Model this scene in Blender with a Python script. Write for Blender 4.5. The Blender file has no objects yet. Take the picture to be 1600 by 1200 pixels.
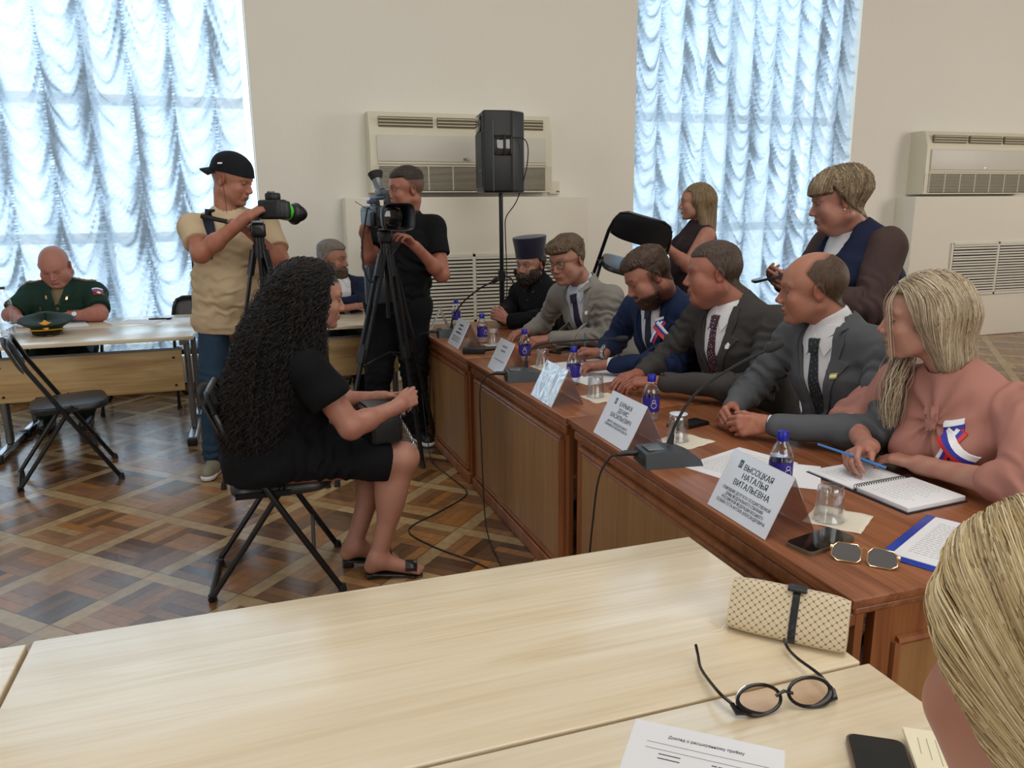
import bpy, bmesh, math, random
import numpy as np
from mathutils import Vector, Matrix, Euler
SETTLE = []
random.seed(7); rng = np.random.default_rng(7)
S = bpy.context.scene
COL = S.collection
R = math.radians
PI = math.pi

# ------------------------------------------------------------ camera, sky, lamps, exposure
CAM_H, F_PX, YAW, PITCH, ROLL = 1.46, 1204.0, 18.4, 12.6, -0.6
cd = bpy.data.cameras.new('camera'); cam = bpy.data.objects.new('camera', cd); COL.objects.link(cam)
cd.sensor_width = 36.0; cd.lens = F_PX / 1600 * 36.0; cd.clip_start = 0.02; cd.clip_end = 200
_y, _p, _r = R(YAW), R(PITCH), R(ROLL)
_f = Vector((math.sin(_y)*math.cos(_p), math.cos(_y)*math.cos(_p), -math.sin(_p)))
_rt = Vector((math.cos(_y), -math.sin(_y), 0)); _up = _rt.cross(_f)
_rt2 = _rt*math.cos(_r) + _up*math.sin(_r); _up2 = _rt2.cross(_f)
cam.matrix_world = Matrix((( _rt2.x,_up2.x,-_f.x,0),(_rt2.y,_up2.y,-_f.y,0),(_rt2.z,_up2.z,-_f.z,CAM_H),(0,0,0,1)))
S.camera = cam

w = bpy.data.worlds.new('sky'); S.world = w; w.use_nodes = True
bg = w.node_tree.nodes['Background']; bg.inputs[0].default_value = (0.74, 0.88, 1.0, 1); bg.inputs[1].default_value = 2.3

def area_lamp(name, loc, target, sx, sy, power, color):
    l = bpy.data.lights.new(name, 'AREA'); l.shape = 'RECTANGLE'; l.size = sx; l.size_y = sy
    l.energy = power; l.color = color
    o = bpy.data.objects.new(name, l); COL.objects.link(o); o.location = loc
    o.rotation_euler = (Vector(target)-Vector(loc)).to_track_quat('-Z', 'Y').to_euler()
    return o
# daylight arriving through the windows the photograph shows (lamps stand outside the curtains)
area_lamp('daylight_window', (-1.65, 7.75, 3.0), (-1.4, 0.0, 1.0), 3.6, 4.8, 110, (0.80, 0.91, 1.0))
area_lamp('daylight_window', (4.75, 7.75, 3.0), (4.2, 0.0, 1.0), 2.6, 4.8, 64, (0.80, 0.91, 1.0))
# daylight of the windows behind and beside the camera
area_lamp('daylight_window', (-5.7, -0.6, 2.6), (1.0, 2.6, 0.7), 2.6, 3.0, 120, (0.90, 0.95, 1.0))
area_lamp('daylight_window', (2.2, -4.6, 3.0), (1.2, 4.0, 0.9), 4.6, 2.6, 165, (1.0, 0.98, 0.94))
area_lamp('daylight_window', (10.6, 2.0, 2.6), (4.0, 4.0, 1.0), 2.6, 3.0, 150, (1.0, 0.95, 0.88))
area_lamp('ceiling_fill', (1.5, 1.2, 5.6), (1.5, 1.2, 0), 4.0, 4.0, 130, (1.0, 0.97, 0.92))  # added fill to brighten tabletops from above; no ceiling fixture is known

S.view_settings.view_transform = 'Standard'; S.view_settings.look = 'None'
S.view_settings.gamma = 1; S.view_settings.use_curve_mapping = False
S.view_settings.exposure = -0.10
S.cycles.max_bounces = 7; S.cycles.diffuse_bounces = 3; S.cycles.glossy_bounces = 3
S.cycles.transparent_max_bounces = 10; S.cycles.transmission_bounces = 5
S.cycles.caustics_reflective = False; S.cycles.caustics_refractive = False
S.cycles.sample_clamp_indirect = 4

# ------------------------------------------------------------ materials
class NT:
    def __init__(s, m): s.t = m.node_tree; s.n = s.t.nodes; s.l = s.t.links
    def node(s, kind, **kw):
        n = s.n.new(kind)
        for k, v in kw.items():
            if k.startswith('i_'): n.inputs[k[2:].replace('_', ' ')].default_value = v
            else: setattr(n, k, v)
        return n
    def link(s, a, b): s.l.new(a, b)
    def math(s, op, a, b=None, c=None):
        n = s.n.new('ShaderNodeMath'); n.operation = op
        for i, v in enumerate((a, b, c)):
            if v is None: continue
            if isinstance(v, (int, float)): n.inputs[i].default_value = v
            else: s.l.new(v, n.inputs[i])
        return n.outputs[0]
    def ramp(s, fac, stops):
        n = s.n.new('ShaderNodeValToRGB'); e = n.color_ramp.elements
        while len(e) < len(stops): e.new(0.5)
        for i, (p, c) in enumerate(stops):
            e[i].position = p; e[i].color = (*c[:3], 1)
        s.l.new(fac, n.inputs[0]); return n.outputs[0]
    def mix(s, fac, a, b, mode='MIX'):
        n = s.n.new('ShaderNodeMix'); n.data_type = 'RGBA'; n.blend_type = mode
        for sock, v in ((n.inputs['Factor'], fac), (n.inputs[6], a), (n.inputs[7], b)):
            if isinstance(v, (int, float)): sock.default_value = v
            elif isinstance(v, tuple): sock.default_value = (*v[:3], 1)
            else: s.l.new(v, sock)
        return n.outputs[2]

def srgb(r, g, b):
    f = lambda v: (v/255/12.92) if v/255 <= 0.04045 else ((v/255+0.055)/1.055)**2.4
    return (f(r), f(g), f(b))

def mat(name, col, rough=0.6, metal=0.0, spec=0.5, var=0.06, vscale=8.0, bump=0.0, bscale=60.0, coat=0.0,
        stretch=(1,1,1), attr=None, trans=0.0, alpha=1.0, sheen=0.0):
    m = bpy.data.materials.new(name); m.use_nodes = True; nt = NT(m)
    b = m.node_tree.nodes['Principled BSDF']
    b.inputs['Roughness'].default_value = rough; b.inputs['Metallic'].default_value = metal
    b.inputs['Specular IOR Level'].default_value = spec
    b.inputs['Coat Weight'].default_value = coat; b.inputs['Coat Roughness'].default_value = 0.08
    b.inputs['Transmission Weight'].default_value = trans; b.inputs['Alpha'].default_value = alpha
    b.inputs['Sheen Weight'].default_value = sheen
    tc = nt.node('ShaderNodeTexCoord'); mp = nt.node('ShaderNodeMapping'); nt.link(tc.outputs['Object'], mp.inputs[0])
    mp.inputs['Scale'].default_value = stretch
    nz = nt.node('ShaderNodeTexNoise'); nz.inputs['Scale'].default_value = vscale; nz.inputs['Detail'].default_value = 4
    nt.link(mp.outputs[0], nz.inputs['Vector'])
    if attr:
        a = nt.node('ShaderNodeAttribute', attribute_name=attr); base = a.outputs['Color']
    else:
        rgb = nt.node('ShaderNodeRGB'); rgb.outputs[0].default_value = (*col, 1); base = rgb.outputs[0]
    k = nt.math('MULTIPLY_ADD', nz.outputs['Fac'], 2*var*1.6, 1-var*1.6)
    n = nt.n.new('ShaderNodeVectorMath'); n.operation = 'SCALE'; nt.link(base, n.inputs[0]); nt.link(k, n.inputs['Scale'])
    nt.link(n.outputs[0], b.inputs['Base Color'])
    if bump:
        n2 = nt.node('ShaderNodeTexNoise'); n2.inputs['Scale'].default_value = bscale; n2.inputs['Detail'].default_value = 3
        nt.link(mp.outputs[0], n2.inputs['Vector'])
        bp = nt.node('ShaderNodeBump'); bp.inputs['Strength'].default_value = bump; bp.inputs['Distance'].default_value = 0.01
        nt.link(n2.outputs['Fac'], bp.inputs['Height']); nt.link(bp.outputs[0], b.inputs['Normal'])
    return m

def wood(name, c1, c2, c3, axis=0, rough=0.35, scale=1.0, spec=0.5, coat=0.0, fine=1.0):
    m = bpy.data.materials.new(name); m.use_nodes = True; nt = NT(m); b = nt.n['Principled BSDF']
    tc = nt.node('ShaderNodeTexCoord'); mp = nt.node('ShaderNodeMapping'); nt.link(tc.outputs['Object'], mp.inputs[0])
    st = [9.0, 9.0, 9.0]; st[axis] = 0.7; mp.inputs['Scale'].default_value = [v*scale for v in st]
    n1 = nt.node('ShaderNodeTexNoise'); n1.inputs['Scale'].default_value = 2.2; n1.inputs['Detail'].default_value = 5; n1.inputs['Distortion'].default_value = 1.2
    nt.link(mp.outputs[0], n1.inputs['Vector'])
    st2 = [90.0, 90.0, 90.0]; st2[axis] = 2.4; mp2 = nt.node('ShaderNodeMapping'); nt.link(tc.outputs['Object'], mp2.inputs[0]); mp2.inputs['Scale'].default_value = [v*scale for v in st2]
    n2 = nt.node('ShaderNodeTexNoise'); n2.inputs['Scale'].default_value = 1.6; n2.inputs['Detail'].default_value = 2
    nt.link(mp2.outputs[0], n2.inputs['Vector'])
    f = nt.math('DIVIDE', nt.math('ADD', nt.math('MULTIPLY', n1.outputs['Fac'], 0.75), nt.math('MULTIPLY', n2.outputs['Fac'], 0.25*fine)), 0.75+0.25*fine)
    c = nt.ramp(f, [(0.34, c1), (0.5, c2), (0.66, c3)])
    nt.link(c, b.inputs['Base Color']); b.inputs['Roughness'].default_value = rough
    b.inputs['Specular IOR Level'].default_value = spec; b.inputs['Coat Weight'].default_value = coat; b.inputs['Coat Roughness'].default_value = 0.15
    return m

def clearmat(name, tint=(1,1,1), gloss=0.10, rough=0.03, edge=0.65):
    m = bpy.data.materials.new(name); m.use_nodes = True; nt = NT(m); nt.n.remove(nt.n['Principled BSDF'])
    out = nt.n['Material Output']; tr = nt.node('ShaderNodeBsdfTransparent'); tr.inputs[0].default_value = (*tint, 1)
    gl = nt.node('ShaderNodeBsdfGlossy'); gl.inputs['Roughness'].default_value = rough; gl.inputs[0].default_value = (1, 1, 1, 1)
    lw = nt.node('ShaderNodeLayerWeight'); lw.inputs[0].default_value = 0.35
    tc = nt.node('ShaderNodeTexCoord'); nz = nt.node('ShaderNodeTexNoise'); nz.inputs['Scale'].default_value = 30
    nt.link(tc.outputs['Object'], nz.inputs['Vector']); bp = nt.node('ShaderNodeBump'); bp.inputs['Strength'].default_value = 0.08
    nt.link(nz.outputs['Fac'], bp.inputs['Height']); nt.link(bp.outputs[0], gl.inputs['Normal'])
    f = nt.math('ADD', nt.math('MULTIPLY', lw.outputs['Facing'], edge), gloss)
    ms = nt.node('ShaderNodeMixShader'); nt.link(f, ms.inputs[0]); nt.link(tr.outputs[0], ms.inputs[1]); nt.link(gl.outputs[0], ms.inputs[2])
    nt.link(ms.outputs[0], out.inputs[0]); return m

M = {}
M['wall'] = mat('wall_paint', srgb(240, 236, 226), 0.85, var=0.02, vscale=1.2, bump=0.12, bscale=25)
M['wall_box'] = mat('wall_panel_paint', srgb(234, 228, 214), 0.85, var=0.02, vscale=1.5, bump=0.08, bscale=25)
M['ceiling'] = mat('ceiling_paint', srgb(228, 224, 214), 0.9, var=0.01)
M['white'] = mat('white_paint', srgb(226, 222, 210), 0.6, var=0.02)
M['cream'] = mat('cream_plastic', srgb(224, 218, 196), 0.45, var=0.02)
M['creamd'] = mat('cream_plastic_panel', srgb(214, 210, 200), 0.4, var=0.02)
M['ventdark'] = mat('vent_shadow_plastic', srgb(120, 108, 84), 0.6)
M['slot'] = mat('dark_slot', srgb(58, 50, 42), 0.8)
M['black'] = mat('black_plastic', (0.008, 0.009, 0.012), 0.42, var=0.1, bump=0.05, bscale=200)
M['blackm'] = mat('black_metal', (0.010, 0.011, 0.013), 0.3, metal=0.3, var=0.1)
M['vinyl'] = mat('black_vinyl', (0.013, 0.015, 0.018), 0.36, var=0.15, vscale=12, bump=0.12, bscale=120)
M['rubber'] = mat('black_rubber', (0.010, 0.010, 0.010), 0.7)
M['chrome'] = mat('brushed_steel', (0.55, 0.56, 0.58), 0.25, metal=1.0, var=0.05)
M['steel'] = mat('grey_steel_paint', srgb(120, 122, 124), 0.4, metal=0.6)
M['grey'] = mat('slate_plastic', srgb(62, 69, 76), 0.45, var=0.05, bump=0.03, bscale=250)
M['gold'] = mat('gold_metal', (0.85, 0.55, 0.30), 0.2, metal=1.0, var=0.03)
M['paper'] = mat('paper', srgb(232, 232, 236), 0.7, var=0.015)
M['paperc'] = mat('cream_paper', srgb(236, 226, 196), 0.7, var=0.015)
M['napkin'] = mat('paper_napkin', srgb(226, 218, 200), 0.9, var=0.03, bump=0.2, bscale=120)
M['ink'] = mat('printed_ink', srgb(42, 46, 58), 0.7)
M['inkl'] = mat('light_printed_ink', srgb(120, 122, 132), 0.7)
M['inkb'] = mat('emblem_ink', srgb(58, 92, 112), 0.6)
M['card'] = mat('laminated_card', srgb(226, 230, 240), 0.30, var=0.01, coat=0.6)
M['clear'] = clearmat('clear_plastic', (0.97, 0.97, 0.99), 0.05)
M['glass'] = clearmat('tumbler_glass', (0.96, 0.97, 0.98), 0.08)
M['pane'] = clearmat('window_glass', (0.96, 0.99, 1.0), 0.04)
M['tentback'] = clearmat('tinted_plastic', (0.80, 0.76, 0.78), 0.12, 0.12)
M['water'] = clearmat('water', (0.90, 0.93, 0.96), 0.03)
M['cap'] = mat('blue_cap', srgb(24, 32, 160), 0.35, var=0.03)
M['label'] = mat('blue_label', srgb(52, 44, 150), 0.4, var=0.1, vscale=60)
M['orange'] = mat('orange_leather', srgb(206, 100, 40), 0.45)
M['screen'] = mat('phone_screen', (0.004, 0.004, 0.005), 0.05, spec=0.8, var=0.02)
M['bluef'] = mat('blue_folder', srgb(20, 60, 170), 0.3, var=0.05)
M['pen'] = mat('blue_pen', srgb(60, 130, 200), 0.3)
M['red'] = mat('red_ribbon', srgb(206, 34, 34), 0.5)
M['blue'] = mat('blue_ribbon', srgb(40, 50, 160), 0.5)
M['whitef'] = mat('white_ribbon', srgb(238, 236, 240), 0.55)
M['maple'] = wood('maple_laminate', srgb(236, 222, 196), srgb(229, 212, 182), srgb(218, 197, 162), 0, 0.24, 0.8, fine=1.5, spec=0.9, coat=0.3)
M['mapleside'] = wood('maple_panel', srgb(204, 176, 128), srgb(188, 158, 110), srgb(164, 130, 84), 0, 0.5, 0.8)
M['mapleedge'] = mat('maple_edge', srgb(186, 156, 112), 0.5)
M['cherry'] = wood('cherry_top', srgb(166, 108, 74), srgb(146, 90, 58), srgb(118, 68, 42), 1, 0.30, 0.9, fine=1.6)
M['oak'] = wood('oak_veneer_panel', srgb(168, 128, 86), srgb(158, 118, 76), srgb(144, 104, 66), 2, 0.42, 0.8, fine=1.6)
M['cherryv'] = wood('cherry_stile', srgb(160, 104, 64), srgb(146, 90, 54), srgb(124, 72, 42), 2, 0.35, 0.9, fine=1.5)
M['wallbase'] = mat('baseboard_paint', srgb(150, 112, 78), 0.6)

def parquet():
    m = bpy.data.materials.new('parquet'); m.use_nodes = True; nt = NT(m); b = nt.n['Principled BSDF']
    tc = nt.node('ShaderNodeTexCoord'); mp = nt.node('ShaderNodeMapping'); nt.link(tc.outputs['Object'], mp.inputs[0])
    P = 0.466; c45 = math.cos(R(46)); s45 = math.sin(R(46))
    sep = nt.node('ShaderNodeSeparateXYZ'); nt.link(mp.outputs[0], sep.inputs[0])
    X = nt.math('SUBTRACT', sep.outputs[0], -0.816); Y = nt.math('SUBTRACT', sep.outputs[1], 3.584)
    u = nt.math('ADD', nt.math('MULTIPLY', X, c45/P), nt.math('MULTIPLY', Y, s45/P))
    v = nt.math('SUBTRACT', nt.math('MULTIPLY', Y, c45/P), nt.math('MULTIPLY', X, s45/P))
    def frac(a): return nt.math('FRACT', a)
    def gt(a, t): return nt.math('GREATER_THAN', a, t)
    fu, fv = frac(nt.math('ADD', u, 0.07)), frac(nt.math('ADD', v, 0.07))
    SW = 0.145
    su = nt.math('LESS_THAN', fu, SW); sv = nt.math('LESS_THAN', fv, SW)
    strip = nt.math('MAXIMUM', su, sv)
    # inside a cell: 2x2 basket weave of four slats each
    iu = nt.math('DIVIDE', nt.math('SUBTRACT', fu, SW), 1-SW); iv = nt.math('DIVIDE', nt.math('SUBTRACT', fv, SW), 1-SW)
    qu = nt.math('FLOOR', nt.math('MULTIPLY', iu, 2)); qv = nt.math('FLOOR', nt.math('MULTIPLY', iv, 2))
    par = nt.math('MODULO', nt.math('ADD', qu, qv), 2.0)
    lu = nt.math('MULTIPLY', iu, 8); lv = nt.math('MULTIPLY', iv, 8)
    sl = nt.math('ADD', nt.math('MULTIPLY', lu, par), nt.math('MULTIPLY', lv, nt.math('SUBTRACT', 1.0, par)))
    sid = nt.math('FLOOR', sl); sf = frac(sl)
    cu = nt.math('FLOOR', nt.math('ADD', u, 0.07)); cv = nt.math('FLOOR', nt.math('ADD', v, 0.07))
    cmb = nt.node('ShaderNodeCombineXYZ')
    nt.link(nt.math('ADD', nt.math('MULTIPLY', cu, 7.13), nt.math('ADD', qu, nt.math('MULTIPLY', strip, 13.3))), cmb.inputs[0])
    nt.link(nt.math('ADD', nt.math('MULTIPLY', cv, 3.71), nt.math('ADD', qv, nt.math('MULTIPLY', su, 5.3))), cmb.inputs[1])
    nt.link(nt.math('MULTIPLY', sid, nt.math('SUBTRACT', 1.0, strip)), cmb.inputs[2])
    wn = nt.node('ShaderNodeTexWhiteNoise', noise_dimensions='3D'); nt.link(cmb.outputs[0], wn.inputs['Vector'])
    cm2 = nt.node('ShaderNodeCombineXYZ'); nt.link(cu, cm2.inputs[0]); nt.link(cv, cm2.inputs[1]); nt.link(nt.math('ADD', qu, nt.math('MULTIPLY', qv, 2.0)), cm2.inputs[2])
    wn2 = nt.node('ShaderNodeTexWhiteNoise', noise_dimensions='3D'); nt.link(cm2.outputs[0], wn2.inputs['Vector'])
    fac = nt.math('ADD', nt.math('MULTIPLY', wn.outputs['Value'], 0.6), nt.math('MULTIPLY', wn2.outputs['Value'], 0.4))
    slat = nt.ramp(fac, [(0.12, srgb(70, 44, 24)), (0.35, srgb(108, 72, 42)), (0.55, srgb(138, 98, 62)), (0.72, srgb(162, 104, 46)), (0.92, srgb(168, 136, 92))])
    light = nt.ramp(wn.outputs['Value'], [(0.0, srgb(160, 132, 92)), (1.0, srgb(186, 158, 114))])
    col = nt.mix(strip, slat, light)
    # grain and wear
    nz = nt.node('ShaderNodeTexNoise'); nz.inputs['Scale'].default_value = 26; nz.inputs['Detail'].default_value = 4; nt.link(tc.outputs['Object'], nz.inputs['Vector'])
    col = nt.mix(0.35, col, nt.ramp(nz.outputs['Fac'], [(0.3, (0.25, 0.25, 0.25)), (0.7, (0.75, 0.75, 0.75))]), 'OVERLAY')
    big = nt.node('ShaderNodeTexNoise'); big.inputs['Scale'].default_value = 0.9; big.inputs['Detail'].default_value = 3; nt.link(tc.outputs['Object'], big.inputs['Vector'])
    wear = nt.math('MULTIPLY', nt.math('SUBTRACT', big.outputs['Fac'], 0.35), 1.1)
    wearc = nt.n.new('ShaderNodeClamp'); nt.link(wear, wearc.inputs[0]); wearc.inputs['Max'].default_value = 0.45
    col = nt.mix(wearc.outputs[0], col, srgb(140, 118, 96))
    # gaps
    e1 = nt.math('LESS_THAN', sf, 0.05)
    gap = nt.math('MULTIPLY', e1, nt.math('SUBTRACT', 1.0, strip))
    eu = nt.math('MULTIPLY', nt.math('LESS_THAN', nt.math('ABSOLUTE', nt.math('SUBTRACT', fu, SW)), 0.007), nt.math('SUBTRACT', 1.0, 0.0))
    ev = nt.math('LESS_THAN', nt.math('ABSOLUTE', nt.math('SUBTRACT', fv, SW)), 0.007)
    gap = nt.math('MAXIMUM', gap, nt.math('MAXIMUM', eu, ev))
    col = nt.mix(nt.math('MULTIPLY', gap, 0.6), col, srgb(40, 26, 16))
    nt.link(col, b.inputs['Base Color'])
    rr = nt.math('MULTIPLY_ADD', big.outputs['Fac'], 0.20, 0.09)
    rr2 = nt.math('ADD', rr, nt.math('MULTIPLY', wn.outputs['Value'], 0.07))
    nt.link(rr2, b.inputs['Roughness']); b.inputs['Specular IOR Level'].default_value = 0.6
    bp = nt.node('ShaderNodeBump'); bp.inputs['Strength'].default_value = 0.16; bp.inputs['Distance'].default_value = 0.006
    hn = nt.node('ShaderNodeTexNoise'); hn.inputs['Scale'].default_value = 9; hn.inputs['Detail'].default_value = 2; nt.link(tc.outputs['Object'], hn.inputs['Vector'])
    h = nt.math('ADD', nt.math('MULTIPLY', wn.outputs['Value'], 0.35), nt.math('SUBTRACT', hn.outputs['Fac'], nt.math('MULTIPLY', gap, 0.8)))
    nt.link(h, bp.inputs['Height']); nt.link(bp.outputs[0], b.inputs['Normal'])
    return m
M['parquet'] = parquet()

# ------------------------------------------------------------ mesh helpers
def link(o, parent=None):
    COL.objects.link(o)
    if parent is not None: o.parent = parent
    return o
def raw(name, V, Fc, m, parent=None, smooth=False, mi=None, colors=None, autosmooth=None):
    me = bpy.data.meshes.new(name); V = np.asarray(V, dtype=np.float32)
    Fc = list(Fc) if not isinstance(Fc, np.ndarray) else Fc
    me.from_pydata(V.tolist(), [], Fc.tolist() if isinstance(Fc, np.ndarray) else Fc)
    for mm in (m if isinstance(m, (list, tuple)) else [m]): me.materials.append(mm)
    if mi is not None: me.polygons.foreach_set('material_index', np.asarray(mi, dtype=np.int32))
    if smooth: me.polygons.foreach_set('use_smooth', np.ones(len(me.polygons), dtype=bool))
    if colors is not None:
        a = me.color_attributes.new('Col', 'FLOAT_COLOR', 'POINT')
        c = np.ones((len(V), 4), dtype=np.float32); c[:, :3] = colors; a.data.foreach_set('color', c.ravel())
    me.update()
    o = bpy.data.objects.new(name, me); link(o, parent)
    if autosmooth and smooth:
        me.set_sharp_from_angle(angle=R(autosmooth))
    return o
class MB:
    """collects shapes, then links them as one mesh object"""
    def __init__(s): s.V = []; s.F = []; s.S = []
    def add(s, V, Fc, smooth=False, T=None):
        n = len(s.V)
        for v in V:
            v = Vector(v); s.V.append(tuple(T @ v) if T is not None else tuple(v))
        for f in Fc: s.F.append([i+n for i in f]); s.S.append(smooth)
        return s
    def box(s, c, d, T=None, bev=0.0):
        x, y, z = c; a, b, e = d[0]/2, d[1]/2, d[2]/2
        if bev <= 0:
            V = [(x+i*a, y+j*b, z+k*e) for i in (-1, 1) for j in (-1, 1) for k in (-1, 1)]
            F_ = [(0,1,3,2),(4,6,7,5),(0,4,5,1),(2,3,7,6),(0,2,6,4),(1,5,7,3)]
            return s.add(V, F_, False, T)
        bm = bmesh.new(); bmesh.ops.create_cube(bm, size=1)
        for v in bm.verts: v.co = Vector((v.co.x*d[0]+x, v.co.y*d[1]+y, v.co.z*d[2]+z))
        bmesh.ops.bevel(bm, geom=list(bm.edges), offset=min(bev, min(d)*0.49), segments=3, profile=0.5, affect='EDGES')
        bm.verts.index_update()
        s.add([v.co.copy() for v in bm.verts], [[v.index for v in f.verts] for f in bm.faces], True, T); bm.free(); return s
    def tube(s, pts, r, n=8, T=None, cap=True, closed=False):
        pts = [Vector(p) for p in pts]; rr = r if isinstance(r, (list, tuple)) else [r]*len(pts)
        V = []; F_ = []; prev = None
        for i, p in enumerate(pts):
            if closed: d = pts[(i+1) % len(pts)]-pts[i-1]
            else: d = (pts[min(i+1, len(pts)-1)]-pts[max(i-1, 0)])
            d.normalize()
            if prev is None:
                a = Vector((0, 0, 1)) if abs(d.z) < 0.9 else Vector((1, 0, 0)); u = d.cross(a).normalized()
            else:
                u = (prev - d*prev.dot(d)).normalized()
            prev = u; v = d.cross(u)
            for k in range(n):
                t = 2*PI*k/n; V.append(p + (u*math.cos(t)+v*math.sin(t))*rr[i])
        m_ = len(pts)
        for i in range(m_ if closed else m_-1):
            for k in range(n):
                a, b = i*n+k, i*n+(k+1) % n; c, d_ = ((i+1) % m_)*n+(k+1) % n, ((i+1) % m_)*n+k
                F_.append((a, b, c, d_))
        if cap and not closed:
            F_.append(list(range(n))[::-1]); F_.append([(m_-1)*n+k for k in range(n)])
        return s.add(V, F_, True, T)
    def lathe(s, prof, n=24, T=None, cap=True):
        V = []; F_ = []
        for r, z in prof:
            for k in range(n):
                t = 2*PI*k/n; V.append((r*math.cos(t), r*math.sin(t), z))
        for i in range(len(prof)-1):
            for k in range(n):
                F_.append((i*n+k, i*n+(k+1) % n, (i+1)*n+(k+1) % n, (i+1)*n+k))
        if cap:
            F_.append(list(range(n))[::-1]); F_.append([(len(prof)-1)*n+k for k in range(n)])
        return s.add(V, F_, True, T)
    def prism(s, poly, h, T=None, smooth=False):
        n = len(poly); V = [(x, y, 0) for x, y in poly]+[(x, y, h) for x, y in poly]
        F_ = [list(range(n))[::-1], [n+i for i in range(n)]]+[(i, (i+1) % n, n+(i+1) % n, n+i) for i in range(n)]
        return s.add(V, F_, smooth, T)
    def build(s, name, m, parent=None, auto=40):
        me = bpy.data.meshes.new(name); me.from_pydata(s.V, [], s.F)
        me.polygons.foreach_set('use_smooth', np.array(s.S, dtype=bool)); me.materials.append(m); me.update()
        o = bpy.data.objects.new(name, me); link(o, parent)
        me.set_sharp_from_angle(angle=R(auto))
        return o
def tag(o, label=None, cat=None, group=None, kind=None):
    if label: o['label'] = label
    if cat: o['category'] = cat
    if group: o['group'] = group
    if kind: o['kind'] = kind
    return o
def thing(name, label, cat, loc=(0,0,0), rz=0.0, group=None):
    o = bpy.data.objects.new(name, None); COL.objects.link(o); o.location = loc; o.rotation_euler = (0, 0, rz)
    o.empty_display_size = 0.1
    return tag(o, label, cat, group)
def struct(o): o['kind'] = 'structure'; return o
def copy_tree(o, parent=None):
    c = o.copy(); COL.objects.link(c); c.parent = parent
    for ch in list(o.children): copy_tree(ch, c)
    return c
def TR(loc=(0,0,0), rz=0.0, rx=0.0, ry=0.0): return Matrix.Translation(loc) @ Euler((rx, ry, rz)).to_matrix().to_4x4()
def frame(o, x, y, z=None):
    """matrix with origin o and given axes"""
    x = Vector(x).normalized(); y = Vector(y); y = (y-x*x.dot(y)).normalized(); z = x.cross(y)
    return Matrix(((x.x,y.x,z.x,o[0]),(x.y,y.y,z.y,o[1]),(x.z,y.z,z.z,o[2]),(0,0,0,1)))
def spline(pts, n=8):
    pts = [Vector(p) for p in pts]; out = []
    P = [pts[0]*2-pts[1]]+pts+[pts[-1]*2-pts[-2]]
    for i in range(1, len(P)-2):
        for k in range(n):
            t = k/n; a, b, c, d = P[i-1], P[i], P[i+1], P[i+2]
            out.append(0.5*((2*b)+(c-a)*t+(2*a-5*b+4*c-d)*t*t+(3*b-a-3*c+d)*t**3))
    out.append(pts[-1]); return out
def text_mesh(name, s, size, T, m, parent, width=None, align='CENTER', bold=0.0, space=1.0):
    cu = bpy.data.curves.new(name, 'FONT'); cu.body = s; cu.size = size; cu.align_x = align; cu.align_y = 'CENTER'
    cu.extrude = 0.0002; cu.space_line = space
    o = bpy.data.objects.new(name, cu); COL.objects.link(o)
    dg = bpy.context.evaluated_depsgraph_get(); me = bpy.data.meshes.new_from_object(o.evaluated_get(dg))
    bpy.data.objects.remove(o); bpy.data.curves.remove(cu)
    n = len(me.vertices); co = np.empty(n*3, dtype=np.float32); me.vertices.foreach_get('co', co); co = co.reshape(-1, 3)
    if width and n:
        k = width/max(1e-6, co[:, 0].max()-co[:, 0].min()); co[:, 0] *= k
    A = np.array(T)
    if bold and n:      # heavier strokes: the same letters twice, a hair's breadth apart
        Fs = [tuple(p.vertices) for p in me.polygons]; co2 = np.concatenate([co-[bold/2, 0, 0], co+[bold/2, 0, 0.00003]]) @ A[:3, :3].T + A[:3, 3]
        bpy.data.meshes.remove(me); me = bpy.data.meshes.new(name); me.from_pydata(co2.tolist(), [], Fs+[tuple(i+n for i in f) for f in Fs])
    else:
        co = co @ A[:3, :3].T + A[:3, 3]; me.vertices.foreach_set('co', co.astype(np.float32).ravel())
    me.materials.clear(); me.materials.append(m); me.update()
    o = bpy.data.objects.new(name, me); link(o, parent); return o
# ------------------------------------------------------------ the room
WY = 6.95                       # face of the back wall
struct(MB().box((2.5, 1.0, -0.05), (17, 13, 0.1)).build('floor', M['parquet']))
struct(MB().box((2.5, 1.0, 5.75), (17, 13, 0.1)).build('ceiling', M['ceiling']))
WIN = [(-3.6, 0.10), (3.58, 6.14)]; SILL, HEAD = 0.30, 5.30
mb = MB()
for a, b in ((-6.0, WIN[0][0]), (WIN[0][1], WIN[1][0]), (WIN[1][1], 11.0)): mb.box(((a+b)/2, WY+0.20, 2.85), (b-a, 0.40, 5.7))
for a, b in WIN:
    mb.box(((a+b)/2, WY+0.20, SILL/2), (b-a, 0.40, SILL)); mb.box(((a+b)/2, WY+0.20, (HEAD+5.7)/2), (b-a, 0.40, 5.7-HEAD))
struct(mb.build('wall_back', M['wall']))
struct(MB().box((-6.1, 1.0, 2.85), (0.2, 12.7, 5.7)).build('wall_left', M['wall']))
struct(MB().box((11.1, 1.0, 2.85), (0.2, 12.7, 5.7)).build('wall_right', M['wall']))
struct(MB().box((2.5, -5.2, 2.85), (17, 0.2, 5.7)).build('wall_front', M['wall']))
for i, (a, b, z) in enumerate(((0.775, 2.985, 1.59), (6.80, 10.2, 1.575))):
    struct(MB().box(((a+b)/2, WY-0.135, z/2), (b-a, 0.275, z), bev=0.012).build('wall_back_radiator_casing', M['wall_box']))
mb = MB()
for a, b in ((-5.9, 0.775), (2.985, 6.80)): mb.box(((a+b)/2, WY-0.012, 0.03), (b-a, 0.024, 0.06))
struct(mb.build('baseboard_back', M['wallbase']))
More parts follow.
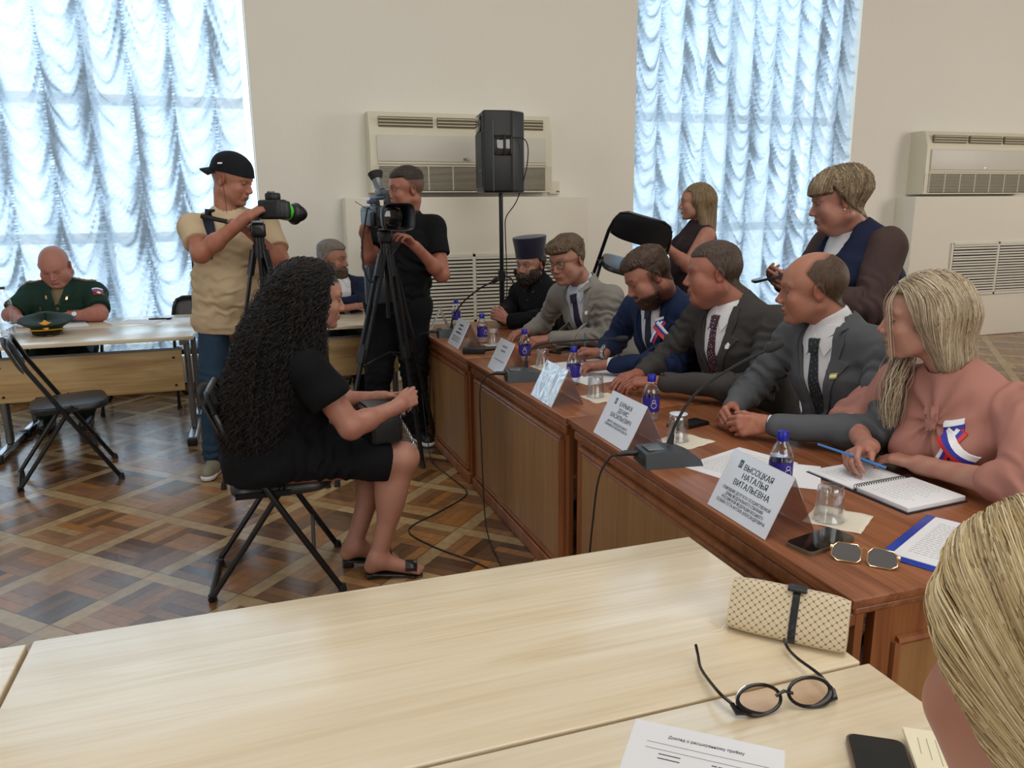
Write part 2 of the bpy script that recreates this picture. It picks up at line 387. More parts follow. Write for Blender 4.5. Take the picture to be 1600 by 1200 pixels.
for i, (a, b) in enumerate(WIN):
    t = thing('window_%d' % (i+1), None, None, ((a+b)/2, WY+0.36, SILL)); t['kind'] = 'structure'
    W_ = b-a; H_ = HEAD-SILL; mb = MB()
    nx = 3 if i == 0 else 2
    for k in range(nx+1): mb.box((-W_/2-0.03+k*(W_+0.06)/nx, 0, H_/2), (0.075, 0.06, H_))
    for z in (0.03, 0.98, 2.08, 3.75, H_-0.03): mb.box((0, 0, z), (W_-0.12, 0.06, 0.085))
    mb.build('window_frame', M['white'], t)
    MB().box((0, 0.02, H_/2), (W_-0.1, 0.008, H_-0.1)).build('pane', M['pane'], t)
    for c in t.children: c['kind'] = 'structure'

# ------------------------------------------------------------ ruched swag curtains
def curtain_material():
    m = bpy.data.materials.new('sheer_curtain'); m.use_nodes = True; nt = NT(m); nt.n.remove(nt.n['Principled BSDF'])
    out = nt.n['Material Output']; at = nt.node('ShaderNodeAttribute', attribute_name='Col')
    sp = nt.node('ShaderNodeSeparateColor'); nt.link(at.outputs['Color'], sp.inputs[0])
    tl = nt.node('ShaderNodeBsdfTranslucent'); df = nt.node('ShaderNodeBsdfDiffuse'); tr = nt.node('ShaderNodeBsdfTransparent')
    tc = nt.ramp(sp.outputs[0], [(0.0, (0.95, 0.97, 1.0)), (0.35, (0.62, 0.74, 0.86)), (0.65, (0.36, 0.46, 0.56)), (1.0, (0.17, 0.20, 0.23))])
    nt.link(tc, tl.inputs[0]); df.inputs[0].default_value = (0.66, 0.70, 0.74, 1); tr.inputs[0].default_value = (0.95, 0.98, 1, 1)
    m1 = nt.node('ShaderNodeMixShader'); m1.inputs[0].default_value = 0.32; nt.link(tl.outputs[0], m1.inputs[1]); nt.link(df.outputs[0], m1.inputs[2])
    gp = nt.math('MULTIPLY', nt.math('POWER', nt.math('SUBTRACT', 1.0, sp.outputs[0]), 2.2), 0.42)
    m2 = nt.node('ShaderNodeMixShader'); nt.link(gp, m2.inputs[0]); nt.link(m1.outputs[0], m2.inputs[1]); nt.link(tr.outputs[0], m2.inputs[2])
    nt.link(m2.outputs[0], out.inputs[0]); return m
M['curtain'] = curtain_material()
def vnoise1(x, seed):
    x = np.asarray(x); i = np.floor(x).astype(int); f = x-i; f = f*f*(3-2*f)
    h = lambda n: np.abs(np.sin(n*127.1+seed*311.7)*43758.5453) % 1.0
    return h(i)*(1-f)+h(i+1)*f
def vnoise2(x, y, seed):
    ix = np.floor(x).astype(int); iy = np.floor(y).astype(int); fx = x-ix; fy = y-iy; fx = fx*fx*(3-2*fx); fy = fy*fy*(3-2*fy)
    h = lambda a, b: np.abs(np.sin(a*127.1+b*269.5+seed*311.7)*43758.5453) % 1.0
    return (h(ix, iy)*(1-fx)+h(ix+1, iy)*fx)*(1-fy)+(h(ix, iy+1)*(1-fx)+h(ix+1, iy+1)*fx)*fy
def curtain(x0, x1, z0, z1, y, seam, seed, label, big, base=0.10):
    dx, dz = seam/22.0, 0.0105
    nx = int((x1-x0)/dx)+1; nz = int((z1-z0)/dz)+1
    X, Z = np.meshgrid(np.linspace(x0, x1, nx), np.linspace(z0, z1, nz), indexing='ij')
    uu = (X-x0)/seam + 0.10*np.sin(Z*0.9+seed)*0.4; col = np.floor(uu).astype(int); u = uu-col
    a = 4*u*(1-u)                               # 0 at a seam, 1 mid swag
    ph0 = vnoise1(col*7.0+0.5, seed)*3.0
    skew = (vnoise1(col*3.3+0.2, seed+2)-0.5)*0.9
    sag = seam*(0.85+0.55*vnoise2(col*5.0+0.5, Z*1.2, seed+1))
    c0 = np.clip(0.5+skew*0.32+0.10*(vnoise2(col*3.1+0.5, Z*2.0, seed+7)-0.5), 0.25, 0.75); w1 = np.where(u < c0, u/c0, (1-u)/(1-c0))
    q = Z + sag*(1-(1-w1)**2.1)+0.03*vnoise2(uu*4.0, Z*7.0, seed+31)
    wv = q/(big*1.25) + ph0 + 1.7*vnoise2(uu*1.9, q*2.0, seed+5)
    fr = wv-np.floor(wv)
    ridge = np.abs(2*fr-1)**1.3                 # one fold
    w2 = q/(big*0.37)+1.7*vnoise2(uu*3.1, q*4.0, seed+9); f2 = w2-np.floor(w2); ridge2 = np.abs(2*f2-1)
    amp = vnoise2(uu*1.7, q*2.6, seed+3)
    sd = np.minimum(u, 1-u)
    seamd = np.exp(-(sd/0.042)**2)
    fan = np.exp(-(sd/0.20)**2)
    ruche = np.sin(Z*2*PI/0.026+vnoise1(Z*12, seed)*4)
    Yd = -(0.075*a**0.6) - 0.055*(0.35+0.9*amp)*ridge*a**0.35 - 0.014*ridge2*(1-seamd) - 0.010*ruche*seamd
    sharp = np.clip((ridge-0.62)/0.38, 0, 1)*(0.25+1.0*amp)
    sh2 = np.clip((ridge2-0.70)/0.30, 0, 1)*(0.2+0.65*vnoise2(uu*4.0, q*9.0, seed+11))
    fanm = fan*(0.25+0.95*np.clip(vnoise2(uu*2.0+col, q*3.2, seed+6)*1.7-0.35, 0, 1))
    side = np.where(u < c0, vnoise2(col*2.7+0.5, Z*1.4, seed+21), vnoise2(col*2.7+9.5, Z*1.4, seed+22))  # painted shade: one flank of each swag darker, on top of cloth density
    f3 = q/(big*0.16)+2.2*vnoise2(uu*5.0, q*7.0, seed+15); sh3 = np.clip((np.abs(2*(f3-np.floor(f3))-1)-0.72)/0.28, 0, 1)*vnoise2(uu*6.0, q*11.0, seed+17)
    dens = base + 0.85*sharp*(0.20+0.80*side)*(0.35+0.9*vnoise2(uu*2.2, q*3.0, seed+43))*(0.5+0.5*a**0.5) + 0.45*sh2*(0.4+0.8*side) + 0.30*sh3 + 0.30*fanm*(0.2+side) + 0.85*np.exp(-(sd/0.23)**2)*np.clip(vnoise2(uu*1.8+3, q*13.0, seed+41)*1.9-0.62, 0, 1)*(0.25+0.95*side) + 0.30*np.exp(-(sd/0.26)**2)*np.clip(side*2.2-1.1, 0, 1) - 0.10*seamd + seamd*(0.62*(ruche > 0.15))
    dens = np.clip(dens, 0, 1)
    V = np.stack([X, y+Yd, Z], -1).reshape(-1, 3)
    i, j = np.meshgrid(np.arange(nx-1), np.arange(nz-1), indexing='ij'); b = (i*nz+j).ravel()
    Fc = np.stack([b, b+nz, b+nz+1, b+1], -1)
    o = raw('swag_curtain', V, Fc, M['curtain'], None, True, colors=np.repeat(dens.reshape(-1, 1), 3, 1))
    return tag(o, label, 'curtain')
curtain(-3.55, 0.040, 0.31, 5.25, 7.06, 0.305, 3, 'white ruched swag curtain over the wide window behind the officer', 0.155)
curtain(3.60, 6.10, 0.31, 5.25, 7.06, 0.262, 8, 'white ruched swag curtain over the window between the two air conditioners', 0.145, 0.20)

# ------------------------------------------------------------ air conditioners, grilles, thermostat
def air_conditioner(x, zb, label):
    t = thing('air_conditioner', label, 'air conditioner', (x, WY, zb), 0, 'wall air conditioners')
    W_, H_, D_ = 1.62, 0.66, 0.235
    prof = [(0, 0), (-D_, 0.0), (-D_-0.005, 0.10), (-D_, H_-0.16), (-D_*0.80, H_-0.02), (-D_*0.70, H_), (0, H_)]
    T = Matrix(((0,0,1,-W_/2),(1,0,0,0),(0,1,0,0),(0,0,0,1)))
    MB().prism(prof, W_, T).build('body', M['cream'], t)
    MB().box((0.0, -D_-0.006, 0.36), (W_-0.11, 0.022, 0.215), bev=0.008).build('front_panel', M['creamd'], t)
    MB().box((0.0, -D_-0.012, 0.243), (W_-0.11, 0.02, 0.014)).build('trim_strip', M['cream'], t)
    for s in (-1, 0, 1):
        w_ = 0.46
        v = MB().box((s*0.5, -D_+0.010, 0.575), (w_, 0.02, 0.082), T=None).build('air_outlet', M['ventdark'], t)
        mb = MB()
        for k in range(3): mb.box((s*0.5, -D_-0.004, 0.55+k*0.026), (w_, 0.02, 0.006))
        mb.build('louvre', M['cream'], v)
    MB().box((0, -D_-0.005, 0.115), (W_-0.13, 0.006, 0.20)).build('intake_gap_shade', M['slot'], t)  # dark sheet stands in for the shade between intake slats
    mb = MB()
    for k in range(17): mb.box((0, -D_-0.013, 0.026+k*0.0118), (W_-0.12, 0.008, 0.0040))
    for k in range(8): mb.box((-W_/2+0.06+k*(W_-0.12)/7, -D_-0.012, 0.12), (0.007, 0.008, 0.205))
    mb.build('intake_grille', M['cream'], t)
    for s in (-1, 1):
        mb = MB().box((s*(W_/2-0.022), -D_-0.002, 0.125), (0.044, 0.006, 0.20))
        for k in range(15): mb.box((s*(W_/2-0.022), -D_-0.004, 0.03+k*0.0135), (0.05, 0.010, 0.005))
        mb.build('side_ribs', M['cream'], t)
    MB().lathe([(0.001, 0), (0.034, 0), (0.034, 0.003), (0.001, 0.004)], 20, TR((0.02, -D_-0.018, 0.275), rx=R(90)) @ Matrix.Diagonal((1, 0.4, 1, 1))).build('badge', M['chrome'], t)
    return t
air_conditioner(1.82, 1.63, 'cream air conditioner behind the black loudspeaker')
air_conditioner(7.74, 1.60, 'cream air conditioner at the right edge, no loudspeaker in front')
def grille(x0, xs, x1, zb, zt, label):
    t = thing('radiator_grille', label, 'grille', ((x0+x1)/2, WY-0.2725, zb), 0, 'radiator grilles')
    W_, H_ = x1-x0, zt-zb
    MB().box((0, -0.003, H_/2), (W_-0.03, 0.004, H_-0.03)).build('gap_shade_sheet', mat('grille_gap_shade', (0.004, 0.004, 0.004), 0.9), t)  # near-black sheet paints the shade in the gaps between slats
    mb = MB()
    for z in (0.014, H_-0.014): mb.box((0, -0.008, z), (W_, 0.022, 0.028), bev=0.003)
    for x in (x0, xs, x1): mb.box((x-(x0+x1)/2, -0.008, H_/2), (0.03, 0.022, H_), bev=0.003)
    mb.build('frame', M['white'], t)
    mb = MB(); n = int((H_-0.06)/0.029)
    rnd = random.Random(int(x0*10))
    for k in range(n):
        for a, b in ((x0, xs), (xs, x1)):
            mb.box(((a+b)/2-(x0+x1)/2, -0.015, 0.042+k*(H_-0.08)/(n-1)), (b-a-0.03, 0.020, 0.0180), T=TR((0, 0, 0), ry=rnd.uniform(-0.004, 0.004)))
    mb.build('slats', M['white'], t)
    return t
grille(1.02, 1.875, 2.74, 0.49, 1.10, 'white slatted radiator grille behind the bearded priest')
grille(7.38, 8.06, 9.3, 0.48, 1.075, 'white slatted radiator grille at the right edge of the room')
t = thing('wall_junction_box', 'small yellowed square box on the wall right of the air conditioner', 'junction box', (2.735, WY, 1.62))
MB().box((0, -0.025, 0.055), (0.105, 0.05, 0.115), bev=0.006).build('cover', M['cream'], t)
MB().box((0.03, -0.052, 0.02), (0.03, 0.006, 0.012)).build('screw_cap', M['ventdark'], t)

# ------------------------------------------------------------ tables
def light_table(x0, x1, y0, y1, label, group, panel=True, pside=-1, foot=True, z=0.72):
    t = thing('office_table', label, 'table', ((x0+x1)/2, (y0+y1)/2, 0), 0, group)
    W_, D_ = x1-x0, y1-y0; hx, hy = W_/2, D_/2
    tp = MB().box((0, 0, z-0.0125), (W_-0.003, D_-0.003, 0.025), bev=0.003).build('tabletop', M['maple'], t)
    for s in (-1, 1):
        mb = MB(); xx = s*(hx-0.07)
        mb.box((xx, 0.02, 0.37), (0.035, 0.075, 0.64), bev=0.01); mb.box((xx, 0, z-0.045), (0.04, D_-0.10, 0.035), bev=0.004)
        lg = mb.build('leg', M['steel'], t)
        MB().box((xx, 0.0, 0.030), (0.055, D_-0.04, 0.04), bev=0.012).build('foot_bar', M['chrome'], lg)
        for q in (-1, 1): MB().box((xx, q*(hy-0.035), 0.026), (0.06, 0.05, 0.05), bev=0.008).build('foot_cap', M['black'], lg)
    if panel:
        py = pside*(hy-0.10)
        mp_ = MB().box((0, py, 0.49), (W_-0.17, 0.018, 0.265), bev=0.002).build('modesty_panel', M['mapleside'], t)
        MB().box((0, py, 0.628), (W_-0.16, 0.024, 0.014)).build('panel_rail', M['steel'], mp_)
        for sx in (-1, 1):
            for z_ in (0.395, 0.575): MB().lathe([(0.0005, 0), (0.009, 0), (0.008, 0.004), (0.0005, 0.005)], 10, TR((sx*(W_/2-0.135), py-0.0095, z_), rx=R(90))).build('bolt', M['black'], mp_)
    return t
light_table(-0.425, 0.915, 0.912, 1.456, 'pale maple table carrying the patterned beige clutch', None)
light_table(-1.77, -0.430, 0.905, 1.449, 'pale maple table beyond the seam at the left of the clutch table', None)
light_table(-0.412, 0.925, 0.36, 0.908, 'pale maple table nearest, under the black eyeglasses', None, panel=False)
light_table(-1.62, -0.385, 5.18, 5.79, 'pale table with officer cap on it, two chairs before', None)
light_table(-1.61, -0.385, 5.795, 6.36, 'pale table pushed behind the cap table, under the officer arms', None, panel=False)
light_table(-2.90, -1.64, 5.18, 5.79, 'pale table end at the left edge with the water bottle', None)
light_table(-0.20, 1.02, 5.26, 5.93, 'pale table under the forearms of the bearded man in navy', None)

# ------------------------------------------------------------ the wooden presidium desks
DZ = 0.71
def desk(p0, p1, label, far_gap=0.0):
    """front edge runs from p0 (near) to p1 (far); local +x into the room's right, +y along the edge"""
    d = Vector((p1[0]-p0[0], p1[1]-p0[1], 0)); L = d.length; rz = math.atan2(d.y, d.x)-PI/2
    t = thing('presidium_desk', label, 'desk', (p0[0], p0[1], 0), rz, 'wooden desks in a row'); D_ = 0.74; g = 0.004
    mb = MB().box((D_/2, L/2, DZ-0.011), (D_, L-g, 0.022), bev=0.004)
    mb.box((D_/2+0.004, L/2, DZ-0.030), (D_-0.012, L-g-0.008, 0.018), bev=0.006)
    mb.build('desktop', M['cherry'], t)
    MB().box((0.032+0.01, L/2, (DZ-0.04)/2+0.0), (0.020, L-0.05, DZ-0.042)).build('front_panel', M['cherryv'], t)
    # raised frame on the front
    y0, y1, z0, z1 = 0.075, L-0.075-far_gap, 0.075, DZ-0.105
    mb = MB()
    for a, b, c, e in ((y0, y1, z0, z0), (y0, y1, z1, z1)): mb.tube([(0.028, a-0.004, c), (0.028, b+0.004, e)], 0.014, 8); mb.tube([(0.024, a+0.018, c+(0.018 if c == z0 else -0.018)), (0.024, b-0.018, e+(0.018 if c == z0 else -0.018))], 0.007, 6)
    for yy, s in ((y0, 1), (y1, -1)): mb.tube([(0.028, yy, z0), (0.028, yy, z1)], 0.014, 8); mb.tube([(0.024, yy+s*0.018, z0+0.018), (0.024, yy+s*0.018, z1-0.018)], 0.007, 6)
    mb.build('panel_moulding', M['cherryv'], t)
    MB().box((0.026, (y0+y1)/2, (z0+z1)/2), (0.014, y1-y0-0.03, z1-z0-0.03)).build('inset_panel', M['oak'], t)
    mb = MB().box((0.022, L/2, 0.03), (0.024, L-0.05, 0.06), bev=0.006); mb.box((0.026, L/2, DZ-0.06), (0.022, L-0.05, 0.035), bev=0.008)
    mb.build('rail', M['cherryv'], t)
    for yy, s in ((0.026, 1), (L-0.026, -1)):
        sp = MB().box((D_/2+0.02, yy, (DZ-0.04)/2), (D_-0.10, 0.022, DZ-0.042)).build('side_panel', M['cherryv'], t)
        q = yy-s*0.012; mb = MB()
        for z_ in (0.09, DZ-0.12): mb.tube([(0.13, q, z_), (D_-0.10, q, z_)], 0.011, 8)
        for x_ in (0.13, D_-0.10): mb.tube([(x_, q, 0.09), (x_, q, DZ-0.12)], 0.011, 8)
        mb.build('side_moulding', M['cherryv'], sp)
        MB().box(((0.13+D_-0.10)/2, q+s*0.002, (DZ-0.03)/2), (D_-0.25, 0.006, DZ-0.23)).build('side_inset', M['oak'], sp)
    return t
desk((1.066, 1.097), (1.070, 2.566), 'brown wooden desk nearest, with sunglasses at its end', 0.0)
desk((1.058, 2.570), (1.030, 3.852), 'brown wooden desk in the middle of the row')
desk((1.026, 3.860), (0.995, 5.165), 'brown wooden desk farthest, before the priest')

# ------------------------------------------------------------ folding chairs
def folding_chair(label, loc, rz, group=None, feet=True):
    t = thing('folding_chair', label, 'chair', loc, rz, group)
    mb = MB()   # local +y forward
    fr = MB()
    for s in (-1, 1):
        fr.tube([(s*0.215, 0.245, 0.012), (s*0.212, 0.06, 0.33), (s*0.205, -0.13, 0.665), (s*0.19, -0.165, 0.745)], 0.0125, 8)
    fr.tube([(-0.19, -0.165, 0.745), (-0.165, -0.185, 0.795), (-0.12, -0.192, 0.815), (0.12, -0.192, 0.815), (0.165, -0.185, 0.795), (0.19, -0.165, 0.745)], 0.0125, 8)
    fr.tube([(-0.213, 0.15, 0.17), (0.213, 0.15, 0.17)], 0.008, 6)
    fr.build('front_frame', M['blackm'], t)
    rr = MB()
    for s in (-1, 1): rr.tube([(s*0.185, 0.055, 0.445), (s*0.187, -0.10, 0.22), (s*0.188, -0.235, 0.03)], 0.0115, 8)
    rr.tube([(-0.188, -0.235, 0.03), (-0.178, -0.245, 0.014), (0.178, -0.245, 0.014), (0.188, -0.235, 0.03)], 0.0115, 8)
    rr.build('rear_frame', M['blackm'], t)
    for s in (-1, 1):
        mb = MB().box((s*0.2, -0.02, 0.425), (0.010, 0.20, 0.022)); mb.tube([(s*0.215, -0.02, 0.43), (s*0.17, -0.02, 0.43)], 0.007, 6)
        mb.build('hinge_bracket', M['blackm'], t)
    # padded seat: rounded trapezoid
    def pad(w0, w1, d, h, T, crown=0.012, n=28):
        V = []; F_ = []
        rings = [(0.94, -h/2), (1.0, -h/4), (1.0, h/5), (0.96, h/2), (0.80, h/2+crown*0.6), (0.4, h/2+crown), (0.0, h/2+crown*1.05)]
        for sc, z in rings:
            for k in range(n):
                a = 2*PI*k/n; ca, sa = math.cos(a), math.sin(a)
                px = math.copysign(abs(ca)**0.45, ca); py = math.copysign(abs(sa)**0.45, sa)
                wv = w0+(w1-w0)*(py*0.5+0.5); V.append((px*wv/2*sc, py*d/2*sc, z))
        for i in range(len(rings)-1):
            for k in range(n): F_.append((i*n+k, i*n+(k+1) % n, (i+1)*n+(k+1) % n, (i+1)*n+k))
        F_.append(list(range(n))[::-1]); return MB().add(V, F_, True, T)
    pad(0.36, 0.39, 0.39, 0.040, TR((0, 0.045, 0.425), rx=R(2))).build('seat', M['vinyl'], t)
    # curved backrest
    V = []; F_ = []; nx, nz = 15, 9
    for side in (0, 1):
        for i in range(nx):
            a = -1+2*i/(nx-1)
            for j in range(nz):
                b = -1+2*j/(nz-1); hh = 0.095*(1-0.35*abs(a)**3.2)
                zc = 0.725 - 0.010*a*a
                x = a*0.193; y = -0.170-0.028*(1-a*a)-(b*hh)*0.42 + (0.016 if side else -0.010)*(1-abs(b)**4)**0.5*(1-abs(a)**6)**0.5
                V.append((x, y, zc+b*hh))
    for side in (0, 1):
        o_ = side*nx*nz
        for i in range(nx-1):
            for j in range(nz-1):
                f_ = (o_+i*nz+j, o_+(i+1)*nz+j, o_+(i+1)*nz+j+1, o_+i*nz+j+1); F_.append(f_ if side == 0 else f_[::-1])
    MB().add(V, F_, True).build('backrest', M['vinyl'], t)
    for p in ((-0.215, 0.245), (0.215, 0.245), (-0.16, -0.245), (0.16, -0.245)): MB().tube([(p[0], p[1]+0.003, 0.026), (p[0], p[1]+0.005, 0.0)], [0.015, 0.017], 8).build('foot_cap', M['rubber'], t)
    return t
chair0 = folding_chair('black folding chair under the seated woman with curly hair', (0.045, 3.13, 0), R(-90-2))
chair0.location = (0.005, 3.110, 0); chair0.rotation_euler = (0, 0, R(-93.5))
def chair_copy(label, loc, rz, group=None, rot=None):
    c = copy_tree(chair0); c.location = loc; c.rotation_euler = rot if rot is not None else (0, 0, rz); c['label'] = label
    if group: c['group'] = group
    return c
chair_copy('empty black folding chair at the left before the officer table', (-1.09, 4.83, 0), R(12.6-90))
chair_copy('black folding chair the balding officer sits on', (-1.35, 6.52, 0), R(178))
chair_copy('empty black folding chair behind the loose papers, by the curtain', (-0.42, 6.58, 0), R(184))
chair_copy('black folding chair the bearded man in navy by the wall sits on', (0.62, 6.30, 0), R(200))

# ------------------------------------------------------------ name cards
def name_card(x, y0, y1, lab, lines=None, small=None, rz=0.0, m=None, ink='ink', rows=None):
    wy = y1-y0
    t = thing('name_card', lab, 'name card', (x, (y0+y1)/2, DZ), rz, 'tent name cards along the desk')
    h = 0.143; lean = 0.073; hz = math.sqrt(h*h-0)*0.985
    U = Vector((lean, 0, 0.143)).normalized(); Xa = Vector((0, -1, 0)); N = Xa.cross(U)
    T = frame((0, 0, 0.001), Xa, U)
    L = Vector((lean, 0, 0.143)).length
    mb = MB(); mb.box((0, L/2, 0), (wy, L, 0.0035), T=T); mb.build('card_front', m or M['card'], t)
    T2 = frame((lean*1.9, 0, 0.001), (0, 1, 0), Vector((-lean*0.9, 0, 0.143)))
    MB().box((0, L*0.49, 0), (wy, L*0.98, 0.002), T=T2).build('card_back', M['tentback'], t)
    if rows:      # print too small to read: broken strokes of ink where the lines stand
        rnd = random.Random(int(y0*100)); mb = MB()
        for v, wid, hh in rows:
            x = -wid*wy/2
            while x < wid*wy/2:
                l_ = rnd.uniform(0.006, 0.013); mb.box((x+l_/2, L*v, 0.002), (l_, hh, 0.0005), T=T); x += l_+0.003
        mb.build('print', M[ink], t)
    if lines:
        for i, s in enumerate(lines):
            Tt = T @ Matrix.Translation((0.006, L*(0.80-0.135*i), 0.0019))
            text_mesh('lettering', s, 0.0215, Tt, M[ink], t, width=0.0142*len(s)*wy/0.238, bold=0.0006)
        MB().box((-wy/2+0.052*wy/0.238, L*0.83, 0.002), (0.014*wy/0.238, 0.021, 0.0006), T=T).build('emblem', M['inkb'], t)
        MB().tube([(T @ Vector((-wy/2+0.052*wy/0.238+0.0035*math.cos(a), L*0.83+0.005*math.sin(a)-0.001, 0.0026))) for a in np.linspace(0, 2*PI, 9)[:-1]], 0.0006, 4, closed=True).build('emblem_ring', M['white'], t)
        for i, s in enumerate(small or []):
            Tt = T @ Matrix.Translation((0.002, L*(0.385-0.072*i), 0.0019))
            text_mesh('lettering', s, 0.0115, Tt, M[ink], t, width=min(0.0058*len(s), 0.205)*wy/0.238, bold=0.00015)
    return t
def glare_card():
    m = mat('glossy_film_card', srgb(214, 224, 236), 0.08, var=0.02, coat=1.0); nt = NT(m); b = nt.n['Principled BSDF']
    b.inputs['Specular IOR Level'].default_value = 1.0; b.inputs['Coat IOR'].default_value = 2.2; b.inputs['Coat Roughness'].default_value = 0.03
    tc = nt.node('ShaderNodeTexCoord'); n = nt.node('ShaderNodeTexNoise'); n.inputs['Scale'].default_value = 9; n.inputs['Distortion'].default_value = 1.5; n.inputs['Detail'].default_value = 1.0
    nt.link(tc.outputs['Object'], n.inputs['Vector']); bp = nt.node('ShaderNodeBump'); bp.inputs['Strength'].default_value = 0.35; bp.inputs['Distance'].default_value = 0.012
    nt.link(n.outputs['Fac'], bp.inputs['Height']); nt.link(bp.outputs[0], b.inputs['Coat Normal']); nt.link(bp.outputs[0], b.inputs['Normal']); return m
M['glare'] = glare_card()
name_card(1.078, 1.396, 1.634, 'white name card nearest, before the woman in pink', ['ВЫСОЦКАЯ', 'НАТАЛЬЯ', 'ВИТАЛЬЕВНА'],
          ['ПОМОЩНИК ДЕПУТАТА ГОСУДАРСТВЕННОЙ', 'ДУМЫ ФЕДЕРАЛЬНОГО СОБРАНИЯ', 'РОССИЙСКОЙ ФЕДЕРАЦИИ ВОСЬМОГО', 'СОЗЫВА ГЕТТА АНТОНА АЛЕКСАНДРОВИЧА'])
name_card(1.078, 2.105, 2.350, 'white name card before the balding man, letters БУРЫКА', ['БУРЫКА', 'ДЕНИС', 'ВАСИЛЬЕВИЧ'],
          ['ДЕПУТАТ ЗАКОНОДАТЕЛЬНОГО', 'СОБРАНИЯ РОСТОВСКОЙ ОБЛАСТИ'])
name_card(1.066, 2.725, 2.955, 'name card whose glossy film mirrors the window, no readable letters', m=M['glare'])
ROWS = [(0.80, 0.30, 0.010), (0.66, 0.26, 0.010), (0.52, 0.42, 0.010), (0.36, 0.66, 0.004), (0.29, 0.60, 0.004), (0.22, 0.64, 0.004)]
name_card(1.066, 3.372, 3.585, 'grey lettered name card just beyond the middle microphone', rows=ROWS[:2]+ROWS[3:4], ink='inkl')
name_card(1.058, 4.135, 4.375, 'name card with small print beside the black connector box', rows=ROWS)
name_card(1.050, 4.72, 4.945, 'farthest shaded name card, half behind the cameraman', rows=ROWS, rz=R(-14), ink='inkl')

# ------------------------------------------------------------ bottles, tumblers, napkins
def water_bottle(label, loc, s=1.0):
    t = thing('water_bottle', label, 'bottle', loc, 0, 'small water bottles on the desk')
    k = s; prof = [(0.002, 0.0), (0.024, 0.0), (0.029, 0.006), (0.030, 0.03), (0.0285, 0.045), (0.030, 0.060), (0.0305, 0.09), (0.029, 0.105), (0.022, 0.124), (0.0135, 0.137), (0.0125, 0.146)]
    MB().lathe([(r*k, z*k) for r, z in prof], 28).build('bottle_body', M['clear'], t)
    w_ = [(0.001, 0.003), (0.026, 0.004), (0.0285, 0.03), (0.027, 0.045), (0.0285, 0.060), (0.029, 0.09), (0.028, 0.101), (0.001, 0.1012)]
    MB().lathe([(r*k, z*k) for r, z in w_], 28).build('water', M['water'], t)
    lb = MB().lathe([(0.0303*k, 0.034*k), (0.0306*k, 0.036*k), (0.0311*k, 0.084*k), (0.0308*k, 0.086*k)], 28, cap=False).build('label_band', M['label'], t)
    mb = MB()
    for a0 in (0.5, 2.6, 4.7):
        for dz, rr in ((0.058, 0.010), (0.072, 0.006)):
            mb.tube([((0.0313*math.cos(a0+rr/0.031*math.cos(a)))*k, 0.0313*math.sin(a0+rr/0.031*math.cos(a))*k, (dz+rr*math.sin(a))*k) for a in np.linspace(0, 2*PI, 13)[:-1]], 0.0009, 5, closed=True)
    mb.build('label_print', M['whitef'], lb)
    MB().lathe([(0.001, 0.141*k), (0.0150*k, 0.141*k), (0.0155*k, 0.144*k), (0.0152*k, 0.163*k), (0.0135*k, 0.166*k), (0.001, 0.166*k)], 24).build('cap', M['cap'], t)
    return t
b0 = water_bottle('water bottle nearest, behind the first name card', (1.315, 1.655, DZ), 1.02)
def bcopy(label, loc):
    c = copy_tree(b0); c.location = loc; c['label'] = label; c.rotation_euler = (0, 0, random.uniform(0, 6)); return c
bcopy('water bottle before the balding man, right of his name card', (1.345, 2.435, DZ))
bcopy('water bottle right of the mirroring name card', (1.315, 3.085, DZ))
bcopy('water bottle before the man with glasses, beside orange case', (1.285, 3.655, DZ))
bcopy('water bottle at left of the priest hands, behind the small print card', (1.255, 4.32, DZ))
bcopy('farthest water bottle, beside the gooseneck of the far microphone', (1.30, 5.10, DZ))
def tumbler(label, loc, s=1.0, up=False):
    t = thing('glass_tumbler', label, 'glass', loc, 0, 'tumblers on the desk')
    h = 0.088; ro, ri = [(0.036, 0.0), (0.0365, 0.002), (0.0315, 0.070), (0.0300, h-0.004), (0.027, h), (0.002, h)], [(0.002, h-0.012), (0.027, h-0.012), (0.0325, 0.004), (0.035, 0.0)]
    if up: ro = [(r, h-z) for r, z in ro]; ri = [(r, h-z) for r, z in ri]
    MB().lathe(ro+ri, 32, cap=False).build('glass_wall', M['glass'], t)
    zb = 0.0008 if not up else h-0.0008
    MB().tube([(0.0357*math.cos(a), 0.0357*math.sin(a), zb+0.0006) for a in np.linspace(0, 2*PI, 33)[:-1]], 0.0011, 6, closed=True).build('rim', M['clear'], t)
    return t
g0 = tumbler('upturned tumbler on a napkin before the woman in pink', (1.300, 1.445, DZ+0.002))
for lab, loc in (('upturned tumbler on a napkin beside the balding man clasped hands', (1.300, 2.165, DZ+0.002)), ('upturned tumbler on a napkin left of the resting hands with the watch', (1.305, 2.83, DZ+0.002)),
                 ('tumbler behind the grey lettered name card', (1.325, 3.50, DZ+0.002)), ('tumbler at the priest side, beside the second farthest bottle', (1.29, 4.21, DZ+0.002))):
    c = copy_tree(g0); c.location = loc; c['label'] = lab
t = thing('cover_disc', 'round paper cover lying on the upturned tumbler by the clasped hands', 'paper cover', (1.300, 2.165, DZ+0.0915))
MB().lathe([(0.001, 0), (0.030, 0), (0.030, 0.002), (0.001, 0.0025)], 24).build('disc', M['card'], t)
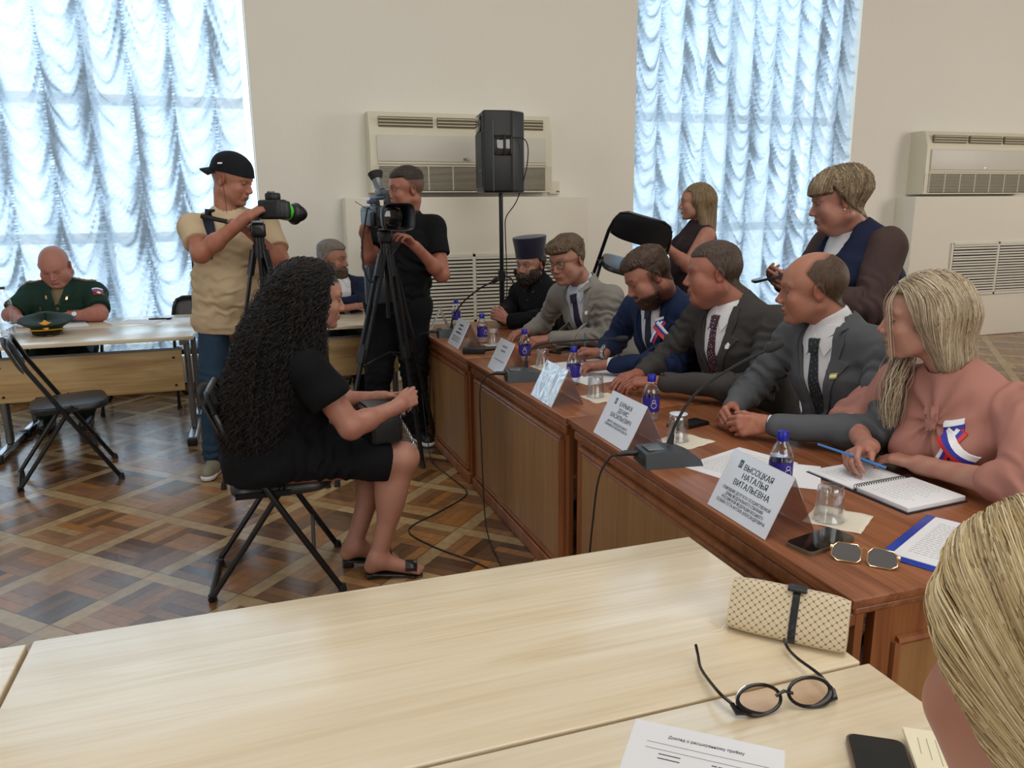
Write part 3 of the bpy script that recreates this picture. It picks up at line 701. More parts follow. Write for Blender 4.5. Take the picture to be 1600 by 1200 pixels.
def napkin(label, loc, rz, s=0.13, seed=0):
    n = 14; V = []; F_ = []
    for i in range(n):
        for j in range(n):
            x, y = (i/(n-1)-0.5)*s, (j/(n-1)-0.5)*s
            e = max(abs(i/(n-1)-0.5), abs(j/(n-1)-0.5))*2
            V.append((x, y, 0.0008+0.004*max(0, e-0.6)*(0.6+0.6*math.sin(i*1.3+j*0.9+seed))))
    for i in range(n-1):
        for j in range(n-1): F_.append((i*n+j, (i+1)*n+j, (i+1)*n+j+1, i*n+j+1))
    o = MB().add(V, F_, True).build('napkin', M['napkin'])
    o.location = loc; o.rotation_euler = (0, 0, rz); md = o.modifiers.new('t', 'SOLIDIFY'); md.thickness = 0.0008
    return tag(o, label, 'napkin', 'napkins under the tumblers')
napkin('paper napkin under the nearest upturned tumbler', (1.325, 1.440, DZ), R(35), 0.135, 1)
napkin('paper napkin under the tumbler by the clasped hands', (1.320, 2.150, DZ), R(20), 0.14, 2)
napkin('paper napkin under the tumbler left of the resting hands', (1.320, 2.80, DZ), R(5), 0.14, 3)
napkin('paper napkin behind the grey lettered name card', (1.335, 3.49, DZ), R(10), 0.12, 4)
napkin('farthest paper napkin, under the tumbler by the priest', (1.30, 4.19, DZ), R(15), 0.12, 5)

# ------------------------------------------------------------ gooseneck microphones and their cables
def microphone(label, loc, rz, neck, cable, clabel):
    t = thing('desk_microphone', label, 'microphone', loc, rz, 'gooseneck microphones on the desk')
    # base: wedge, local +x away from the desk's front edge
    mb = MB(); prof = [(-0.085, 0.0), (-0.085, 0.046), (-0.03, 0.052), (0.04, 0.044), (0.085, 0.022), (0.095, 0.0)]
    w_ = 0.115; V = []; F_ = []; n = len(prof)
    for s in (-1, 1):
        for (x, z) in prof: V.append((x, s*w_/2*(1 if z < 0.04 else 0.88), z))
    F_ = [list(range(n)), [n+i for i in range(n)][::-1]]+[(i, n+i, n+(i+1) % n, (i+1) % n) for i in range(n)]
    MB().add(V, F_, False).build('base', M['grey'], t)
    MB().box((-0.045, 0, 0.052), (0.05, 0.06, 0.005), bev=0.002).build('switch_plate', M['steel'], t)
    MB().box((-0.087, 0.0, 0.018), (0.006, 0.07, 0.022)).build('cable_slot', M['slot'], t)
    T = t.matrix_basis.copy()
    inv = (Matrix.Translation(loc) @ Matrix.Rotation(rz, 4, 'Z')).inverted()
    np_ = spline([inv @ Vector(p) for p in neck], 10)
    MB().tube([np_[0], np_[0]+(np_[1]-np_[0]).normalized()*0.03], [0.011, 0.007], 12).build('neck_socket', M['rubber'], t)
    MB().tube(np_, [0.0046]*len(np_), 10).build('gooseneck', M['rubber'], t)
    d = (np_[-1]-np_[-3]).normalized(); e = np_[-1]
    hd = MB().tube([e-d*0.01, e+d*0.0, e+d*0.012, e+d*0.040, e+d*0.050, e+d*0.053], [0.005, 0.010, 0.0135, 0.0135, 0.010, 0.003], 14).build('microphone_head', M['rubber'], t)
    MB().tube([(-0.085, 0.02, 0.030), (-0.125, 0.022, 0.032), (-0.150, 0.022, 0.028)], [0.009, 0.009, 0.005], 12).build('plug', M['black'], t)
    W0 = (Matrix.Translation(loc) @ Matrix.Rotation(rz, 4, 'Z'))
    st = W0 @ Vector((-0.148, 0.022, 0.028))
    c = MB().tube(spline([st]+[Vector(p) for p in cable], 8), 0.0034, 6).build('microphone_cable', M['rubber'])
    tag(c, clabel, 'cable', 'microphone cables'); return t
microphone('grey gooseneck microphone nearest, bending towards the balding man', (1.150, 1.975, DZ), R(-8),
           [(1.165, 1.985, 0.765), (1.185, 1.985, 0.83), (1.25, 1.975, 0.925), (1.36, 1.95, 1.0), (1.455, 1.93, 1.045)],
           [(0.985, 2.03, 0.725), (0.955, 2.04, 0.66), (0.945, 2.06, 0.5), (0.935, 2.08, 0.25), (0.93, 2.09, 0.05), (0.93, 2.0, 0.006), (0.95, 1.75, 0.005)], 'black microphone cable hanging at the nearest wooden desk')
microphone('grey gooseneck microphone in the middle of the row, bent low', (1.140, 3.245, DZ), R(-10),
           [(1.15, 3.255, 0.765), (1.16, 3.26, 0.82), (1.215, 3.265, 0.862), (1.36, 3.22, 0.880), (1.545, 3.13, 0.892)],
           [(0.975, 3.30, 0.725), (0.945, 3.305, 0.66), (0.94, 3.28, 0.4), (0.925, 3.2, 0.12), (0.92, 3.12, 0.02), (0.90, 2.9, 0.005), (0.88, 2.7, 0.005)], 'black microphone cable hanging before the middle desk')
microphone('grey gooseneck microphone farthest, pointing at the priest', (1.140, 4.60, DZ), R(-6),
           [(1.135, 4.58, 0.765), (1.14, 4.56, 0.83), (1.18, 4.47, 0.93), (1.24, 4.33, 1.02), (1.29, 4.20, 1.075)],
           [(0.955, 4.64, 0.725), (0.93, 4.65, 0.66), (0.94, 4.62, 0.4), (0.935, 4.45, 0.1), (0.93, 4.3, 0.01), (0.97, 4.0, 0.005), (0.985, 3.74, 0.005), (0.80, 3.55, 0.005), (0.605, 3.38, 0.005), (0.66, 3.17, 0.005), (0.81, 2.92, 0.005), (0.88, 2.75, 0.005)],
           'long black cable from the farthest microphone curling over the parquet')
t = thing('connector_box', 'black connector box with plugged cable beside the small print card', 'connector box', (1.11, 3.985, DZ), R(-20))
MB().box((0, 0, 0.017), (0.12, 0.07, 0.034), bev=0.005).build('housing', M['black'], t)
MB().tube([(0.05, 0, 0.022), (0.12, 0.01, 0.026), (0.21, 0.03, 0.018)], [0.014, 0.012, 0.010], 12).build('handle', M['black'], t)

# ------------------------------------------------------------ papers, phones and small things on the desks
def sheet(name, label, cat, loc, rz, w_, h_, m, lines=0, seed=1, th=0.0012, parent=None, group=None, margin=0.14):
    t = thing(name, label, cat, loc, rz, group)
    MB().box((0, 0, th/2), (w_, h_, th)).build('page', m, t)
    if lines:
        rnd = random.Random(seed); mb = MB()
        for k in range(lines):
            y = h_/2-h_*margin-k*(h_*(1-2*margin))/max(1, lines-1); x = -w_/2+w_*0.10; end = w_/2-w_*0.08-(rnd.random() < 0.2)*w_*0.3
            while x < end:
                l_ = rnd.uniform(0.006, 0.016); mb.box((x+l_/2, y, th+0.0001), (l_, 0.0016, 0.0002)); x += l_+0.003
        mb.build('print', M['inkl'], t)
    return t
sheet('paper_sheet', 'printed sheet right of the nearest microphone, behind the first card', 'paper', (1.345, 1.88, DZ), R(-70), 0.21, 0.29, M['paper'], 16, 3)
sheet('paper_sheet', 'pale sheet under the first water bottle, near the notebook', 'paper', (1.43, 1.745, DZ+0.0014), R(-40), 0.15, 0.21, M['paper'], 0)
sheet('paper_sheet', 'sheet the man in the navy suit writes on', 'paper', (1.53, 3.47, DZ), R(-85), 0.21, 0.30, M['paper'], 14, 5)
sheet('paper_sheet', 'white sheet under the watch arm of the man in navy', 'paper', (1.47, 3.17, DZ), R(-75), 0.21, 0.28, M['paper'], 0)
t = thing('tissue_pack', 'small orange case under the hands of the man with glasses', 'case', (1.335, 4.045, DZ), R(80))
MB().box((0, 0, 0.011), (0.15, 0.09, 0.022), bev=0.008).build('case_shell', M['orange'], t)
def phone(label, loc, rz, w_=0.075, l_=0.155, case=None):
    t = thing('smartphone', label, 'phone', loc, rz)
    def rr(w, l, r): return [(sx*(w/2-r)+r*math.cos(a), sy*(l/2-r)+r*math.sin(a)) for sx, sy, a0 in ((1, 1, 0), (-1, 1, PI/2), (-1, -1, PI), (1, -1, 3*PI/2)) for a in np.linspace(a0, a0+PI/2, 6)]
    MB().prism(rr(w_, l_, 0.014), 0.0085).prism(rr(w_-0.003, l_-0.003, 0.013), 0.0095).build('phone_body', case or M['blackm'], t)
    MB().prism(rr(w_-0.006, l_-0.006, 0.012), 0.0008, TR((0, 0, 0.0094))).build('phone_screen', M['screen'], t)
    return t
phone('black smartphone lying before the nearest name card, screen up', (1.188, 1.340, DZ), R(-77), 0.076, 0.160, mat('phone_case', srgb(96, 82, 66), 0.35))
phone('black phone lying behind the tumbler by the clasped hands', (1.43, 2.315, DZ), R(-75))
phone('black smartphone lying by the water bottle of the man with glasses', (1.58, 3.86, DZ), R(-60), 0.085, 0.165)
phone('black smartphone at the bottom edge of the picture under a notepad', (0.742, 0.682, 0.72), R(-33), 0.078, 0.155, mat('phone_case_brown', srgb(120, 98, 78), 0.3))
# sunglasses
def sunglasses():
    t = thing('sunglasses', 'gold rimmed sunglasses with dark lenses at the end of the desk', 'sunglasses', (1.192, 1.212, DZ), R(-47)); t.rotation_euler = (R(-48), 0, R(-47)); t.location.z = DZ+0.001
    oct_ = lambda cx, s: [(cx+s*x, 0.0, z) for x, z in ((-0.029, 0.012), (-0.022, 0.004), (0.016, 0.003), (0.029, 0.013), (0.029, 0.034), (0.020, 0.045), (-0.020, 0.047), (-0.030, 0.034))]
    mb = MB()
    for s in (-1, 1): mb.tube(oct_(s*0.036, s), 0.0014, 6, closed=True)
    mb.tube([(-0.009, 0, 0.037), (0, -0.003, 0.042), (0.009, 0, 0.037)], 0.0014, 6)
    for s in (-1, 1): mb.box((s*0.066, 0.004, 0.033), (0.008, 0.010, 0.008), bev=0.001)
    mb.build('gold_rim', M['gold'], t)
    lm = clearmat('dark_lens', (0.16, 0.10, 0.08), 0.03, 0.05, 0.10)
    for s in (-1, 1):
        p = [(x, z) for x, y, z in oct_(s*0.036, s)]
        MB().prism(p, 0.0015, Matrix(((1,0,0,0),(0,0,1,-0.0007),(0,1,0,0),(0,0,0,1)))).build('lens', lm, t)
    for s, e in ((-1, 0.055), (1, -0.05)):
        MB().tube(spline([(s*0.068, 0.006, 0.033), (s*0.060, 0.020, 0.022), (s*0.02, 0.036, 0.010), (e*0.6, 0.045, 0.006), (e, 0.034, 0.004)], 5), 0.0016, 6).build('temple_arm', M['gold'], t)
    return t
sunglasses()
# spiral notebook
t = thing('spiral_notebook', 'open spiral notebook under the hand of the woman in pink', 'notebook', (1.600, 1.585, DZ), R(-86))
cv = MB().box((0, 0, 0.002), (0.35, 0.215, 0.004), bev=0.001).build('cover', mat('notebook_cover', srgb(22, 28, 46), 0.5), t)
MB().box((0.089, 0, 0.010), (0.164, 0.205, 0.013), bev=0.002).build('page_block', M['paper'], t)
MB().box((-0.089, 0, 0.006), (0.164, 0.205, 0.006), bev=0.002).build('turned_page', M['paper'], t)
mb = MB()
for k in range(22): mb.tube([(0.009*math.cos(a), -0.095+k*0.19/21, 0.013+0.008*math.sin(a)) for a in np.linspace(0, 2*PI, 11)[:-1]], 0.0010, 5, closed=True)
mb.build('wire_binding', M['blackm'], t)
mb = MB(); rnd = random.Random(4)
for sx, zz in ((0.089, 0.0167), (-0.089, 0.0092)):
    for k in range(11):
        y = 0.08-k*0.0155; x = sx-0.055
        while x < sx+0.05-rnd.random()*0.03:
            l_ = rnd.uniform(0.004, 0.012); mb.box((x+l_/2, y+rnd.uniform(-0.001, 0.001), zz), (l_, 0.0011, 0.0002), T=None); x += l_+0.003
mb.build('handwriting', M['inkl'], t)
# blue folder with sheet
t = thing('blue_folder', 'blue plastic folder at the right end of the desk', 'folder', (1.456, 1.208, DZ), R(-64))
MB().box((0, 0, 0.0015), (0.235, 0.32, 0.003), bev=0.001).build('folder_cover', M['bluef'], t)
sheet('paper_sheet', 'printed white sheet lying on the blue folder', 'paper', (1.466, 1.206, DZ+0.0032), R(-64), 0.205, 0.29, M['paper'], 18, 8)

# ------------------------------------------------------------ things on the near maple tables
TZ = 0.72
sheet('paper_sheet', 'printed sheet with a ruled table, bottom edge of the picture', 'paper', (0.478, 0.722, TZ), R(-39), 0.21, 0.297, M['paper'], 0)
t = [o for o in COL.objects if o.get('label', '').startswith('printed sheet with a ruled')][0]
mb = MB(); rnd = random.Random(9)
mb.tube([(-0.08, 0.105, 0.0014), (0.085, 0.105, 0.0014)], 0.0003, 4); mb.tube([(0.085, 0.105, 0.0014), (0.085, -0.14, 0.0014)], 0.0003, 4); mb.tube([(-0.08, 0.092, 0.0014), (0.085, 0.092, 0.0014)], 0.0003, 4)
for k in range(24):
    x = 0.012
    while x < 0.075:
        l_ = rnd.uniform(0.004, 0.011); mb.box((x+l_/2, 0.083-k*0.0088, 0.0014), (l_, 0.0016, 0.0003)); x += l_+0.002
    if k < 2: mb.box((-0.045, 0.083-k*0.0088, 0.0014), (0.03, 0.0016, 0.0003))
mb.build('print', M['ink'], t)
text_mesh('lettering', 'Доклад о расширенному приёму', 0.0085, Matrix.Translation((0.0, 0.122, 0.0014)), M['ink'], t, width=0.105)
t = sheet('notepad', 'small cream notepad lying over the phone, bottom right', 'notepad', (0.828, 0.650, TZ+0.0115), R(-33), 0.10, 0.15, M['paperc'], 0, th=0.007)
mb = MB()
for k in range(7): mb.tube([(-0.035+k*0.011, 0.055, 0.0072), (-0.038+k*0.011, 0.02-0.01*(k % 3), 0.0072)], 0.0003, 4)
mb.build('pencil_lines', M['inkl'], t)
sheet('notepad_cover', 'pale cardboard lying under the cream notepad', 'cardboard', (0.846, 0.630, TZ), R(-33), 0.09, 0.14, M['paperc'], 0, th=0.0112)

def monogram():
    m = bpy.data.materials.new('patterned_canvas'); m.use_nodes = True; nt = NT(m); b = nt.n['Principled BSDF']
    uv = nt.node('ShaderNodeUVMap'); sp = nt.node('ShaderNodeSeparateXYZ'); nt.link(uv.outputs[0], sp.inputs[0])
    a = nt.math('ADD', sp.outputs[0], sp.outputs[1]); d = nt.math('SUBTRACT', sp.outputs[0], sp.outputs[1])
    def line(v):
        f = nt.math('ABSOLUTE', nt.math('SUBTRACT', nt.math('FRACT', v), 0.5)); return nt.math('LESS_THAN', f, 0.055), f
    la, fa = line(a); ld, fd = line(d)
    near = nt.math('LESS_THAN', nt.math('MAXIMUM', fa, fd), 0.20)
    cross = nt.math('MULTIPLY', nt.math('MAXIMUM', nt.math('LESS_THAN', fa, 0.085), nt.math('LESS_THAN', fd, 0.085)), near)
    ln = nt.math('MAXIMUM', nt.math('MULTIPLY', nt.math('MAXIMUM', la, ld), 0.45), cross)
    col = nt.mix(ln, srgb(208, 192, 162), srgb(120, 92, 66)); nt.link(col, b.inputs['Base Color']); b.inputs['Roughness'].default_value = 0.5
    return m
M['mono'] = monogram(); M['gloss'] = mat('glossy_black_acetate', (0.006, 0.006, 0.007), 0.18)
def clutch():
    # trifold wallet lying on its side: a padded, rounded wedge
    o3 = Vector((0.838, 1.012, TZ)); ax = Vector((0.907-0.770, 0.943-1.085, 0)).normalized(); bk = Vector((0.70, 0.68, 0)).normalized()
    T = frame(o3, ax, bk); t = thing('clutch_wallet', 'beige clutch wallet with brown lattice pattern and black strap', 'wallet', (0, 0, 0)); SETTLE.append((t, o3.copy()))
    prof = [(-0.010, 0.002), (-0.018, 0.010), (-0.019, 0.020), (-0.012, 0.038), (0.004, 0.060), (0.020, 0.079), (0.032, 0.086), (0.043, 0.083), (0.048, 0.070), (0.044, 0.030), (0.040, 0.004), (0.034, 0.0), (0.0, 0.0)]
    P = [Vector((0, y, z)) for y, z in prof]; P = spline(P, 3); n = len(P); L = 0.198; nx = 13
    me = bpy.data.meshes.new('wallet_body'); V = []; F_ = []; UV = []
    arc = [0]
    for i in range(1, n): arc.append(arc[-1]+(P[i]-P[i-1]).length)
    for i in range(nx):
        a = -1+2*i/(nx-1); k = 1-0.10*abs(a)**6; x = a*L/2
        for j, p in enumerate(P):
            c = Vector((0, 0.012, 0.032)); q = c+(p-c)*k; V.append(tuple(T @ Vector((x, q.y, max(q.z, 0.0004)))))
            UV.append((x/0.0135, arc[j]/0.0135))
    for i in range(nx-1):
        for j in range(n): F_.append((i*n+j, (i+1)*n+j, (i+1)*n+(j+1) % n, i*n+(j+1) % n))
    F_.append([j for j in range(n)]); F_.append([(nx-1)*n+j for j in range(n)][::-1])
    me.from_pydata(V, [], F_); uvl = me.uv_layers.new(name='UVMap')
    for l in me.loops: uvl.data[l.index].uv = UV[l.vertex_index]
    me.polygons.foreach_set('use_smooth', np.ones(len(me.polygons), dtype=bool)); me.materials.append(M['mono']); me.set_sharp_from_angle(angle=R(50))
    link(bpy.data.objects.new('wallet_body', me), t)
    mb = MB()
    sx = 0.012
    for j in range(1, int(n*0.62)):
        a, b = P[j], P[j+1]; out = lambda p: (Vector((0, p.y-0.012, p.z-0.032)).normalized()*0.0022)
        q = [Vector((sx-0.006, a.y, a.z))+out(a), Vector((sx+0.006, a.y, a.z))+out(a), Vector((sx+0.006, b.y, b.z))+out(b), Vector((sx-0.006, b.y, b.z))+out(b)]
        q2 = [v-out(a)*0.9 for v in q]
        mb.add(q+q2, [(0,1,2,3),(7,6,5,4),(0,4,5,1),(2,6,7,3),(1,5,6,2),(3,7,4,0)], False, T)
    mb.build('strap', M['vinyl'], t)
    MB().box((sx, 0.028, 0.0875), (0.032, 0.022, 0.006), T=T, bev=0.002).build('clasp', M['vinyl'], t)
    mb = MB()
    mb.tube([T @ Vector(p) for p in ((-0.097, 0.0, 0.02), (-0.11, -0.01, 0.004), (-0.13, 0.0, 0.002), (-0.135, 0.03, 0.002))], 0.0007, 5)
    mb.tube([T @ Vector(p) for p in ((-0.097, 0.0, 0.02), (-0.105, -0.02, 0.004), (-0.12, -0.035, 0.002))], 0.0007, 5)
    mb.build('thread', M['paperc'], t)
    return t
clutch()
def eyeglasses():
    t = thing('eyeglasses', 'black framed eyeglasses lying open on the near table', 'eyeglasses', (0, 0, 0)); SETTLE.append((t, Vector((0.72, 0.9, TZ))))
    a, b = Vector((0.630, 0.850, TZ)), Vector((0.797, 0.830, TZ)); c = (a+b)/2; ax = (b-a).normalized(); up = Vector((0.09, 0.80, 1)).normalized()
    T = frame(c, ax, up); hw = (b-a).length/2
    lens = clearmat('clear_lens', (0.93, 0.86, 0.83), 0.01, 0.05, 0.06)
    fr = MB()
    for s in (-1, 1):
        cx = s*hw*0.50; rx, ry = 0.0350, 0.0205
        pts = [T @ Vector((cx+rx*math.cos(q), 0.0245+ry*math.sin(q), 0)) for q in np.linspace(0, 2*PI, 29)[:-1]]
        rad = [0.0028+0.0045*max(0, s*math.cos(q))*max(0, -math.sin(q)+0.2) for q in np.linspace(0, 2*PI, 29)[:-1]]
        fr.tube(pts, rad, 8, closed=True)
        fr.tube([T @ Vector((s*(hw*0.5+0.020), 0.009, 0)), T @ Vector((s*(hw-0.003), 0.012, -0.002)), T @ Vector((s*hw, 0.024, -0.006))], [0.004, 0.0055, 0.004], 8)
        MB().prism([(cx+rx*0.97*math.cos(q), 0.0245+ry*0.97*math.sin(q)) for q in np.linspace(0, 2*PI, 25)[:-1]], 0.0012, T @ Matrix.Translation((0, 0, -0.0006))).build('lens', lens, t)
        MB().tube([T @ Vector((cx+s*(rx+0.003)*math.cos(q), 0.0245+(ry+0.003)*math.sin(q), 0.001)) for q in np.linspace(0.2, 1.1, 8)], 0.0013, 6).build('metal_inlay', M['chrome'], t)
    fr.tube([T @ Vector((-0.014, 0.026, 0)), T @ Vector((0, 0.031, 0.002)), T @ Vector((0.014, 0.026, 0))], 0.0026, 8)
    fr.build('frame_front', M['gloss'], t)
    for s, e in ((-1, [(0.628, 0.90, 0.737), (0.640, 0.965, 0.732), (0.655, 1.000, 0.734), (0.660, 1.016, 0.744)]), (1, [(0.803, 0.885, 0.738), (0.806, 0.94, 0.733), (0.812, 0.972, 0.732), (0.818, 0.990, 0.738)])):
        p0 = T @ Vector((s*hw, 0.024, -0.006))
        MB().tube(spline([p0]+[Vector(q) for q in e], 5), 0.0026, 8).build('temple_arm', M['gloss'], t)
    return t
eyeglasses()

# ------------------------------------------------------------ things on the officer's table
sheet('paper_sheet', 'white sheet under the officer hands', 'paper', (-1.24, 6.07, TZ), R(15), 0.21, 0.30, M['paper'], 0)
sheet('magazine', 'open leaflet left of the loose papers on the back table', 'leaflet', (-0.78, 6.02, TZ), R(70), 0.19, 0.28, M['paper'], 0, th=0.005)
sheet('paper_sheet', 'loose sheet near the empty chair behind the man in beige', 'paper', (-0.53, 6.03, TZ), R(80), 0.21, 0.29, M['paper'], 0)
phone('dark phone on the loose papers of the back table', (-0.66, 6.10, TZ+0.0055), R(80), 0.07, 0.15)
t = thing('large_water_bottle', 'large clear water bottle at the left edge on the back table', 'bottle', (-1.79, 6.02 if False else 5.66, TZ))
t.location = (-1.50, 5.62, TZ)
MB().lathe([(0.002, 0), (0.038, 0), (0.044, 0.01)]+[(0.044-0.0025*(k % 2), 0.03+k*0.014) for k in range(13)]+[(0.040, 0.225), (0.018, 0.275), (0.0145, 0.285), (0.0145, 0.30)], 24).build('bottle_body', M['clear'], t)
MB().lathe([(0.001, 0.004), (0.036, 0.005), (0.041, 0.02), (0.041, 0.09), (0.001, 0.0905)], 24).build('water', M['water'], t)
MB().lathe([(0.001, 0.298), (0.0165, 0.298), (0.0165, 0.312), (0.001, 0.313)], 20).build('cap', M['slot'], t)
def officer_cap():
    g = mat('officer_green', srgb(18, 40, 32), 0.7, var=0.08, bump=0.1, bscale=150)
    t = thing('peaked_cap', 'dark green officer cap with gold badge lying on the table', 'cap', (-1.285, 5.63, TZ), R(10))
    n = 36; V = []; F_ = []
    rings = [(0.085, 0.030, 0), (0.092, 0.045, 0), (0.135, 0.072, 0.012), (0.155, 0.090, 0.022), (0.150, 0.100, 0.028), (0.08, 0.112, 0.03), (0.002, 0.115, 0.03)]
    for r, z, tl in rings:
        for k in range(n):
            a = 2*PI*k/n; V.append((r*math.cos(a)*1.02, r*math.sin(a)*0.95, z-tl*math.sin(a)*(-0.9)))
    for i in range(len(rings)-1):
        for k in range(n): F_.append((i*n+k, i*n+(k+1) % n, (i+1)*n+(k+1) % n, (i+1)*n+k))
    MB().add(V, F_, True).build('crown', g, t)
    MB().lathe([(0.084, 0.004), (0.087, 0.004), (0.089, 0.034), (0.086, 0.036)], n, cap=False).build('band', g, t)
    MB().tube([(0.094*math.cos(a), 0.094*math.sin(a), 0.030+0.006*math.cos(a+PI/2)) for a in np.linspace(PI*1.02, PI*1.98, 20)], 0.0062, 8).build('gold_cord', mat('gold_cord', srgb(206, 160, 20), 0.4), t)
    # visor
    V = []; F_ = []; m_ = 15
    for i in range(m_):
        a = PI*1.12+PI*0.76*i/(m_-1); b_ = math.sin(PI*i/(m_-1))
        for q in range(5):
            r = 0.088+q/4*0.055*b_; V.append((r*math.cos(a), r*math.sin(a), 0.024-0.020*(q/4)*b_))
    for i in range(m_-1):
        for q in range(4): F_.append((i*5+q, (i+1)*5+q, (i+1)*5+q+1, i*5+q+1))
    v = MB().add(V, F_, True).build('visor', M['screen'], t); md = v.modifiers.new('s', 'SOLIDIFY'); md.thickness = 0.003
    bd = mat('gold_badge', srgb(196, 140, 50), 0.35, metal=0.5)
    MB().lathe([(0.001, 0), (0.018, 0), (0.016, 0.005), (0.001, 0.007)], 16, TR((0, -0.104, 0.052), rx=R(72))).build('cockade', bd, t)
    MB().prism([(-0.034, 0.004), (0, -0.014), (0.034, 0.004), (0.016, 0.010), (0, 0.026), (-0.016, 0.010)], 0.005, TR((0, -0.132, 0.082), rx=R(62))).build('eagle_badge', bd, t)
    return t
officer_cap()

# ------------------------------------------------------------ loudspeaker on its stand
t = thing('loudspeaker', 'black loudspeaker on a tripod stand before the air conditioner', 'loudspeaker', (1.855, 5.80, 1.60), R(172))
prof = [(0.16, -0.185), (0.16, 0.185), (-0.06, 0.185), (-0.17, 0.09), (-0.17, -0.09), (-0.06, -0.185)]
mb = MB(); bm = bmesh.new(); hs = 0.585
vs = [bm.verts.new((x*(1 if k else 1.0), y, z)) for k, z in ((0, 0), (1, hs)) for x, y in prof]; n = 6
bm.faces.new(vs[:6][::-1]); bm.faces.new(vs[6:])
for i in range(n): bm.faces.new((vs[i], vs[(i+1) % n], vs[n+(i+1) % n], vs[n+i]))
bmesh.ops.bevel(bm, geom=list(bm.edges), offset=0.02, segments=3, profile=0.5, affect='EDGES'); bm.verts.index_update()
mb.add([v.co.copy() for v in bm.verts], [[v.index for v in f.verts] for f in bm.faces], True); bm.free()
mb.build('cabinet', M['black'], t)
MB().box((0.162, 0, 0.24), (0.012, 0.32, 0.40), bev=0.005).build('front_grille', mat('grille_metal', (0.02, 0.021, 0.024), 0.5, bump=0.4, bscale=400), t)
MB().box((0.164, 0, 0.50), (0.02, 0.22, 0.11), bev=0.03).build('horn', M['screen'], t)
for s in (-1, 1):
    MB().box((0.01, s*0.186, 0.34), (0.13, 0.012, 0.15), bev=0.005).build('handle_recess', M['slot'] if False else M['screen'], t)
    MB().tube([(0.0, s*0.190, 0.27), (0.0, s*0.196, 0.28), (0.0, s*0.196, 0.40), (0.0, s*0.190, 0.41)], 0.010, 8).build('handle', M['black'], t)
    MB().box((0.085, s*0.186, 0.26), (0.015, 0.01, 0.50), bev=0.004).build('side_rib', M['grey'], t)
MB().lathe([(0.001, 0), (0.013, 0), (0.013, 0.004), (0.001, 0.005)], 16, TR((0.168, 0.09, 0.16), ry=R(90))).build('badge', M['chrome'], t)
t = thing('speaker_stand', 'black tripod stand carrying the loudspeaker', 'speaker stand', (1.855, 5.80, 0))
MB().tube([(0, 0, 0.12), (0, 0, 0.98)], 0.021, 14).build('outer_pole', M['blackm'], t)
MB().tube([(0, 0, 0.95), (0, 0, 1.61)], 0.0165, 14).build('inner_pole', M['blackm'], t)
cl = MB().tube([(0, 0, 0.93), (0, 0, 1.01)], 0.030, 14).build('collar', M['black'], t)
MB().tube([(0.02, -0.02, 0.97), (0.06, -0.05, 0.95), (0.075, -0.06, 0.92)], 0.007, 8).build('clamp_lever', M['black'], cl)
for a in (0.6, 2.7, 4.8):
    MB().tube([(0.02*math.cos(a), 0.02*math.sin(a), 0.62), (0.46*math.cos(a), 0.46*math.sin(a), 0.012)], 0.010, 8).build('leg', M['blackm'], t)
    MB().tube([(0, 0, 0.22), (0.24*math.cos(a), 0.24*math.sin(a), 0.315)], 0.007, 8).build('brace', M['blackm'], t)
c = MB().tube(spline([(1.79, 5.60, 1.98), (1.99, 5.62, 1.98), (2.02, 5.66, 1.80), (1.96, 5.72, 1.55), (1.885, 5.765, 1.42), (1.880, 5.775, 1.30), (1.883, 5.768, 1.1), (1.885, 5.765, 0.9), (1.88, 5.765, 0.75), (1.884, 5.765, 0.3), (1.95, 5.9, 0.02), (2.2, 6.2, 0.006)], 8), 0.004, 6).build('speaker_cable', M['rubber'])
tag(c, 'black cable running from the loudspeaker down its stand', 'cable')
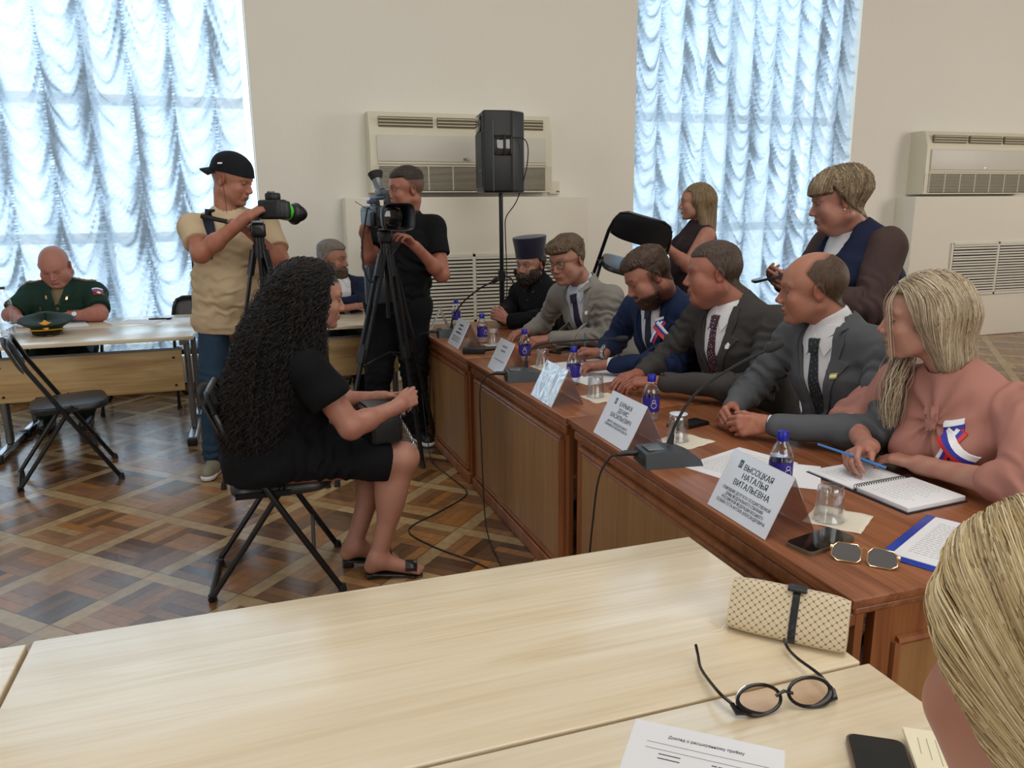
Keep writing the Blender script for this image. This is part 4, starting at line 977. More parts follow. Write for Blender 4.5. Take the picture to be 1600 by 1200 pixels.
# ============================================================ figures: smooth distance-field modelling
def V3(*a): return np.array(a, dtype=np.float64)
def nrm(v): v = np.asarray(v, dtype=np.float64); return v/(np.linalg.norm(v)+1e-12)
class Fld:
    """ordered list of shapes blended into one surface"""
    def __init__(s): s.ops = []; s.lo = np.full(3, 1e9); s.hi = np.full(3, -1e9)
    def _b(s, lo, hi): s.lo = np.minimum(s.lo, lo); s.hi = np.maximum(s.hi, hi)
    def rc(s, a, b, ra, rb, k=0.01, op='u', A=None):
        """tapered capsule; A squashes space (3x3) for oval sections"""
        a = np.asarray(a, float); b = np.asarray(b, float)
        if op == 'u':
            m_ = max(ra, rb)*(1.0 if A is None else 1.6); s._b(np.minimum(a, b)-m_, np.maximum(a, b)+m_)
        s.ops.append(('rc', a, b, ra, rb, k, op, A)); return s
    def ell(s, c, r, k=0.01, op='u', Rm=None):
        c = np.asarray(c, float); r = np.asarray(r, float)
        if op == 'u': s._b(c-max(r), c+max(r))
        s.ops.append(('ell', c, r, Rm, None, k, op, None)); return s
    def fn(s, f, k=0.0, op='u', lo=None, hi=None):
        if lo is not None: s._b(np.asarray(lo, float), np.asarray(hi, float))
        s.ops.append(('fn', f, None, None, None, k, op, None)); return s
    def __call__(s, P):
        D = np.full(len(P), 10.0)
        for kind, a, b, c, d_, k, op, A in s.ops:
            if kind == 'rc':
                ra, rb = c, d_; Q = P-a; ba = b-a; sc = 1.0
                if A is not None: Q = Q @ A.T; ba = A @ ba; sc = 1.0/np.linalg.norm(A, 2)
                l2 = ba @ ba; h = np.clip((Q @ ba)/max(l2, 1e-12), 0, 1)
                d = np.linalg.norm(Q-h[:, None]*ba, axis=1)-(ra+(rb-ra)*h); d = d*sc
            elif kind == 'ell':
                Q = P-a
                if c is not None: Q = Q @ c
                q = Q/b; n0 = np.linalg.norm(q, axis=1); n1 = np.linalg.norm(q/b, axis=1)
                d = n0*(n0-1)/np.maximum(n1, 1e-9)
            else: d = a(P)
            if op == 'u':
                if k > 0:
                    h = np.clip(0.5+0.5*(D-d)/k, 0, 1); D = D*(1-h)+d*h-k*h*(1-h)
                else: D = np.minimum(D, d)
            elif op == 's':
                if k > 0:
                    h = np.clip(0.5-0.5*(D+d)/k, 0, 1); D = D*(1-h)-d*h+k*h*(1-h)
                else: D = np.maximum(D, -d)
            elif op == 'i': D = np.maximum(D, d)
            elif op == 'add': D = D+d
        return D
def surf(f, lo, hi, h):
    """surface net of field f on a block-sparse grid"""
    lo = np.asarray(lo, float); hi = np.asarray(hi, float); B = 8
    nb = np.maximum(1, np.ceil((hi-lo)/(h*B)).astype(int)); n = nb*B
    ax = [lo[i]+(np.arange(nb[i])+0.5)*B*h-0.5*h for i in range(3)]
    C = np.stack(np.meshgrid(*ax, indexing='ij'), -1).reshape(-1, 3)
    dc = f(C); D = np.repeat(np.repeat(np.repeat(dc.reshape(nb).astype(np.float32), B, 0), B, 1), B, 2)
    act = np.where(np.abs(dc) < B*h*0.87*1.75)[0]
    o = np.arange(B)*h; off = np.stack(np.meshgrid(o, o, o, indexing='ij'), -1).reshape(-1, 3)
    bi = np.stack(np.unravel_index(act, nb), -1)
    for s0 in range(0, len(act), 256):
        sl = bi[s0:s0+256]; base = lo+sl*B*h
        P = (base[:, None, :]+off[None]).reshape(-1, 3); d = f(P).reshape(-1, B, B, B)
        for q, (x, y, z) in enumerate(sl): D[x*B:x*B+B, y*B:y*B+B, z*B:z*B+B] = d[q]
    sg = D < 0
    c = np.zeros(tuple(n-1), dtype=np.int8)
    for i in (0, 1):
        for j in (0, 1):
            for k in (0, 1): c += sg[i:n[0]-1+i, j:n[1]-1+j, k:n[2]-1+k]
    cells = np.argwhere((c > 0) & (c < 8))
    if len(cells) == 0: return np.zeros((0, 3)), np.zeros((0, 4), int)
    idx = -np.ones(tuple(n-1), dtype=np.int32); idx[tuple(cells.T)] = np.arange(len(cells))
    acc = np.zeros((len(cells), 3)); cnt = np.zeros(len(cells))
    cor = [(i, j, k) for i in (0, 1) for j in (0, 1) for k in (0, 1)]
    dv = {q: D[cells[:, 0]+q[0], cells[:, 1]+q[1], cells[:, 2]+q[2]].astype(float) for q in cor}
    for q in cor:
        for axi in range(3):
            if q[axi] == 1: continue
            p = list(q); p[axi] = 1; p = tuple(p); a, b = dv[q], dv[p]; m_ = (a < 0) != (b < 0)
            t = np.where(m_, a/np.where(np.abs(a-b) < 1e-12, 1, a-b), 0); pt = np.zeros((len(cells), 3)); pt[:] = q; pt[:, axi] = t
            acc[m_] += pt[m_]; cnt[m_] += 1
    V = lo+(cells+acc/cnt[:, None])*h
    F_ = []
    for axi in range(3):
        a, b = [(1, 2), (2, 0), (0, 1)][axi]
        sl0 = [slice(0, n[i]-1) for i in range(3)]; sl1 = [slice(0, n[i]-1) for i in range(3)]; sl1[axi] = slice(1, n[axi])
        s0_, s1_ = sg[tuple(sl0)], sg[tuple(sl1)]
        e = np.argwhere(s0_ != s1_); e = e[(e[:, a] > 0) & (e[:, b] > 0)]
        if len(e) == 0: continue
        def cell(da, db):
            q = e.copy(); q[:, a] -= da; q[:, b] -= db; return idx[q[:, 0], q[:, 1], q[:, 2]]
        quad = np.stack([cell(1, 1), cell(0, 1), cell(0, 0), cell(1, 0)], -1)
        fl = ~s0_[tuple(e.T)]; quad[fl] = quad[fl][:, ::-1]
        F_.append(quad[(quad >= 0).all(1)])
    return V, np.concatenate(F_)
def mesh_field(f, h, pad=0.02, lo=None, hi=None):
    return surf(f, (f.lo if lo is None else np.asarray(lo))-pad, (f.hi if hi is None else np.asarray(hi))+pad, h)
_WV = [(nrm(rng.normal(size=3)), rng.uniform(0.7, 1.6), rng.uniform(0, 6.28)) for _ in range(10)]
def wob(P, scale, seed=0):
    """smooth pseudo noise about -1..1 with feature size 'scale' metres"""
    s = np.zeros(len(P))
    for i in range(5):
        v, m_, ph = _WV[(i+seed*3) % 10]; v2, m2, ph2 = _WV[(i+5+seed) % 10]
        s += np.sin(P @ v*(6.283*m_/scale)+ph+seed*1.7+1.3*np.sin(P @ v2*(6.283*m2*0.6/scale)+ph2))
    return s/2.6

# ---- materials of people
SKIN = mat('skin', (0.6, 0.4, 0.3), 0.48, spec=0.35, var=0.05, vscale=30, attr='Col', bump=0.03, bscale=180)
SKIN.node_tree.nodes['Principled BSDF'].inputs['Subsurface Weight'].default_value = 0.0
EYE = mat('eye_white', (0.55, 0.52, 0.50), 0.2, var=0.0); IRIS = mat('iris', (0.05, 0.055, 0.05), 0.15, var=0.05)
def cloth(name, col, rough=0.85, bump=0.10, bscale=500, var=0.06, sheen=0.0):
    m = mat(name, srgb(*col), rough, var=var, vscale=14, bump=bump, bscale=bscale, spec=0.25, sheen=sheen); return m
def hairmat(name, c1, c2, rough=0.5, scale=220, stretch=(1, 1, 0.08), spec=0.35, bump=0.6):
    m = bpy.data.materials.new(name); m.use_nodes = True; nt = NT(m); b = nt.n['Principled BSDF']
    tc = nt.node('ShaderNodeTexCoord'); mp = nt.node('ShaderNodeMapping'); nt.link(tc.outputs['Object'], mp.inputs[0]); mp.inputs['Scale'].default_value = stretch
    n = nt.node('ShaderNodeTexNoise'); n.inputs['Scale'].default_value = scale; n.inputs['Detail'].default_value = 3; nt.link(mp.outputs[0], n.inputs['Vector'])
    c = nt.ramp(n.outputs['Fac'], [(0.3, c1), (0.7, c2)]); nt.link(c, b.inputs['Base Color']); b.inputs['Roughness'].default_value = rough
    b.inputs['Specular IOR Level'].default_value = spec
    bp = nt.node('ShaderNodeBump'); bp.inputs['Strength'].default_value = bump; bp.inputs['Distance'].default_value = 0.004
    nt.link(n.outputs['Fac'], bp.inputs['Height']); nt.link(bp.outputs[0], b.inputs['Normal']); return m
def strandmat(name, stops, rough=0.45):
    m = bpy.data.materials.new(name); m.use_nodes = True; nt = NT(m); b = nt.n['Principled BSDF']
    ci = nt.node('ShaderNodeHairInfo'); c = nt.ramp(ci.outputs['Random'], stops); nt.link(c, b.inputs['Base Color'])
    b.inputs['Roughness'].default_value = rough; b.inputs['Specular IOR Level'].default_value = 0.4; return m

# ---- head in its own frame: x to the person's right, y forward, z up, origin between the ears at eye height
def head_matrix(c, heading, pitch=0.0, roll=0.0, s=1.0):
    """heading: world bearing the face looks to (deg, 0 = +X, 90 = +Y); pitch > 0 looks down"""
    A = Euler((R(-pitch), R(roll), 0)).to_matrix(); Rz = Euler((0, 0, R(heading-90))).to_matrix()
    Rm = np.array(Rz @ A); return Rm, np.asarray(c, float), s
def head_field(st):
    f = Fld(); w_ = st.get('w', 1.0); jw = st.get('jaw', 1.0); fat = st.get('fat', 0.0); ns = st.get('nose', 1.0); fem = st.get('fem', 0)
    f.ell((0, -0.014, 0.030), (0.0755*w_, 0.098, 0.086), 0)
    f.ell((0, 0.022, 0.020), (0.068*w_, 0.070, 0.066), 0.02)
    f.ell((0, 0.022, -0.040), (0.058*w_*jw+fat*0.4, 0.064, 0.070), 0.02)
    for s in (-1, 1):
        f.rc((s*0.052*w_*jw, -0.012, -0.055), (s*0.022*jw, 0.056, -0.094), 0.021+fat, 0.017+fat, 0.022)
        f.ell((s*(0.036+fat*0.5), 0.056, -0.032), (0.027+fat, 0.024, 0.024+fat), 0.018)
        f.rc((s*0.014, 0.0845, 0.0185), (s*0.047, 0.066, 0.019), 0.0105-0.002*fem, 0.010, 0.010)
    for s in (-1, 1): f.ell((s*0.040*jw, 0.034, -0.055), (0.020+fat, 0.036, 0.034), 0.020)
    f.ell((0, 0.0710, -0.098), (0.019*jw, 0.017, 0.015), 0.014)
    if fat > 0.004: f.ell((0, 0.030, -0.105), (0.040, 0.036, 0.024+fat), 0.02)
    for s in (-1, 1): f.ell((s*0.031, 0.094, -0.001), (0.0165, 0.0165, 0.0125), 0.010, 's')
    f.rc((0, 0.074, -0.002), (0, 0.084, -0.034), 0.0105, 0.0135, 0.008)
    f.rc((0, 0.086, 0.004), (0, 0.1035*(1+0.02*(ns-1)), -0.030), 0.0066, 0.0085*ns, 0.008)
    f.ell((0, 0.1035+0.004*(ns-1), -0.034), (0.0092*ns, 0.0100*ns, 0.0080), 0.006)
    for s in (-1, 1): f.ell((s*0.0115*ns, 0.0965, -0.038), (0.0078, 0.0100, 0.0072), 0.005)
    f.ell((0, 0.0765, -0.066), (0.027, 0.0155, 0.021), 0.014)
    for s in (-1, 1):
        f.rc((s*0.021, 0.0825, -0.0665), (s*0.004, 0.0920, -0.0630), 0.0036, 0.0050, 0.004)
        f.rc((s*0.019, 0.0825, -0.0700), (0, 0.0900, -0.0730), 0.0038, 0.0056, 0.004)
    f.rc((-0.022, 0.0872, -0.0678), (0.022, 0.0872, -0.0678), 0.0011, 0.0011, 0.004, 's')
    f.rc((0, 0.0975, -0.0678), (0, 0.091, -0.0678), 0.0009, 0.0009, 0.003, 's')
    f.ell((0, 0.0875, -0.083), (0.016, 0.007, 0.0045), 0.008, 's')
    op = st.get('eye', 0.0042)
    for s in (-1, 1):   # lids
        f.ell((s*0.031, 0.0710, -0.001), (0.0150, 0.0142, 0.0132), 0.003)
        f.ell((s*0.031, 0.0865, -0.0022 if op > 0.003 else -0.005), (0.0118, 0.0085, max(op, 0.0006)), 0.0012, 's')
    for s in (-1, 1):   # ears
        e = Fld(); ang = Euler((R(-12), R(s*8), R(s*-18))).to_matrix(); Rm = np.array(ang)
        f.ell((s*0.0785*w_, -0.014, -0.008), (0.0085, 0.0185, 0.032), 0.004, 'u', Rm)
        f.ell((s*0.0880*w_, -0.011, -0.004), (0.0070, 0.0115, 0.0195), 0.004, 's', Rm)
    return f
def skin_colour(P, st):
    """P in head frame -> rgb"""
    base = np.array(srgb(*st.get('skin', (196, 146, 120)))); red = np.array(srgb(*st.get('red', (178, 104, 88))))
    C = np.tile(base, (len(P), 1)); x, y, z = P[:, 0], P[:, 1], P[:, 2]; ax = np.abs(x)
    def blend(m_, c): nonlocal C; C = C*(1-m_[:, None])+np.asarray(c)*m_[:, None]
    g = lambda cx, cy, cz, rx, ry, rz: np.exp(-(((ax-cx)/rx)**2+((y-cy)/ry)**2+((z-cz)/rz)**2))
    blend(0.28*g(0.040, 0.060, -0.028, 0.022, 0.04, 0.020), red); blend(0.5*g(0, 0.108, -0.032, 0.014, 0.014, 0.012), red)
    blend(0.6*np.clip((ax-0.076)/0.006, 0, 1)*(np.abs(z+0.01) < 0.045), red)
    blend(0.28*g(0.031, 0.080, -0.010, 0.018, 0.02, 0.012), np.array(srgb(*st.get('socket', (140, 96, 84)))))
    lip = np.array(srgb(*st.get('lips', (160, 92, 84))))
    lm = np.clip(1.6-np.abs((z+0.0680)/0.0070), 0, 1)*np.clip((0.0235-ax)/0.004, 0, 1)*(y > 0.072)*np.clip(1.25-((z+0.068)/0.0078)**2-(ax/0.025)**2*0.8, 0, 1)
    blend(np.clip(lm, 0, 1)*st.get('lipk', 0.7), lip)
    blend(0.85*(np.abs(z+0.0678) < 0.0010)*(ax < 0.021)*(y > 0.074), lip*0.35)
    br = np.array(srgb(*st.get('brow', (70, 50, 36)))); bz = 0.0215+0.004*np.clip(1-np.abs(ax-0.036)/0.018, 0, 1)
    bm_ = np.clip(1.3-np.abs(z-bz)/0.0042, 0, 1)*np.clip((ax-0.012)/0.005, 0, 1)*np.clip((0.052-ax)/0.007, 0, 1)*(y > 0.045)
    blend(np.clip(bm_, 0, 1)*st.get('browk', 0.85), br)
    lash = (((ax-0.031)/0.0128)**2+((z+0.0020)/0.0052)**2); blend(0.7*((lash < 1.5) & (lash > 0.75) & (y > 0.07)), br*0.4)
    if st.get('eye', 0.0042) < 0.002: blend(0.8*(np.abs(z+0.0055) < 0.0014)*(np.abs(ax-0.031) < 0.012)*(y > 0.07), br*0.4)
    if st.get('stub', 0) > 0:
        sm = np.clip((-0.040-z-0.25*np.clip(0.05-ax, 0, 1)*0+0.0)/0.02, 0, 1)*np.clip((y+0.02)/0.03, 0, 1)*(1-np.clip(lm, 0, 1))
        blend(sm*st['stub'], np.array(srgb(*st.get('stubc', (96, 74, 64)))))
    if 'scalp' in st:   # closely cropped hair painted as its own colour
        hc, fn = st['scalp']; blend(np.clip(fn(x, y, z), 0, 1), np.array(srgb(*hc)))
    if 'beard' in st:
        hc, fn = st['beard']; blend(np.clip(fn(x, y, z), 0, 1)*(1-0.9*np.clip(lm, 0, 1)), np.array(srgb(*hc)))
    return C
def skull_band(x, y, z):
    """height above the natural hairline (> 0 is scalp), in metres-ish"""
    front = 0.072-1.3*np.clip(np.abs(x)-0.035, 0, 1)*0.3            # forehead hairline height
    ax = np.abs(x)
    line = np.where(y > 0.035, 0.062, np.where(y > -0.02, 0.062-(0.035-y)*1.25, -0.010-(-0.02-y)*0.85))
    return z-line
def hand_field(W, d, pn, side, curl=(0.5, 0.5, 0.5, 0.5), spread=0.10, thumb=(0.55, 0.35), s=1.0, bend=(1.0, 1.1, 0.8), k=0.0014, wr=0.026):
    """side: +1 right hand, -1 left; d wrist->knuckles, pn where the palm faces"""
    f = Fld(); d = nrm(d); pn = np.asarray(pn, float); pn = nrm(pn-d*(pn @ d)); th = side*np.cross(d, pn); W = np.asarray(W, float)
    L = lambda a, b, c: W+(d*a+th*b+pn*c)*s
    kx = [0.028, 0.0095, -0.009, -0.0265]; kd = [0.088, 0.092, 0.087, 0.078]
    for i in range(4): f.rc(L(0.006, kx[i]*0.55, 0), L(kd[i], kx[i], -0.002), 0.0155*s, 0.0112*s, 0.012*s)
    f.rc(L(0.03, 0.004, 0.002), L(0.07, -0.004, 0.002), 0.016*s, 0.013*s, 0.012*s)
    f.rc(L(0.010, 0.016, 0.008), L(0.042, 0.030, 0.014), 0.017*s, 0.0135*s, 0.012*s)
    ln = [(0.040, 0.024, 0.019), (0.044, 0.028, 0.020), (0.041, 0.026, 0.019), (0.033, 0.019, 0.017)]; rr = [0.0094, 0.0096, 0.0090, 0.0080]
    for i in range(4):
        p = L(kd[i], kx[i], -0.002); a = 0.0; sp = spread*(1.5-i)*0.5; dd = nrm(d*math.cos(sp)+th*math.sin(sp)); r = rr[i]*s
        c = curl[i]
        for j, l_ in enumerate(ln[i]):
            a += c*bend[j]; v = dd*math.cos(a)+pn*math.sin(a); q = p+v*l_*s
            g_ = Fld(); f.rc(p, q, r, r*0.88, k if j else 0.007); p = q; r *= 0.88
    t0 = L(0.042, 0.030, 0.014); a, b = thumb
    v = nrm(d*math.cos(a)+th*math.sin(a)*0.8+pn*math.sin(a)*0.55); q = t0+v*0.033*s; f.rc(t0, q, 0.0118*s, 0.0102*s, 0.005)
    v2 = nrm(v*math.cos(b)+nrm(pn*0.6-th*0.7+d*0.4)*math.sin(b)); f.rc(q, q+v2*0.026*s, 0.0102*s, 0.0080*s, 0.004)
    f.rc(L(-0.03, 0, 0), L(0.008, 0, 0), wr*s*0.92, wr*s*0.80, 0.014)
    return f
def join_meshes(name, parts, mats, parent):
    """parts: (V, F, material index, colours)"""
    V = []; Fc = []; mi = []; C = []; n = 0
    for v, f, m_, c in parts:
        if len(v) == 0: continue
        V.append(v); Fc.append(np.asarray(f)+n); mi.append(np.full(len(f), m_)); C.append(np.asarray(c) if c is not None and np.ndim(c) == 2 else np.tile(np.asarray(c if c is not None else (0.5, 0.5, 0.5)), (len(v), 1))); n += len(v)
    return raw(name, np.concatenate(V), [tuple(q) for f in Fc for q in f.tolist()], mats, parent, True, np.concatenate(mi), np.concatenate(C)*np.array([0.73, 0.69, 0.70]))
def sphere_mesh(c, r, nu=12, nv=8):
    V = []; F_ = []
    for j in range(nv+1):
        t = PI*j/nv
        for i in range(nu): p = 2*PI*i/nu; V.append((c[0]+r*math.sin(t)*math.cos(p), c[1]+r*math.cos(t), c[2]+r*math.sin(t)*math.sin(p)))
    for j in range(nv):
        for i in range(nu): F_.append((j*nu+i, (j+1)*nu+i, (j+1)*nu+(i+1) % nu, j*nu+(i+1) % nu))
    return np.array(V), np.array(F_)
def toworld(V, HM): Rm, t, s = HM; return (V*s) @ Rm.T+t
def tolocal(P, HM): Rm, t, s = HM; return ((np.asarray(P)-t) @ Rm)/s
def head_parts(HM, st, neck_to, h=0.0032, nr=(0.054, 0.062), gaze=0.0):
    f = head_field(st); nb = tolocal(neck_to, HM)
    f.rc((0, -0.030, -0.060), nb, nr[0], nr[1], 0.025)
    nape = nb+np.array([0, -0.0, 0]); V, Fc = mesh_field(f, h, 0.012)
    C = skin_colour(V, st); parts = [(toworld(V, HM), Fc, 0, C)]
    if st.get('eye', 0.0042) > 0.002:
        for s in (-1, 1):
            v, q = sphere_mesh((s*0.031, 0.0716, -0.0015), 0.0120, 14, 10); parts.append((toworld(v, HM), q, 1, (0.5, 0.5, 0.5)))
            v, q = sphere_mesh((s*0.031+gaze*0.004, 0.0774, -0.0022), 0.0067, 12, 8); parts.append((toworld(v, HM), q, 2, (0.5, 0.5, 0.5)))
    return parts, f
def hair_shell(HM, name, f, m, parent, thick, h=0.0032, rough=0.0012, lo=(-0.14, -0.16, -0.30), hi=(0.14, 0.14, 0.17), parts=False):
    """thick(x,y,z) in metres, negative where there is no hair; f is the head field in head frame"""
    def g(P):
        x, y, z = P[:, 0], P[:, 1], P[:, 2]; t = thick(x, y, z)
        st_ = np.sin(np.arctan2(x, y+0.02)*46+z*60+3*np.sin(z*70+x*40))*rough+wob(P, 0.02, 2)*rough
        return f(P)-t-st_*np.clip(t/0.004, 0, 1)
    V, Fc = surf(g, lo, hi, h)
    # keep only hair surface (where thickness is positive)
    keep = thick(V[:, 0], V[:, 1], V[:, 2]) > 0.0006; Fc = Fc[keep[Fc].all(1)]
    used = np.unique(Fc); mp = -np.ones(len(V), int); mp[used] = np.arange(len(used)); V = V[used]; Fc = mp[Fc]
    if parts: return V, Fc
    return raw(name, toworld(V, HM), Fc, m, parent, True)
def strands(name, P, radii, m, parent):
    """P: (n, k, 3) world points"""
    n, k, _ = P.shape; hc = bpy.data.hair_curves.new(name); hc.add_curves([k]*n)
    hc.attributes['position'].data.foreach_set('vector', P.astype(np.float32).ravel())
    ra = hc.attributes.get('radius') or hc.attributes.new('radius', 'FLOAT', 'POINT')
    r = np.asarray(radii, dtype=np.float32); r = np.tile(r if r.ndim else np.full(k, r), (n, 1)) if r.ndim < 2 else r
    ra.data.foreach_set('value', r.astype(np.float32).ravel()); hc.materials.append(m)
    o = bpy.data.objects.new(name, hc); link(o, parent); return o

# ---- limbs, torso, garments
def tframe(pel, neck, SR, SL):
    up = nrm(np.asarray(neck)-np.asarray(pel)); r = np.asarray(SR, float)-np.asarray(SL, float); r = nrm(r-up*(r @ up)); fw = np.cross(up, r)
    return r, fw, up
def oval(fr, depth):
    r, fw, up = fr; B = np.stack([r, fw, up]); return B.T @ np.diag([1, 1/depth, 1]) @ B
def torso(f, J, off=0.0, w=1.0, depth=0.70, belly=0.0, bust=0.0, k=0.035, shoulder=0.062, hips=1.0, low=True):
    pel, nk, SR, SL = [np.asarray(J[q], float) for q in ('pel', 'neck', 'SR', 'SL')]; fr = tframe(pel, nk, SR, SL); r, fw, up = fr; A = oval(fr, depth)
    sh = (SR+SL)/2; wa = pel*0.62+sh*0.38+fw*J.get('waistf', 0.0); ch = pel*0.22+sh*0.78+fw*0.012
    if low: f.rc(pel-up*0.02, wa, (0.165*hips)*w+off, 0.150*w+off+belly*0.4, k, A=A)
    f.rc(wa, ch, 0.148*w+off+belly*0.5, 0.165*w+off, k, A=A)
    f.rc(ch, sh-up*0.03, 0.165*w+off, 0.118*w+off, k, A=A)
    f.rc(SR-up*0.006, sh+up*0.012, shoulder+off, 0.072+off, k); f.rc(SL-up*0.006, sh+up*0.012, shoulder+off, 0.072+off, k)
    f.rc(sh-up*0.01, nk-up*0.005, 0.085+off, 0.062+off, k)
    if belly: f.ell(pel*0.70+sh*0.30+fw*(0.055+belly*0.3), (0.14+belly*0.5+off, 0.10+belly+off, 0.13+belly*0.4+off), 0.05, Rm=np.stack([r, fw, up], 1))
    if bust:
        for s in (-1, 1): f.ell(ch+r*s*0.072-up*0.03+fw*(0.085), (0.068+off, 0.062+bust+off, 0.070+off), 0.04, Rm=np.stack([r, fw, up], 1))
    return fr
def arm(f, S_, E, Wr, r=(0.056, 0.045, 0.042, 0.027), off=0.0, k=0.02, upto=1.0, start=0.0):
    S_, E, Wr = [np.asarray(q, float) for q in (S_, E, Wr)]
    f.rc(S_, E, r[0]+off, r[1]+off, k); f.rc(E, E+(Wr-E)*upto, r[1]*0.98+off, (r[1]*0.98+(r[3]-r[1])*upto)+off, k)
    m_ = E+(Wr-E)*0.30
    if upto > 0.5: f.ell(m_, (r[2]+off,)*3, k)
def folds(f, pts, amp=0.004, wl=0.035, rad=0.09, seed=0):
    """creases gathered about joints: pts = [(point, axis)]"""
    P0 = [(np.asarray(p, float), nrm(a)) for p, a in pts]
    def g(P):
        d = wob(P, 0.16, seed)*amp*0.55
        for i, (p, a) in enumerate(P0):
            v = P-p; w_ = np.exp(-(np.linalg.norm(v, axis=1)/rad)**2); t = v @ a
            s = np.sin(t*6.283/wl+1.8*wob(P, 0.12, i+1)+i); d = d+amp*w_*(np.abs(s)**0.7*np.sign(s))
        return d
    f.fn(g, op='add'); return f
def dense(name, f, h, m, parent, pad=0.02, colors=None, lo=None, hi=None):
    V, Fc = mesh_field(f, h, pad, lo, hi); return raw(name, V, Fc, m, parent, True, colors=colors(V) if colors else None)
def cast(f, o, d, n=40):
    """march points o (N,3) along d onto field f"""
    P = np.array(o, float); t = np.zeros(len(P)); d = nrm(d)
    for _ in range(n): t += np.clip(f(P+t[:, None]*d), -0.02, 0.05)*0.9
    bad = np.abs(f(P+t[:, None]*d)) > 0.015
    if bad.any() and not bad.all(): t[bad] = np.median(t[~bad])
    elif bad.all(): t[:] = 0.2
    return P+t[:, None]*d
def patch(name, f, poly, org, ux, uy, m, parent, lift=0.003, th=0.003, res=0.008, away=0.25, col=None, tilt=0.0):
    """a thin piece of cloth or badge laid on field f: poly is a 2-D outline on the plane (org, ux, uy), pressed along -n"""
    ux = nrm(ux); uy = np.asarray(uy, float); uy = nrm(uy-ux*(uy @ ux)); n_ = np.cross(uy, ux); org = np.asarray(org, float)
    if away < 0: n_ = -n_; away = -away
    bm = bmesh.new(); vs = [bm.verts.new((x, y, 0)) for x, y in poly]; bm.faces.new(vs)
    xs = [p[0] for p in poly]; ys = [p[1] for p in poly]
    x = math.floor(min(xs)/res)*res+res*0.5
    while x < max(xs):
        bmesh.ops.bisect_plane(bm, geom=bm.verts[:]+bm.edges[:]+bm.faces[:], plane_co=(x, 0, 0), plane_no=(1, 0, 0)); x += res
    y = math.floor(min(ys)/res)*res+res*0.5
    while y < max(ys):
        bmesh.ops.bisect_plane(bm, geom=bm.verts[:]+bm.edges[:]+bm.faces[:], plane_co=(0, y, 0), plane_no=(0, 1, 0)); y += res
    bm.normal_update(); bm.verts.index_update()
    Q = np.array([v.co[:2] for v in bm.verts]); F_ = [[v.index for v in p.verts] for p in bm.faces]; be = [(e.verts[0].index, e.verts[1].index, e.link_faces[0].index) for e in bm.edges if len(e.link_faces) == 1]
    up = bm.faces[:][0].normal.z > 0 if len(bm.faces) else True; bm.free()
    O = org+Q[:, :1]*ux+Q[:, 1:2]*uy+n_*away; H = cast(f, O, -n_); T_ = H+n_*(lift+th)+(tilt*Q[:, :1]*n_); B_ = H+n_*(lift-0.004)+(tilt*Q[:, :1]*n_)
    N = len(Q); V = np.concatenate([T_, B_]); FF = [list(q) if up else list(q)[::-1] for q in F_]+[[i+N for i in (q[::-1] if up else q)] for q in F_]
    for a, b, _ in be: FF.append([a, b, b+N, a+N])
    return raw(name, V, FF, m, parent, True, autosmooth=40)
def person(label, loc):
    o = thing('person', label, 'person', (0, 0, 0), 0); SETTLE.append((o, Vector(loc))); return o
def settle():
    """move each root to its own base without moving what it carries"""
    for o, l in SETTLE:
        o.location = l
        for c in o.children: c.location = c.location-l
# ============================================================ clothed figures
def ss(v, a, b): return np.clip((v-a)/(b-a), 0, 1)
def hand_parts(W, d, pn, side, st, h=0.0026, **kw):
    f = hand_field(W, d, pn, side, **kw); V, Fc = mesh_field(f, h, 0.008)
    base = np.array(srgb(*st.get('skin', (196, 146, 120)))); red = np.array(srgb(*st.get('red', (178, 104, 88))))
    m_ = 0.25+0.25*wob(V, 0.03, 1); C = base*(1-m_[:, None])+red*m_[:, None]; return (V, Fc, 0, C)
def inner_body(J, legs=None, st={}):
    f = Fld(); torso(f, J, -0.016, J.get('w', 1.0), J.get('depth', 0.70), J.get('belly', 0)*0.8)
    for s in 'RL': arm(f, J['S'+s], J['E'+s], J['W'+s], off=-0.012)
    if legs:
        for s in 'RL': f.rc(legs['H'+s], legs['K'+s], 0.07, 0.05, 0.03); f.rc(legs['K'+s], legs['A'+s], 0.045, 0.032, 0.02)
    V, Fc = mesh_field(f, 0.014); return (V, Fc, 0, np.array(srgb(*st.get('skin', (196, 146, 120)))))
def seat_legs(J, fwd, knee=0.44, kz=0.50, spread=0.10, ax=0.0, footz=0.0):
    pel = np.asarray(J['pel'], float); fw = nrm([fwd[0], fwd[1], 0]); r = np.array([fw[1], -fw[0], 0]); L = {}
    for s, q in (('R', 1), ('L', -1)):
        L['H'+s] = pel+r*q*0.085-np.array([0, 0, 0.0]); k_ = pel+fw*knee+r*q*spread; k_[2] = kz; L['K'+s] = k_
        a = k_+fw*ax; a[2] = 0.09+footz; L['A'+s] = a; L['T'+s] = a+fw*0.14
    L['fw'] = fw; return L
def trousers(L, m, parent, h=0.011, r=(0.088, 0.066, 0.052), name='trousers', top=None):
    f = Fld()
    for s in 'RL':
        f.rc(L['H'+s], L['K'+s], r[0], r[1], 0.035); e = L['K'+s]+(L['A'+s]-L['K'+s])*0.97; f.rc(L['K'+s], e, r[1]*0.97, r[2], 0.02)
    f.rc(L['HR'], L['HL'], r[0]*1.12, r[0]*1.12, 0.04)
    if top is not None: f.rc((L['HR']+L['HL'])/2, top, 0.115, 0.125, 0.05)
    folds(f, [(L['K'+s], L['A'+s]-L['K'+s]) for s in 'RL']+[(L['A'+s], L['K'+s]-L['A'+s]) for s in 'RL'], 0.006, 0.05, 0.12)
    return dense(name, f, h, m, parent)
